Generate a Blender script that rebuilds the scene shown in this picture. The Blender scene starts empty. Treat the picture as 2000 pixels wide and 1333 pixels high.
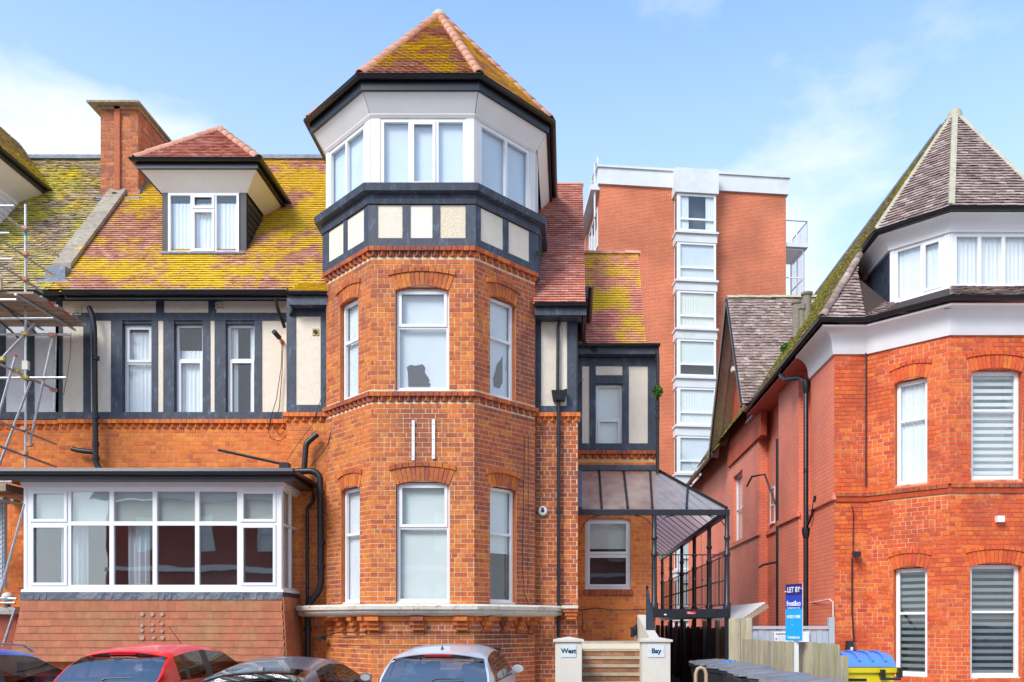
import bpy, math, random
from mathutils import Vector, Matrix
R = math.radians
rnd = random.Random(7)
scn = bpy.context.scene
COL = scn.collection

# ------------------------------------------------------------ camera, sky, sun
CX, CY, FPX, EYE = 1110.0, 1220.0, 1650.0, 1.8
cam = bpy.data.objects.new('camera', bpy.data.cameras.new('camera'))
COL.objects.link(cam)
cam.location = (0, 0, EYE)
cam.rotation_euler = (R(90), 0, 0)
cam.data.sensor_width = 36
cam.data.lens = 36 * FPX / 2000
cam.data.shift_x = (1000 - CX) / 2000
cam.data.shift_y = (CY - 666.5) / 2000
cam.data.clip_start = 0.1
cam.data.clip_end = 2000
scn.camera = cam

SUN_EL, SUN_AZ = 42, 216      # azimuth clockwise from +Y: behind the camera, a little to the left
world = bpy.data.worlds.new('World'); scn.world = world
world.use_nodes = True
nt = world.node_tree; nt.nodes.clear()
def wn(t, **k):
    n = nt.nodes.new(t)
    for a, b in k.items(): setattr(n, a, b)
    return n
sky = wn('ShaderNodeTexSky', sky_type='NISHITA', sun_disc=False)
sky.sun_elevation = R(SUN_EL); sky.sun_rotation = R(SUN_AZ)
sky.air_density = 1.0; sky.dust_density = 0.6; sky.ozone_density = 2.0
tc = wn('ShaderNodeTexCoord'); mp = wn('ShaderNodeMapping')
mp.inputs['Scale'].default_value = (1.0, 1.0, 2.2)
mp.inputs['Location'].default_value = (2.93, 0.4, 1.3)
nz = wn('ShaderNodeTexNoise'); nz.inputs['Scale'].default_value = 2.0
nz.inputs['Detail'].default_value = 9; nz.inputs['Roughness'].default_value = 0.55
sep = wn('ShaderNodeSeparateXYZ')
hz = wn('ShaderNodeMapRange'); hz.inputs['From Min'].default_value = 0.28; hz.inputs['From Max'].default_value = 0.50
hz.inputs['To Min'].default_value = 0.36; hz.inputs['To Max'].default_value = -0.065
ad = wn('ShaderNodeMath', operation='ADD')
ad2 = wn('ShaderNodeMath', operation='MULTIPLY_ADD'); ad2.inputs[1].default_value = 0.05
ms = wn('ShaderNodeMapRange', interpolation_type='SMOOTHSTEP')
ms.inputs['From Min'].default_value = 0.45; ms.inputs['From Max'].default_value = 0.70
ms.inputs['To Max'].default_value = 0.93; ms.inputs['To Min'].default_value = 0.04
tint = wn('ShaderNodeMix', data_type='RGBA', blend_type='MULTIPLY'); tint.inputs[0].default_value = 1
tint.inputs[7].default_value = (0.82, 1.03, 1.17, 1)
mx = wn('ShaderNodeMix', data_type='RGBA')
mx.inputs[7].default_value = (3.2, 3.35, 3.6, 1)
bg = wn('ShaderNodeBackground'); bg.inputs['Strength'].default_value = 0.15
out = wn('ShaderNodeOutputWorld')
L = nt.links.new
L(tc.outputs['Generated'], mp.inputs['Vector']); L(mp.outputs[0], nz.inputs['Vector'])
L(tc.outputs['Generated'], sep.inputs[0]); L(sep.outputs['Z'], hz.inputs['Value'])
L(nz.outputs['Fac'], ad.inputs[0]); L(hz.outputs[0], ad.inputs[1])
L(sep.outputs['X'], ad2.inputs[0]); L(ad.outputs[0], ad2.inputs[2])
L(ad2.outputs[0], ms.inputs['Value'])
L(sky.outputs[0], tint.inputs[6]); L(tint.outputs[2], mx.inputs[6]); L(ms.outputs[0], mx.inputs[0])
hz2 = wn('ShaderNodeMapRange'); hz2.inputs['From Min'].default_value = 0.20; hz2.inputs['From Max'].default_value = 0.66
hz2.inputs['To Min'].default_value = 0.62; hz2.inputs['To Max'].default_value = 0.02
L(sep.outputs['Z'], hz2.inputs['Value'])
mxc = wn('ShaderNodeMath', operation='MAXIMUM'); L(ms.outputs[0], mxc.inputs[0]); L(hz2.outputs[0], mxc.inputs[1]); L(mxc.outputs[0], mx.inputs[0])
L(mx.outputs[2], bg.inputs['Color']); L(bg.outputs[0], out.inputs['Surface'])

sd = bpy.data.lights.new('sun', 'SUN'); sd.energy = 1.5; sd.angle = R(24); sd.color = (1.0, 0.95, 0.88)
so = bpy.data.objects.new('sun', sd); COL.objects.link(so)
az, el = R(SUN_AZ), R(SUN_EL)
sdir = Vector((math.sin(az) * math.cos(el), math.cos(az) * math.cos(el), math.sin(el)))
so.rotation_euler = sdir.to_track_quat('Z', 'Y').to_euler()
so.location = (0, 0, 40)
vs = scn.view_settings
vs.view_transform = 'Standard'; vs.look = 'None'; vs.gamma = 1; vs.exposure = 1.2; vs.use_curve_mapping = False

# ------------------------------------------------------------ materials
def mat(name, col, rough=0.7, metal=0.0, spec=0.5, cols=None, island=0.0, noise=0.0, nscale=4.0, detail=6,
        bump=0.0, bscale=40.0, patch=None, stretch=(1, 1, 1), coat=0.0, patch2=None):
    """cols: colours picked per piece; noise: brightness noise amount; patch: (colour, scale, lo, hi, amount)"""
    m = bpy.data.materials.new(name); m.use_nodes = True
    t = m.node_tree; n = t.nodes; b = n['Principled BSDF']
    l = t.links.new
    geo = n.new('ShaderNodeNewGeometry')
    mpg = n.new('ShaderNodeMapping'); mpg.inputs['Scale'].default_value = stretch
    l(geo.outputs['Position'], mpg.inputs['Vector'])
    if cols:
        oi = n.new('ShaderNodeObjectInfo')
        a = n.new('ShaderNodeMath'); a.operation = 'ADD'
        l(geo.outputs['Random Per Island'], a.inputs[0]); l(oi.outputs['Random'], a.inputs[1])
        f = n.new('ShaderNodeMath'); f.operation = 'FRACT'; l(a.outputs[0], f.inputs[0])
        rp = n.new('ShaderNodeValToRGB')
        els = rp.color_ramp.elements
        for i, c in enumerate(cols):
            p = i / (len(cols) - 1)
            e = els[0] if i == 0 else (els[len(els) - 1] if i == len(cols) - 1 else els.new(p))
            e.color = (*c, 1)
        l(f.outputs[0], rp.inputs[0]); cur = rp.outputs[0]
    else:
        rgb = n.new('ShaderNodeRGB'); rgb.outputs[0].default_value = (*col, 1); cur = rgb.outputs[0]
    for pt in (patch, patch2):
        if pt:
            c, sc, lo, hi, am = pt
            nz = n.new('ShaderNodeTexNoise'); nz.inputs['Scale'].default_value = sc; nz.inputs['Detail'].default_value = 10
            nz.inputs['Roughness'].default_value = 0.72
            l(mpg.outputs[0], nz.inputs['Vector'])
            mr = n.new('ShaderNodeMapRange'); mr.inputs['From Min'].default_value = lo; mr.inputs['From Max'].default_value = hi
            mr.inputs['To Max'].default_value = am
            l(nz.outputs['Fac'], mr.inputs['Value'])
            mi = n.new('ShaderNodeMix'); mi.data_type = 'RGBA'; mi.inputs[7].default_value = (*c, 1)
            l(mr.outputs[0], mi.inputs[0]); l(cur, mi.inputs[6]); cur = mi.outputs[2]
    if noise:
        nz = n.new('ShaderNodeTexNoise'); nz.inputs['Scale'].default_value = nscale; nz.inputs['Detail'].default_value = detail
        nz.inputs['Roughness'].default_value = 0.65
        l(mpg.outputs[0], nz.inputs['Vector'])
        mr = n.new('ShaderNodeMapRange'); mr.inputs['From Min'].default_value = 0.25; mr.inputs['From Max'].default_value = 0.75
        mr.inputs['To Min'].default_value = 1 - noise; mr.inputs['To Max'].default_value = 1 + noise
        l(nz.outputs['Fac'], mr.inputs['Value'])
        mm = n.new('ShaderNodeVectorMath'); mm.operation = 'SCALE'
        l(cur, mm.inputs[0]); l(mr.outputs[0], mm.inputs['Scale']); cur = mm.outputs[0]
    l(cur, b.inputs['Base Color'])
    b.inputs['Roughness'].default_value = rough; b.inputs['Metallic'].default_value = metal
    b.inputs['Specular IOR Level'].default_value = spec
    b.inputs['Coat Weight'].default_value = coat; b.inputs['Coat Roughness'].default_value = 0.04
    if bump:
        nz = n.new('ShaderNodeTexNoise'); nz.inputs['Scale'].default_value = bscale; nz.inputs['Detail'].default_value = 5
        l(mpg.outputs[0], nz.inputs['Vector'])
        bp = n.new('ShaderNodeBump'); bp.inputs['Strength'].default_value = bump; bp.inputs['Distance'].default_value = 0.02
        l(nz.outputs['Fac'], bp.inputs['Height']); l(bp.outputs[0], b.inputs['Normal'])
    return m

def glass(name, tint=(0.9, 0.95, 0.95), refl=0.10, ior=1.45, trans=1.0, veil=0.0, veil_col=(0.6, 0.62, 0.62)):
    m = bpy.data.materials.new(name); m.use_nodes = True
    t = m.node_tree; n = t.nodes; n.clear(); l = t.links.new
    o = n.new('ShaderNodeOutputMaterial')
    tr = n.new('ShaderNodeBsdfTransparent'); tr.inputs[0].default_value = (*tint, 1)
    gl = n.new('ShaderNodeBsdfGlossy'); gl.inputs['Roughness'].default_value = 0.015; gl.inputs[0].default_value = (1, 1, 1, 1)
    g = n.new('ShaderNodeNewGeometry')
    dt = n.new('ShaderNodeVectorMath'); dt.operation = 'DOT_PRODUCT'; l(g.outputs['Incoming'], dt.inputs[0]); l(g.outputs['Normal'], dt.inputs[1])
    ab = n.new('ShaderNodeMath'); ab.operation = 'ABSOLUTE'; l(dt.outputs['Value'], ab.inputs[0])
    iv = n.new('ShaderNodeMath'); iv.operation = 'SUBTRACT'; iv.inputs[0].default_value = 1; l(ab.outputs[0], iv.inputs[1])
    pw = n.new('ShaderNodeMath'); pw.operation = 'POWER'; pw.inputs[1].default_value = 5; l(iv.outputs[0], pw.inputs[0])
    f0 = ((ior - 1) / (ior + 1)) ** 2 + refl
    ad = n.new('ShaderNodeMath'); ad.operation = 'MULTIPLY_ADD'; ad.inputs[1].default_value = 1 - f0; ad.inputs[2].default_value = f0; ad.use_clamp = True
    l(pw.outputs[0], ad.inputs[0])
    nz = n.new('ShaderNodeTexNoise'); nz.inputs['Scale'].default_value = 1.3; nz.inputs['Detail'].default_value = 1
    bp = n.new('ShaderNodeBump'); bp.inputs['Strength'].default_value = 0.05; bp.inputs['Distance'].default_value = 0.05
    l(g.outputs['Position'], nz.inputs['Vector']); l(nz.outputs[0], bp.inputs['Height']); l(bp.outputs[0], gl.inputs['Normal'])
    mx = n.new('ShaderNodeMixShader'); l(ad.outputs[0], mx.inputs[0]); l(tr.outputs[0], mx.inputs[1]); l(gl.outputs[0], mx.inputs[2])
    cur = mx.outputs[0]
    if veil:  # pale translucent veil mixed in to lighten the glass
        df = n.new('ShaderNodeBsdfDiffuse'); df.inputs[0].default_value = (*veil_col, 1)
        n2 = n.new('ShaderNodeTexNoise'); n2.inputs['Scale'].default_value = 3; n2.inputs['Detail'].default_value = 6
        l(g.outputs['Position'], n2.inputs['Vector'])
        mr = n.new('ShaderNodeMapRange'); mr.inputs['From Min'].default_value = .35; mr.inputs['From Max'].default_value = .75
        mr.inputs['To Min'].default_value = veil * .6; mr.inputs['To Max'].default_value = veil * 1.4
        l(n2.outputs[0], mr.inputs['Value'])
        tl = n.new('ShaderNodeBsdfTranslucent'); tl.inputs[0].default_value = (*veil_col, 1); m3 = n.new('ShaderNodeMixShader'); m3.inputs[0].default_value = .85; l(df.outputs[0], m3.inputs[1]); l(tl.outputs[0], m3.inputs[2])
        m2 = n.new('ShaderNodeMixShader'); l(mr.outputs[0], m2.inputs[0]); l(cur, m2.inputs[1]); l(m3.outputs[0], m2.inputs[2]); cur = m2.outputs[0]
    l(cur, o.inputs[0])
    return m

def brick_tex(name, c1, c2, mortar, bw=0.225, bh=0.075, ms=0.010, rough=0.8, noise=0.2, patch=None, bump=0.4):
    """brickwork too far off (or painted over) to build brick by brick: one material on x+y / z"""
    m = bpy.data.materials.new(name); m.use_nodes = True
    t = m.node_tree; n = t.nodes; l = t.links.new; b = n['Principled BSDF']
    g = n.new('ShaderNodeNewGeometry'); s = n.new('ShaderNodeSeparateXYZ'); l(g.outputs['Position'], s.inputs[0])
    a = n.new('ShaderNodeMath'); a.operation = 'ADD'; l(s.outputs[0], a.inputs[0]); l(s.outputs[1], a.inputs[1])
    c = n.new('ShaderNodeCombineXYZ'); l(a.outputs[0], c.inputs[0]); l(s.outputs[2], c.inputs[1])
    bt = n.new('ShaderNodeTexBrick'); bt.inputs['Scale'].default_value = 1
    bt.inputs['Brick Width'].default_value = bw; bt.inputs['Row Height'].default_value = bh
    bt.inputs['Mortar Size'].default_value = ms; bt.inputs['Mortar Smooth'].default_value = 0.2
    bt.inputs['Color1'].default_value = (*c1, 1); bt.inputs['Color2'].default_value = (*c2, 1); bt.inputs['Mortar'].default_value = (*mortar, 1)
    l(c.outputs[0], bt.inputs['Vector'])
    nz = n.new('ShaderNodeTexNoise'); nz.inputs['Scale'].default_value = 0.5; nz.inputs['Detail'].default_value = 8
    l(g.outputs['Position'], nz.inputs['Vector'])
    mr = n.new('ShaderNodeMapRange'); mr.inputs['From Min'].default_value = .3; mr.inputs['From Max'].default_value = .7
    mr.inputs['To Min'].default_value = 1 - noise; mr.inputs['To Max'].default_value = 1 + noise
    l(nz.outputs[0], mr.inputs['Value'])
    sc = n.new('ShaderNodeVectorMath'); sc.operation = 'SCALE'; l(bt.outputs['Color'], sc.inputs[0]); l(mr.outputs[0], sc.inputs['Scale'])
    l(sc.outputs[0], b.inputs['Base Color']); b.inputs['Roughness'].default_value = rough
    bp = n.new('ShaderNodeBump'); bp.inputs['Strength'].default_value = bump; bp.inputs['Distance'].default_value = 0.02
    iv = n.new('ShaderNodeMath'); iv.operation = 'SUBTRACT'; iv.inputs[0].default_value = 1; l(bt.outputs['Fac'], iv.inputs[1])
    l(iv.outputs[0], bp.inputs['Height']); l(bp.outputs[0], b.inputs['Normal'])
    return m

M = {}
M['brick'] = mat('brick', None, 0.78, cols=[(.66, .18, .028), (.60, .145, .025), (.70, .22, .03), (.54, .12, .026), (.40, .088, .032), (.68, .19, .028)],
                 noise=.30, nscale=17, bump=.4, bscale=50, patch=((.26, .075, .04), .62, .47, .62, .8), patch2=((.10, .055, .035), 1.3, .60, .74, .45), stretch=(1, 1, .6))
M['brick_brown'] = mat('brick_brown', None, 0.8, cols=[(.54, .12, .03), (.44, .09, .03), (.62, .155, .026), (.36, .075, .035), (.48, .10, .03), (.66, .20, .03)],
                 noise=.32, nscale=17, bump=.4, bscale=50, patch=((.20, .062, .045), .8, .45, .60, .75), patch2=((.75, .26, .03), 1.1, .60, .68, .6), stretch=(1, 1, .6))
M['brick_warm'] = mat('brick_warm', None, 0.78, cols=[(.80, .20, .03), (.72, .16, .026), (.84, .25, .04), (.64, .13, .028), (.78, .21, .035), (.52, .11, .035)],
                 noise=.24, nscale=16, bump=.3, bscale=50, patch=((.42, .13, .06), .8, .5, .66, .6), patch2=((.12, .07, .04), 1.2, .62, .76, .4), stretch=(1, 1, .6))
M['brick_red'] = mat('brick_red', None, 0.75, cols=[(.74, .115, .022), (.62, .085, .02), (.80, .16, .022), (.52, .07, .022), (.68, .10, .02), (.76, .19, .024)],
                 noise=.28, nscale=16, bump=.35, bscale=50, patch=((.42, .065, .03), .7, .5, .64, .65), patch2=((.12, .04, .03), 1.1, .62, .78, .45), stretch=(1, 1, .6))
M['brick_stack'] = mat('brick_stack', None, 0.8, cols=[(.52, .16, .05), (.42, .12, .05), (.30, .09, .06), (.56, .2, .08)], noise=.25, nscale=18, bump=.4)
M['mortar'] = mat('mortar', (.74, .56, .36), .9, noise=.25, nscale=9)
M['mortar_warm'] = mat('mortar_warm', (.70, .38, .15), .9, noise=.25, nscale=9)
M['mortar_red'] = mat('mortar_red', (.70, .42, .25), .9, noise=.3, nscale=.8, patch=((.38, .075, .03), .7, .47, .54, .9))
M['painted_brick'] = brick_tex('painted_brick', (.90, .25, .14), (.84, .225, .125), (.62, .15, .085), .25, .094, .007, .6, .14, bump=.5)
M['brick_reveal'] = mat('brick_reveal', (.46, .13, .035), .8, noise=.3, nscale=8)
M['highrise_brick'] = brick_tex('highrise_brick', (.60, .115, .035), (.46, .08, .026), (.70, .32, .19), .225, .075, .012, .85, .2, bump=.2)
M['reflected_brick'] = brick_tex('reflected_brick', (.42, .075, .04), (.34, .065, .04), (.26, .09, .06), .25, .09, .012)
M['timber'] = mat('timber', (.042, .053, .075), .55, noise=.45, nscale=7, bump=.3, bscale=18, stretch=(1, 1, .5),
                  patch=((.14, .21, .28), 7, .55, .70, .6))
M['render'] = mat('render', (.84, .73, .58), .9, noise=.07, nscale=5, bump=.7, bscale=48)
M['render_smooth'] = mat('render_smooth', (.84, .76, .64), .8, noise=.03, nscale=3)
M['render_rough'] = mat('render_rough', (.78, .66, .48), .95, noise=.28, nscale=34, bump=1.0, bscale=40)
M['render_white'] = mat('render_white', (.72, .71, .70), .9, noise=.05, nscale=3, bump=.7, bscale=26)
M['soffit'] = mat('soffit', (.82, .79, .76), .55, noise=.05, nscale=1.6)
M['upvc'] = mat('upvc', (.80, .80, .79), .35, noise=.03, nscale=2)
M['upvc_dull'] = mat('upvc_dull', (.74, .70, .66), .45, noise=.06, nscale=3)
M['gutter'] = mat('gutter', (.012, .012, .014), .28, noise=.3, nscale=6)
M['castiron'] = mat('castiron', (.016, .018, .022), .38, noise=.4, nscale=9, bump=.2, bscale=30, patch=((.12, .12, .11), 9, .66, .8, .6))
M['darkboard'] = mat('darkboard', (.03, .032, .036), .5, noise=.3, nscale=5)
M['lead'] = mat('lead', (.16, .19, .25), .5, noise=.4, nscale=5, bump=.5, bscale=14, patch=((.42, .46, .52), 7, .55, .75, .7))
M['lead_dark'] = mat('lead_dark', (.05, .062, .085), .45, noise=.5, nscale=6, bump=.6, bscale=12, patch=((.35, .38, .42), 8, .64, .74, .8))
LICH = (.80, .52, .012)
M['tile'] = mat('tile', None, .6, cols=[(.54, .21, .12), (.64, .29, .19), (.44, .16, .09), (.72, .40, .29), (.50, .22, .13)],
                noise=.22, nscale=12, bump=.3, bscale=50, patch=(LICH, .62, .455, .535, .96), patch2=((.50, .55, .02), 1.7, .62, .70, .7))
M['tile_tower'] = mat('tile_tower', None, .65, cols=[(.58, .24, .14), (.68, .34, .23), (.48, .18, .11), (.76, .46, .34)],
                noise=.22, nscale=12, bump=.3, bscale=50, patch=(LICH, 1.1, .46, .54, .96))
M['tile_red'] = mat('tile_red', None, .72, cols=[(.62, .21, .14), (.70, .28, .20), (.52, .16, .10), (.78, .40, .31)], noise=.18, nscale=12, bump=.3, bscale=50)
M['tile_wing'] = mat('tile_wing', None, .72, cols=[(.68, .22, .155), (.78, .31, .24), (.58, .17, .12)], noise=.2, nscale=12, bump=.3,
                     patch=(LICH, .5, .46, .54, .95))
M['tile_mossy'] = mat('tile_mossy', None, .85, cols=[(.38, .28, .17), (.50, .37, .24), (.26, .18, .12), (.60, .46, .32)], noise=.35, nscale=9, bump=.6, bscale=30,
                      patch=((.60, .52, .03), .55, .47, .58, .75), patch2=((.80, .55, .01), 1.6, .56, .64, .9))
M['tile_brown'] = mat('tile_brown', None, .85, cols=[(.27, .19, .165), (.38, .27, .23), (.19, .13, .115), (.48, .37, .32), (.31, .21, .19)], noise=.35, nscale=11, bump=.5, bscale=30,
                      patch=((.42, .40, .33), 3.6, .62, .68, .7), patch2=((.22, .22, .04), 1.2, .62, .72, .7))
M['tile_moss2'] = mat('tile_moss2', None, .9, cols=[(.33, .27, .14), (.44, .38, .2), (.24, .18, .11), (.50, .45, .26)], noise=.4, nscale=9, bump=.7, bscale=30,
                      patch=((.48, .47, .03), .8, .46, .6, .8))
M['sub'] = mat('sub', (.05, .03, .025), .9)
M['hip'] = mat('hip', None, .7, cols=[(.56, .25, .15), (.62, .31, .20), (.50, .21, .13)], noise=.15, nscale=6, patch=(LICH, 2.2, .62, .72, .9))
M['hip_moss'] = mat('hip_moss', None, .8, cols=[(.42, .38, .26), (.48, .44, .32)], noise=.25, nscale=6, bump=.4)
M['coping'] = mat('coping', None, .9, cols=[(.36, .30, .22), (.42, .36, .27), (.32, .27, .2)], noise=.35, nscale=10, bump=.6, bscale=25, patch=(LICH, 2.0, .58, .68, .9))
M['apron'] = mat('apron', None, .75, cols=[(.39, .125, .055), (.44, .145, .062), (.36, .115, .052), (.41, .13, .058)], noise=.2, nscale=5,
                 patch=((.30, .20, .08), 1.1, .48, .66, .7))
M['stone'] = mat('stone', (.66, .62, .52), .8, noise=.14, nscale=5, bump=.4, bscale=20, patch=((.16, .13, .07), 6, .56, .66, .85), patch2=((.5, .46, .34), 2, .5, .65, .6))
M['cream'] = mat('cream', (.66, .60, .50), .7, noise=.05, nscale=4, bump=.2, bscale=20)
M['steptread'] = mat('steptread', (.44, .35, .22), .85, noise=.2, nscale=10, bump=.3)
M['curtain'] = mat('curtain', (.74, .78, .80), .9, noise=.06, nscale=2)
M['curtain_warm'] = mat('curtain_warm', (.74, .76, .70), .9, noise=.05, nscale=2)
M['blind'] = mat('blind', (.68, .74, .71), .9, noise=.05, nscale=1.5)
M['frost'] = mat('frost', (.64, .70, .74), .8, noise=.06, nscale=1.2)
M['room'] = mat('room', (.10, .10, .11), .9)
M['pale_room'] = mat('pale_room', (.66, .70, .72), .9)  # lining made pale so that dark windows read brighter
M['glass'] = glass('glass', tint=(.98, .99, .99), refl=.02)
M['glass_up'] = glass('glass_up', tint=(.98, .99, .99), refl=.03)
M['glass_dark'] = glass('glass_dark', tint=(.45, .47, .47), refl=.12)
M['glass_car'] = glass('glass_car', tint=(.62, .70, .70), refl=.22)
M['glass_roof'] = glass('glass_roof', tint=(.9, .94, .95), refl=.05, veil=.48, veil_col=(.93, .93, .91))  # veil lightens the front panes in place of sky reflection
M['glass_wired'] = glass('glass_wired', tint=(.9, .94, .95), refl=.0, veil=1.7, veil_col=(.97, .92, .80))  # near opaque veil, raised to brighten the veranda underside
M['glass_side'] = glass('glass_side', tint=(.25, .28, .28), refl=.02, ior=1.2)
M['steel'] = mat('steel', (.50, .52, .53), .38, metal=.75, noise=.25, nscale=9)
M['board_wood'] = mat('board_wood', None, .8, cols=[(.42, .31, .20), (.36, .26, .17), (.48, .36, .24)], noise=.25, nscale=8, stretch=(.25, 1, 1))
M['fence_wood'] = mat('fence_wood', None, .85, cols=[(.42, .35, .24), (.48, .40, .28), (.36, .31, .21), (.40, .36, .2), (.52, .44, .32)], noise=.3, nscale=9,
                      stretch=(1, 1, .18), bump=.4, bscale=30, patch=((.33, .33, .10), 1.5, .55, .7, .6))
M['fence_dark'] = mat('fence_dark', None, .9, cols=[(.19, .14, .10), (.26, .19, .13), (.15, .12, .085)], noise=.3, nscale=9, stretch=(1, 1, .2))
M['fence_grey'] = mat('fence_grey', (.42, .46, .50), .7, noise=.1, nscale=6, stretch=(1, 1, .3))
M['white'] = mat('white', (.78, .78, .77), .5)
M['paintwhite'] = mat('paintwhite', (.82, .80, .78), .6, noise=.05, nscale=2)
M['black_plastic'] = mat('black_plastic', (.028, .03, .034), .45, noise=.2, nscale=6)
M['bin_lid'] = mat('bin_lid', (.20, .21, .23), .35, noise=.2, nscale=6)  # grey holds the sky's reflection on lids of black bins
M['blue_plastic'] = mat('blue_plastic', (.10, .26, .62), .4)
M['yellow_plastic'] = mat('yellow_plastic', (.78, .62, .01), .4)
M['red_paint'] = mat('red_paint', (.85, .010, .008), .30, coat=.45)
M['blue_paint'] = mat('blue_paint', (.010, .07, .50), .30, coat=.5)
M['grey_paint'] = mat('grey_paint', (.13, .14, .165), .30, metal=.2, coat=.6)
M['silver_paint'] = mat('silver_paint', (.60, .63, .68), .30, metal=.2, coat=.6)
M['tyre'] = mat('tyre', (.02, .02, .02), .8)
M['lamp_red'] = mat('lamp_red', (.45, .01, .012), .2, coat=.6)
M['lamp_clear'] = mat('lamp_clear', (.6, .6, .6), .15, metal=.3)
M['seat'] = mat('seat', (.05, .052, .056), .9)
M['navy'] = mat('navy', (.022, .014, .14), .4)
M['royal'] = mat('royal', (.02, .05, .40), .4)
M['cyan'] = mat('cyan', (.01, .36, .72), .4)
M['ink'] = mat('ink', (.01, .01, .012), .6)
M['red_sign'] = mat('red_sign', (.62, .01, .015), .5)
M['plaque'] = mat('plaque', (.62, .68, .72), .4)
M['brass'] = mat('brass', (.5, .4, .12), .5)
M['moss'] = mat('moss', (.06, .16, .015), .95, noise=.5, nscale=20)
M['concrete_white'] = mat('concrete_white', (.68, .70, .70), .7, noise=.08, nscale=.6, patch=((.5, .51, .5), .8, .5, .7, .5))
M['asphalt'] = mat('asphalt', (.085, .085, .085), .9, noise=.3, nscale=12, bump=.3)
M['paving'] = mat('paving', (.38, .365, .34), .85, noise=.25, nscale=4)
M['kerb'] = mat('kerb', (.34, .33, .31), .85, noise=.2, nscale=4)
M['clay'] = mat('clay', (.24, .21, .17), .9, noise=.3, nscale=10)
M['blind_dim'] = mat('blind_dim', (.20, .25, .26), .9)  # dimmed copy of the blind: shade behind the lower glass in its colour
M['step_brick'] = mat('step_brick', None, .85, cols=[(.30, .13, .07), (.22, .10, .06), (.40, .16, .08), (.34, .2, .12)], noise=.35, nscale=14)
M['verge_wood'] = mat('verge_wood', (.40, .33, .28), .9, noise=.3, nscale=6)
M['paint_red'] = mat('paint_red', (.62, .16, .11), .6, noise=.08, nscale=2)
M['torn'] = mat('torn', (.05, .055, .06), .7)  # dark patch stands in for the unlit room behind torn film
M['glass_bay'] = glass('glass_bay', tint=(.9, .93, .93), refl=.13)
M['gable_brick'] = brick_tex('gable_brick', (.62, .11, .04), (.52, .09, .035), (.36, .07, .04), .25, .094, .010)
M['teal'] = mat('teal', (.02, .45, .42), .6)

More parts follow.
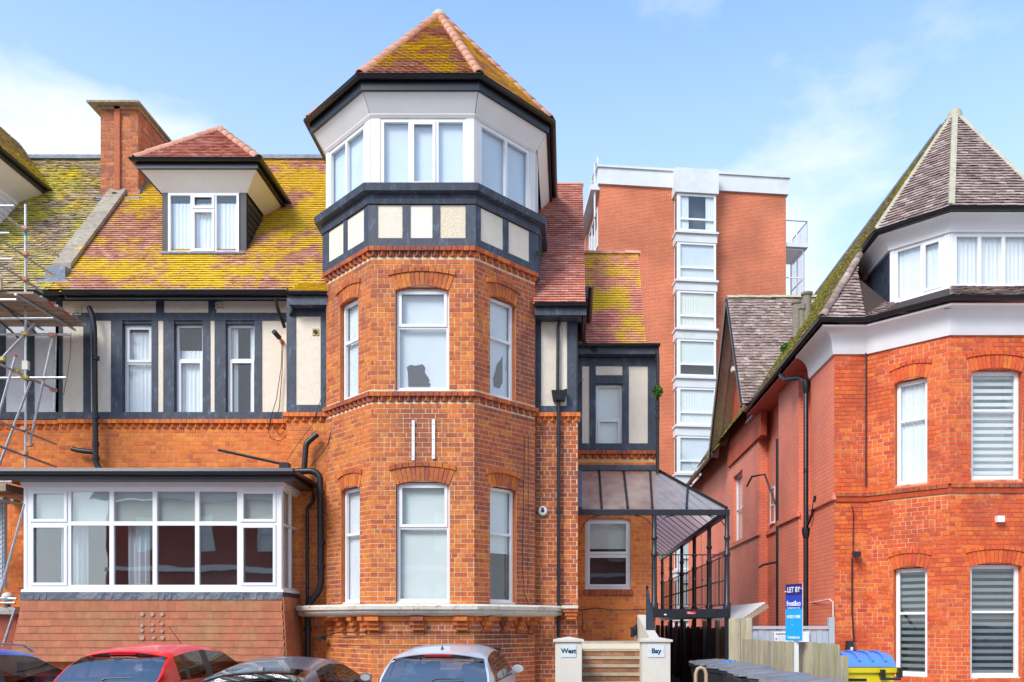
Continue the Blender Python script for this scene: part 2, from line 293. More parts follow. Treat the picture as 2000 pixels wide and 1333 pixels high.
# ------------------------------------------------------------ mesh builder
class MB:
    def __init__(s): s.v = []; s.f = []
    def add(s, vs, fs):
        b = len(s.v); s.v += [tuple(v) for v in vs]; s.f += [tuple(b + i for i in f) for f in fs]
    def quad(s, a, b, c, d): s.add([a, b, c, d], [(0, 1, 2, 3)])
    def box8(s, p, back=True):
        # p: bottom ring (front-left, front-right, back-right, back-left), then top ring
        f = [(0, 1, 5, 4), (1, 2, 6, 5), (3, 0, 4, 7), (4, 5, 6, 7), (3, 2, 1, 0)]
        if back: f.append((2, 3, 7, 6))
        s.add(p, f)
    def box(s, x0, x1, y0, y1, z0, z1):
        s.box8([(x0, y0, z0), (x1, y0, z0), (x1, y1, z0), (x0, y1, z0), (x0, y0, z1), (x1, y0, z1), (x1, y1, z1), (x0, y1, z1)])
    def fbox(s, F, u0, u1, z0, z1, d0, d1, back=True):
        p = [fp(F, u0, d1, z0), fp(F, u1, d1, z0), fp(F, u1, d0, z0), fp(F, u0, d0, z0),
             fp(F, u0, d1, z1), fp(F, u1, d1, z1), fp(F, u1, d0, z1), fp(F, u0, d0, z1)]
        s.box8(p, back)
    def beam(s, a, b, w, h, up=(0, 0, 1)):
        a = Vector(a); b = Vector(b); d = (b - a).normalized(); up = Vector(up)
        r = d.cross(up)
        if r.length < 1e-4: r = d.cross(Vector((1, 0, 0)))
        r.normalize(); q = r.cross(d)
        P = []
        for c in (a, b):
            P += [c - r * w / 2 - q * h / 2, c + r * w / 2 - q * h / 2, c + r * w / 2 + q * h / 2, c - r * w / 2 + q * h / 2]
        s.add(P, [(0, 1, 2, 3), (7, 6, 5, 4), (0, 4, 5, 1), (1, 5, 6, 2), (2, 6, 7, 3), (3, 7, 4, 0)])
    def tube(s, pts, r, n=10, caps=True):
        pts = [Vector(p) for p in pts]; rs = r if isinstance(r, (list, tuple)) else [r] * len(pts)
        b = len(s.v); prev = None
        for i, p in enumerate(pts):
            d = (pts[min(i + 1, len(pts) - 1)] - pts[max(i - 1, 0)])
            if d.length < 1e-9: d = Vector((0, 0, 1))
            d.normalize()
            if prev is None:
                a = Vector((0, 0, 1)) if abs(d.z) < .9 else Vector((1, 0, 0))
                x = d.cross(a).normalized()
            else:
                x = prev - d * prev.dot(d)
                if x.length < 1e-6: x = d.cross(Vector((1, 0, 0)))
                x.normalize()
            prev = x; y = d.cross(x)
            for k in range(n):
                t = 2 * math.pi * k / n
                s.v.append(tuple(p + (x * math.cos(t) + y * math.sin(t)) * rs[i]))
        for i in range(len(pts) - 1):
            for k in range(n):
                k2 = (k + 1) % n
                s.f.append((b + i * n + k, b + i * n + k2, b + (i + 1) * n + k2, b + (i + 1) * n + k))
        if caps:
            s.f.append(tuple(b + k for k in range(n))[::-1])
            e = b + (len(pts) - 1) * n
            s.f.append(tuple(e + k for k in range(n)))
    def sweep(s, pts, prof, caps=True):
        """pts: plan polyline; prof: closed list of (outward offset, z)"""
        ns = []
        for i in range(len(pts) - 1):
            dx, dy = pts[i + 1][0] - pts[i][0], pts[i + 1][1] - pts[i][1]; l = math.hypot(dx, dy)
            ns.append((dy / l, -dx / l))
        b = len(s.v); m = len(prof)
        for i, p in enumerate(pts):
            if i == 0: n = ns[0]
            elif i == len(pts) - 1: n = ns[-1]
            else:
                a, c = ns[i - 1], ns[i]; k = 1 + a[0] * c[0] + a[1] * c[1]
                n = ((a[0] + c[0]) / k, (a[1] + c[1]) / k)
            for d, z in prof: s.v.append((p[0] + n[0] * d, p[1] + n[1] * d, z))
        for i in range(len(pts) - 1):
            for k in range(m):
                k2 = (k + 1) % m
                s.f.append((b + i * m + k, b + (i + 1) * m + k, b + (i + 1) * m + k2, b + i * m + k2))
        if caps:
            s.f.append(tuple(b + k for k in range(m))); e = b + (len(pts) - 1) * m
            s.f.append(tuple(e + k for k in range(m))[::-1])
    def lathe(s, c, prof, n=16):
        b = len(s.v)
        for r, z in prof:
            for k in range(n):
                t = 2 * math.pi * k / n; s.v.append((c[0] + r * math.cos(t), c[1] + r * math.sin(t), c[2] + z))
        for i in range(len(prof) - 1):
            for k in range(n):
                k2 = (k + 1) % n
                s.f.append((b + i * n + k, b + i * n + k2, b + (i + 1) * n + k2, b + (i + 1) * n + k))
        s.f.append(tuple(b + k for k in range(n))[::-1]); e = b + (len(prof) - 1) * n
        s.f.append(tuple(e + k for k in range(n)))
    def mesh(s, name, m, smooth=False):
        me = bpy.data.meshes.new(name); me.from_pydata(s.v, [], s.f); me.validate()
        if m: me.materials.append(m)
        if smooth:
            me.polygons.foreach_set('use_smooth', [True] * len(me.polygons)); 
        return me

W = {}
def place(o, parent=None, at=(0, 0, 0)):
    COL.objects.link(o)
    w = Vector(at)
    if parent is not None:
        o.parent = parent; o.location = w - W[parent.name]
    else: o.location = w
    W[o.name] = w
    return o
def obj(name, mb, m, parent=None, smooth=False, label=None, kind=None, bevel=0):
    me = mb.mesh(name, m, smooth)
    o = bpy.data.objects.new(name, me)
    place(o, parent)
    if smooth:
        md = o.modifiers.new('edges', 'EDGE_SPLIT'); md.split_angle = R(38)
    if bevel:
        md = o.modifiers.new('bevel', 'BEVEL'); md.width = bevel; md.segments = 2; md.limit_method = 'ANGLE'
    if label: o['label'] = label
    if kind: o['kind'] = kind
    return o
def thing(name, label, cat, at=(0, 0, 0), group=None):
    o = bpy.data.objects.new(name, None); o.empty_display_size = .3
    place(o, None, at); o['label'] = label; o['category'] = cat
    if group: o['group'] = group
    return o
def solo(name, mb, m, label, cat, group=None, smooth=False):
    """a thing that is one mesh"""
    o = obj(name, mb, m, None, smooth); o['label'] = label; o['category'] = cat
    if group: o['group'] = group
    return o
def copy_tree(root, name=None):
    def rec(o, par):
        c = o.copy(); COL.objects.link(c)
        if par is not None: c.parent = par
        for ch in [x for x in bpy.data.objects if x.parent == o]: rec(ch, c)
        return c
    return rec(root, None)

# ------------------------------------------------------------ frames and pixel helpers
def X(px, Y): return (px - CX) * Y / FPX
def Z(py, Y): return EYE + (CY - py) * Y / FPX
class FR:
    def __init__(s, x, y, x2, y2):
        l = math.hypot(x2 - x, y2 - y)
        s.o = (x, y); s.u = ((x2 - x) / l, (y2 - y) / l); s.n = (s.u[1], -s.u[0]); s.L = l
    def U(s, px):
        k = (px - CX) / FPX
        return (k * s.o[1] - s.o[0]) / (s.u[0] - k * s.u[1])
    def Yat(s, u): return s.o[1] + u * s.u[1]
    def Zp(s, px, py): return Z(py, s.Yat(s.U(px)))
def fp(F, u, d, z):
    return (F.o[0] + F.u[0] * u + F.n[0] * d, F.o[1] + F.u[1] * u + F.n[1] * d, z)

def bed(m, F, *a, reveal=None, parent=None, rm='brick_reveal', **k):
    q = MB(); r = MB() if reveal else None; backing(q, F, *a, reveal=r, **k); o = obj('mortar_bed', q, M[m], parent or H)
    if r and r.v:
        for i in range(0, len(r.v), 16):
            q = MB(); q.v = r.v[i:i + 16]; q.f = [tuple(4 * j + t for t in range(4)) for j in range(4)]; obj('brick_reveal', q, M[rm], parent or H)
def intervals(u0, u1, za, zb, ops):
    iv = [(u0, u1)]
    for (a, b, c, d) in ops:
        if d <= za + 1e-6 or c >= zb - 1e-6: continue
        nv = []
        for (p, q) in iv:
            if b <= p or a >= q: nv.append((p, q)); continue
            if a > p: nv.append((p, a))
            if b < q: nv.append((b, q))
        iv = nv
    return iv
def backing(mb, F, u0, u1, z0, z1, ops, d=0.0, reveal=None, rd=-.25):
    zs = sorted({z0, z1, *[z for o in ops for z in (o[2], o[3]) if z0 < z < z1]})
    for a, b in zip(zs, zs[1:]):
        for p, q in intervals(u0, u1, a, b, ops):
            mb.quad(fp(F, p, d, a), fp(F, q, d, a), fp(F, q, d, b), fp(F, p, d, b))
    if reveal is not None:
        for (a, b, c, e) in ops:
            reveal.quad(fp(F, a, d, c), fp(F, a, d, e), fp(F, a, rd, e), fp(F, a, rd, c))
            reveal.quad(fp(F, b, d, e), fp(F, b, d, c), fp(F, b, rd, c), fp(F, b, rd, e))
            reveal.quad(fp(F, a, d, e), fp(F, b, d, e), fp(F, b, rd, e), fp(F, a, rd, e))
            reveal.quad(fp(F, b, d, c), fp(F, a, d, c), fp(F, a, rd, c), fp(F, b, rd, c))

G = .094; BL = .25
class Singles:
    """the first pieces of a kind, kept as one object each; the rest go to one joined mesh"""
    def __init__(s, name, me, parent, limit=300): s.name = name; s.me = me; s.parent = parent; s.n = 0; s.limit = limit
    def put(s, mw):
        o = bpy.data.objects.new(s.name, s.me); COL.objects.link(o); o.parent = s.parent
        w = mw.copy(); w.translation = w.translation - W[s.parent.name]; o.matrix_local = w
        s.n += 1
def bricks(mb, F, u0, u1, z0, z1, ops, singles=None, g=G, L=BL, j=.015, pr=.005, maxn=None):
    k0 = math.ceil(z0 / g - 1e-6); k1 = math.floor(z1 / g + 1e-6)
    for k in range(k0, k1):
        za, zb = k * g, (k + 1) * g
        for (p, q) in intervals(u0, u1, za + .02, zb - .02, ops):
            u = p - ((p - (k % 2) * L / 2) % L)
            if k % 5 == 3: u -= L / 4
            while u < q - .01:
                for (a, b) in (((u, u + L),) if rnd.random() > .3 else ((u, u + L / 2), (u + L / 2, u + L))):
                    a2, b2 = max(a, p), min(b, q)
                    if b2 - a2 < .03: continue
                    d = pr + rnd.random() * .004
                    if singles and singles.n < singles.limit and abs(b2 - a2 - L) < 1e-5 and a2 > u0 + .01 and b2 < u1 - .01:
                        mw = Matrix(((F.u[0], -F.n[0], 0, 0), (F.u[1], -F.n[1], 0, 0), (0, 0, 1, 0), (0, 0, 0, 1)))
                        mw.translation = fp(F, (a2 + b2) / 2, d, (za + zb) / 2)
                        singles.put(mw)
                    else:
                        mb.fbox(F, a2 + (j / 2 if a2 > u0 + .001 else -.002), b2 - (j / 2 if b2 < u1 - .001 else -.002), za + j / 2, zb - j / 2, -.012, d, back=False)
                u += L
def unit_brick(m, L=BL, g=G, j=.015):
    mb = MB(); mb.box(-L / 2 + j / 2, L / 2 - j / 2, 0, .03, -g / 2 + j / 2, g / 2 - j / 2); return mb.mesh('brick', m)

def arch(mb, F, u0, u1, zt, h=.26, rise=.085, over=.10, n=None, label=True, d1=.016, d0=-.12):
    """segmental brick arch: voussoirs with a header course on top"""
    w = u1 - u0; c = (u0 + u1) / 2
    n = n or max(7, int((w + 2 * over * .5) / .085))
    def zin(u): t = (u - c) / (w / 2); return zt - rise * t * t
    for i in range(n):
        t0 = -1 + 2 * i / n + .012; t1 = -1 + 2 * (i + 1) / n - .012
        a, b = c + t0 * w / 2, c + t1 * w / 2
        a2, b2 = c + t0 * (w / 2 + over), c + t1 * (w / 2 + over)
        za, zb = zin(a), zin(b)
        dd = d1 + rnd.random() * .005
        p = [fp(F, a, dd, za), fp(F, b, dd, zb), fp(F, b, d0, zb), fp(F, a, d0, za),
             fp(F, a2, dd, za + h), fp(F, b2, dd, zb + h), fp(F, b2, -.01, zb + h), fp(F, a2, -.01, za + h)]
        mb.box8(p)
    if label:
        n2 = max(7, int((w + 2 * over) / .12)); W2 = w / 2 + over + .03
        for i in range(n2):
            a, b = c - W2 + 2 * W2 * i / n2 + .006, c - W2 + 2 * W2 * (i + 1) / n2 - .006
            za = zin(c + (a - c) * (w / 2) / W2) + h + .008; zb = zin(c + (b - c) * (w / 2) / W2) + h + .008
            dd = d1 + .024 + rnd.random() * .004
            p = [fp(F, a, dd, za), fp(F, b, dd, zb), fp(F, b, -.01, zb), fp(F, a, -.01, za),
                 fp(F, a, dd, za + .088), fp(F, b, dd, zb + .088), fp(F, b, -.01, zb + .088), fp(F, a, -.01, za + .088)]
            mb.box8(p)
def dogtooth(mb, F, u0, u1, zt, proj=.085, p=.118):
    """projecting header course with a row of brick points under it"""
    n = max(1, round((u1 - u0) / p)); s = (u1 - u0) / n
    for i in range(n):
        a = u0 + i * s
        mb.fbox(F, a + .004, a + s - .004, zt - .085, zt, -.005, proj + rnd.random() * .004)
    n = max(1, round((u1 - u0) / (p * 1.45))); s = (u1 - u0) / n
    for i in range(n):
        a = u0 + i * s + s * .06; b = a + s * .88; m = (a + b) / 2; z1 = zt - .09; z0 = zt - .185
        P = [fp(F, a, 0, z0), fp(F, m, proj * .8, z0 + .015), fp(F, b, 0, z0), fp(F, a, 0, z1), fp(F, m, proj * .95, z1), fp(F, b, 0, z1)]
        mb.add(P, [(0, 1, 4, 3), (1, 2, 5, 4), (3, 4, 5), (0, 2, 1)])

# ------------------------------------------------------------ roofs
def scan(poly, v):
    xs = []
    for i in range(len(poly)):
        a, b = poly[i], poly[(i + 1) % len(poly)]
        if (a[1] > v) != (b[1] > v): xs.append(a[0] + (v - a[1]) / (b[1] - a[1]) * (b[0] - a[0]))
    xs.sort(); return list(zip(xs[::2], xs[1::2]))
def unit_tile(m, w, g, t=.014, name='roof_tile', camber=.004):
    mb = MB(); w -= .006; h = g * 1.28
    P = [(-w / 2, 0, .036), (0, 0, .036 + camber), (w / 2, 0, .036), (w / 2, h, .004), (-w / 2, h, .004),
         (-w / 2, 0, .036 + t), (0, 0, .036 + t + camber), (w / 2, 0, .036 + t), (w / 2, h, .004 + t), (-w / 2, h, .004 + t)]
    mb.add(P, [(0, 1, 6, 5), (1, 2, 7, 6), (2, 3, 8, 7), (4, 0, 5, 9), (5, 6, 8, 9), (6, 7, 8), (3, 4, 9, 8)])
    return mb.mesh(name, m)
def tile_roof(mb, sub, P3, w=.165, g=.10, singles=None, rough=.003, sag=0.0, t=.014):
    """plain tiles on a flat roof slope P3 (3-D polygon whose first edge is the eaves)"""
    P = [Vector(p) for p in P3]
    N = Vector((0, 0, 0))
    for i in range(len(P)): N += P[i].cross(P[(i + 1) % len(P)])
    N.normalize()
    if N.z < 0: N = -N
    U = Vector((0, 0, 1)).cross(N).normalized(); U = -U if U.dot(P[1] - P[0]) < 0 else U
    V = N.cross(U)
    if V.z < 0: V = -V
    O = P[0]
    poly = [((p - O).dot(U), (p - O).dot(V)) for p in P]
    sub.add([p - N * .004 for p in P], [tuple(range(len(P)))])
    v0 = min(p[1] for p in poly); v1 = max(p[1] for p in poly); um = min(p[0] for p in poly)
    k = 0; v = v0 - .02
    while v < v1 - .02:
        vm = min(max(v + g * .5, v0 + 1e-4), v1 - 1e-4)
        for a, b in scan(poly, vm):
            u = um + (-(w / 2) if k % 2 else 0)
            u += w * math.floor((a - u) / w)
            while u < b:
                a2, b2 = max(u, a), min(u + w, b)
                if b2 - a2 > .02:
                    l1 = rough * rnd.uniform(-1, 1); l2 = rough * rnd.uniform(-1, 1); dv = rough * 1.5 * rnd.uniform(-1, 1)
                    if singles and singles.n < singles.limit and abs(b2 - a2 - w) < 1e-6:
                        c = O + U * (a2 + w / 2) + V * (v + dv) + N * abs(l1)
                        mw = Matrix(((U.x, V.x, N.x, c.x), (U.y, V.y, N.y, c.y), (U.z, V.z, N.z, c.z), (0, 0, 0, 1)))
                        singles.put(mw)
                    else:
                        h = g * 1.28; q = []
                        for (uu, vv, nn) in ((a2 + .002, dv, .036 + l1), (b2 - .002, dv, .036 + l2), (b2 - .002, h, .004), (a2 + .002, h, .004)):
                            q.append(O + U * uu + V * (v + vv) + N * nn)
                        r = [x + N * t for x in q]
                        mb.add(q + r, [(0, 1, 5, 4), (1, 2, 6, 5), (3, 0, 4, 7), (4, 5, 6, 7)])
                u += w
        v += g; k += 1
HT = {}
def hip_line(A, B, m, parent, r=.11, step=.30, name='hip_tile', key='hip'):
    if key not in HT:
        mb = MB(); n = 8; P = []
        for x, rr in ((0, r * 1.08), (step * 1.12, r * .94)):
            for k in range(n + 1):
                t = math.pi * (k / n) ; P.append((x, rr * math.cos(t), rr * math.sin(t) - r * .35))
            for k in range(n + 1):
                t = math.pi * (k / n) ; P.append((x, (rr - .02) * math.cos(t), (rr - .02) * math.sin(t) - r * .35))
        f = []; q = 2 * (n + 1)
        for k in range(n): f += [(k, k + 1, q + k + 1, q + k)]
        for k in range(n): f += [(k, n + 1 + k, n + 2 + k, k + 1)]
        mb.add(P, f); HT[key] = mb.mesh(name, m, True)
    A = Vector(A); B = Vector(B); d = B - A; n = max(1, int(d.length / step)); 
    q = d.to_track_quat('X', 'Z')
    for i in range(n):
        o = bpy.data.objects.new(name, HT[key]); COL.objects.link(o); o.parent = parent
        o.rotation_mode = 'QUATERNION'; o.rotation_quaternion = q
        o.location = A + d * (i / n) + Vector((0, 0, rnd.uniform(-.006, .006))) - W[parent.name]
        o.scale = (d.length / n / step, 1, 1)
def gutter_prof(z, r=.065, d=0.0):
    """half-round gutter hung with its rim at z, its back at offset d"""
    P = []
    for k in range(9):
        t = math.pi * k / 8; P.append((d + r - r * math.cos(t), z - r * 1.05 * math.sin(t)))
    P += [(d + 2 * r + .008, z + .010), (d + 2 * r - .012, z + .010)]
    for k in range(8, -1, -2):
        t = math.pi * k / 8; P.append((d + r - (r - .010) * math.cos(t), z - (r - .012) * math.sin(t)))
    return P

# ------------------------------------------------------------ windows
def corrug(mb, F, u0, u1, z0, z1, d, amp=.014, p=.09, top=None):
    n = max(4, int((u1 - u0) / p * 6)); b = len(mb.v); ph = rnd.random() * 6
    for i in range(n + 1):
        u = u0 + (u1 - u0) * i / n; w = amp * (math.sin(u / p * 2 * math.pi + ph) + .5 * math.sin(u / p * 3.7 + ph * 2))
        mb.v.append(fp(F, u, d + w, z0)); mb.v.append(fp(F, u, d + w * .5, z1))
    for i in range(n): mb.f.append((b + 2 * i, b + 2 * i + 2, b + 2 * i + 3, b + 2 * i + 1))
def window(house, F, u0, u1, z0, z1, cols, rows, sash=(), rec=.10, fr=.055, cover='curtain', gm='glass', fm='upvc', room='room',
           sill=True, label=None, mull=.055, depth=.6, merge=(), cov=(0, 1), name='window', drop=.0):
    """cols / rows: inner boundaries as fractions. sash: cells (col, row from the bottom) that open"""
    d1 = -rec; d0 = d1 - .06
    us = [u0] + [u0 + (u1 - u0) * c for c in cols] + [u1]
    zs = [z0] + [z0 + (z1 - z0) * r for r in rows] + [z1]
    m = MB()
    m.fbox(F, u0, u0 + fr, z0, z1, d0, d1); m.fbox(F, u1 - fr, u1, z0, z1, d0, d1)
    m.fbox(F, u0 + fr, u1 - fr, z1 - fr, z1, d0, d1 - .001); m.fbox(F, u0 + fr, u1 - fr, z0, z0 + fr, d0, d1 - .001)
    for u in us[1:-1]: m.fbox(F, u - mull / 2, u + mull / 2, z0 + fr, z1 - fr, d0, d1 - .003)
    for k, z in enumerate(zs[1:-1]):
        for i in range(len(us) - 1):
            if (i, k) in merge: continue
            a = us[i] + (fr if i == 0 else mull / 2); b = us[i + 1] - (fr if i == len(us) - 2 else mull / 2)
            m.fbox(F, a, b, z - mull / 2, z + mull / 2, d0, d1 - .005)
    w = obj(name, m, M[fm], house, label=label)
    if sill:
        s = MB(); s.fbox(F, u0 - .01, u1 + .01, z0 - .035, z0, d0, d1 + .05); obj('sill', s, M[fm], w)
    for i in range(len(us) - 1):
        k = 0
        while k < len(zs) - 1:
            k2 = k
            while (i, k2) in merge: k2 += 1
            a = us[i] + (fr if i == 0 else mull / 2); b = us[i + 1] - (fr if i == len(us) - 2 else mull / 2)
            c = zs[k] + (fr if k == 0 else mull / 2); e = zs[k2 + 1] - (fr if k2 == len(zs) - 2 else mull / 2)
            if (i, k) in sash:
                q = MB(); t = .045
                q.fbox(F, a - .012, a + t, c - .012, e + .012, d1 - .02, d1 + .018); q.fbox(F, b - t, b + .012, c - .012, e + .012, d1 - .02, d1 + .018)
                q.fbox(F, a + t, b - t, e - t, e + .012, d1 - .02, d1 + .0175); q.fbox(F, a + t, b - t, c - .012, c + t, d1 - .02, d1 + .0175)
                obj('sash', q, M[fm], w); a += t; b -= t; c += t; e -= t
            q = MB(); q.fbox(F, a - .004, b + .004, c - .004, e + .004, d1 - .045, d1 - .035); obj('pane', q, M[gm], w)
            k = k2 + 1
    if cover:
        zc0 = z0 + (z1 - z0) * cov[0]; zc1 = z0 + (z1 - z0) * cov[1]
        q = MB()
        if cover in ('curtain', 'curtain_warm'):
            corrug(q, F, u0 + .03, u1 - .03, zc0 + .03, zc1 - .03, d0 - .045); obj('curtain', q, M[cover], w, True)
        elif cover == 'split':
            corrug(q, F, u0 + .03, u0 + (u1 - u0) * .30, z0 + .03, z1 - .03, d0 - .045); obj('curtain', q, M['curtain'], w, True)
            q = MB(); corrug(q, F, u0 + (u1 - u0) * .74, u1 - .03, z0 + .03, z1 - .03, d0 - .045); obj('curtain', q, M['curtain'], w, True)
        elif cover == 'slats':
            z = zc1 - .05; k = 0
            while z > zc0 + .04:
                q = MB(); q.fbox(F, u0 + .04, u1 - .04, z - .075, z, d0 - .06, d0 - .055); obj('blind_slat', q, M['blind' if gm == 'glass_up' else 'blind_dim'], w); z -= .145
        else:
            q.fbox(F, u0 + .03, u1 - .03, zc0 + .03, zc1 - .03, d0 - .06, d0 - .05); obj('blind', q, M[cover], w)
    if room is None: return w
    q = MB(); a, b, dd = u0 + .005, u1 - .005, -rec - depth
    q.quad(fp(F, a, dd, z0), fp(F, b, dd, z0), fp(F, b, dd, z1), fp(F, a, dd, z1))
    for (p, r) in (((a, z0), (a, z1)), ((b, z1), (b, z0)), ((a, z1), (b, z1)), ((b, z0), (a, z0))):
        q.quad(fp(F, p[0], d0, p[1]), fp(F, r[0], d0, r[1]), fp(F, r[0], dd, r[1]), fp(F, p[0], dd, p[1]))
    obj('room_lining', q, M[room], w)
    return w

def text_mesh(s, size, F, uc, zc, d, m, parent, name='lettering', bold=0.0, ext=.002, sx=1.0):
    c = bpy.data.curves.new('lettering', 'FONT'); c.body = s; c.size = size; c.extrude = ext; c.offset = bold
    c.align_x = 'CENTER'; c.align_y = 'CENTER'; c.resolution_u = 3
    o = bpy.data.objects.new('tmp', c); COL.objects.link(o)
    dg = bpy.context.evaluated_depsgraph_get(); me = bpy.data.meshes.new_from_object(o.evaluated_get(dg))
    bpy.data.objects.remove(o)
    me.materials.clear(); me.materials.append(m); me.name = name
    t = bpy.data.objects.new(name, me); COL.objects.link(t); t.parent = parent
    mw = Matrix(((F.u[0] * sx, 0, F.n[0], 0), (F.u[1] * sx, 0, F.n[1], 0), (0, 1, 0, 0), (0, 0, 0, 1)))
    p = Vector(fp(F, uc, d, zc)) - W[parent.name]; mw.translation = p; t.matrix_local = mw
    return t
# ============================================================ ground
mb = MB(); mb.quad((-600, -600, 0), (600, -600, 0), (600, 900, 0), (-600, 900, 0))
obj('ground', mb, M['asphalt'], kind='structure')
mb = MB(); mb.quad((-60, -6, .004), (60, -6, .004), (60, 3.5, .004), (-60, 3.5, .004)); obj('road', mb, M['asphalt'], kind='structure')
mb = MB(); mb.box(-60, 60, 3.7, 6.4, 0, .12); obj('pavement', mb, M['paving'], kind='structure')
mb = MB(); mb.quad((-60, 6.41, .006), (60, 6.41, .006), (60, 20, .006), (-60, 20, .006)); obj('forecourt', mb, M['paving'], kind='structure')  # unseen ground, paved pale to bounce light up under the soffits
mb = MB(); mb.box(-60, 60, 3.5, 3.695, 0, .125); obj('kerb', mb, M['kerb'], kind='structure')
mb = MB(); mb.box(-60, 60, -8.4, -6.2, 0, .12); obj('pavement', mb, M['paving'], kind='structure')

# ============================================================ the terraced house with the tower
H = thing('terraced_house', 'orange brick and half timbered house with tall octagonal corner tower and yellow lichened roof', 'house', (-3, 18, 0))
sb = Singles('brick', unit_brick(M['brick']), H)
wallb, wallbr, wallw, mort, mortw, rev = MB(), MB(), MB(), MB(), MB(), MB()
YF = 16.5
TL, TR = X(725, YF), X(926, YF); SL, SR = -5.08, -.70; YS = 17.75
FF = FR(TL, YF, TR, YF); FL = FR(SL, YS, TL, YF); FRt = FR(TR, YF, SR, YS)
def op(F, pxa, pxb, za, zb): return (F.U(pxa), F.U(pxb), za, zb)
zg0, zg1 = Z(1178, YF), Z(941, YF)
zf0, zf1 = Z(764, YF), Z(561, YF)
oF = [op(FF, 773, 878, zg0, zg1), op(FF, 772, 877, zf0, zf1)]
oL = [op(FL, 666, 703, zg0, zg1 - .02), op(FL, 664, 700, zf0, zf1 - .02)]
oR = [op(FRt, 957, 1008, zg0, zg1 - .02), op(FRt, 957, 1007, zf0, zf1 - .02)]
ZT = 9.16           # top of the tower brickwork
ZM = 6.33           # top of the middle band
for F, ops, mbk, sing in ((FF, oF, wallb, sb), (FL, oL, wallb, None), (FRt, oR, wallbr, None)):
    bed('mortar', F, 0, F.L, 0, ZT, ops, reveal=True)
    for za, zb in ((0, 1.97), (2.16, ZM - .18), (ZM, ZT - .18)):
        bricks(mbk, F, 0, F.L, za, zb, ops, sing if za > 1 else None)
for F, ops in ((FF, oF), (FL, oL), (FRt, oR)):
    for o in ops:
        (h, r, ov) = (.27, .085, .10) if F is FF else (.25, .07, .08)
        a = MB(); arch(a, F, o[0], o[1], o[3] + .02, h, r, ov); obj('window_arch', a, M['brick'], H, kind='stuff')
# brick bands
P0 = [(SL, 18.7), (SL, YS), (TL, YF), (TR, YF), (SR, YS), (SR, 18.0)]
for zt in (ZT, ZM):
    a = MB()
    for F in (FF, FL, FRt): dogtooth(a, F, -.03, F.L + .03, zt)
    obj('brick_band', a, M['brick_brown'], H, kind='stuff')
# stone string over the lower storey, with corbels under it
a = MB()
PS = [(X(597, 17.9), 18.0), (X(612, 17.4), 17.55), (X(735, YF), YF), (X(975, YF) + .0, YF + .0), (X(1082, 17.7), 17.75), (X(1084, 17.9), 18.0)]
PS = [(-5.62, 18.0), (-5.40, 17.62), (TL, YF), (TR, YF), (-.52, 17.62), (-.30, 18.0)]
prof = [(0, 1.96), (.10, 1.965), (.18, 1.995), (.21, 2.04), (.20, 2.075), (.26, 2.09), (.27, 2.155), (.22, 2.185), (0, 2.20)]
a.sweep(PS, prof); obj('stone_ledge', a, M['stone'], H, smooth=True)
cb = MB()
def corbel(F, u, mbx, w=.115):
    for i, (h0, h1, d) in enumerate(((1.87, 1.95, .20), (1.78, 1.865, .14), (1.69, 1.775, .085), (1.62, 1.685, .035))):
        mbx.fbox(F, u - w, u + w, h0, h1, -.005, d + rnd.random() * .01)
        if i < 2: mbx.fbox(F, u - w * 1.5, u - w - .004, h0, h1, -.005, d * .6)
for u in (.06, .93, 1.78): 
    q = MB(); corbel(FF, u, q); obj('corbel', q, M['brick'], H)
for F, us in ((FL, (.25, .75, 1.25, 1.65)), (FRt, (.3, .8, 1.2, 1.55))):
    for u in us: q = MB(); corbel(F, u, q, .08); obj('corbel', q, M['brick'], H)
mb = MB(); mb.fbox(FL, 0, FL.L, 1.87, 1.95, 0, .04); mb.fbox(FF, 0, FF.L, 1.87, 1.95, 0, .04); mb.fbox(FRt, 0, FRt.L, 1.87, 1.95, 0, .04)
obj('corbel_course', mb, M['brick_warm'], H)

# timber band above the brickwork, cream panels
OV = .05
PT = [(SL, 19.6), (SL, YS), (TL, YF), (TR, YF), (SR, YS), (SR, 21.2)]
def offs(pts, d):
    ns = [];
    for i in range(len(pts) - 1):
        dx, dy = pts[i + 1][0] - pts[i][0], pts[i + 1][1] - pts[i][1]; l = math.hypot(dx, dy); ns.append((dy / l, -dx / l))
    o = []
    for i, p in enumerate(pts):
        if i == 0: n = ns[0]
        elif i == len(pts) - 1: n = ns[-1]
        else:
            a_, c = ns[i - 1], ns[i]; k = 1 + a_[0] * c[0] + a_[1] * c[1]; n = ((a_[0] + c[0]) / k, (a_[1] + c[1]) / k)
        o.append((p[0] + n[0] * d, p[1] + n[1] * d))
    return o
PB = offs(PT, OV)
GF = [FR(*PB[i], *PB[i + 1]) for i in range(5)]
a = MB(); a.sweep(PT, [(-.05, ZT), (OV, ZT), (OV, 10.0), (-.05, 10.0)]); obj('timber_band_core', a, M['render'], H)
zb0, zb1 = Z(469, YF), Z(404, YF)
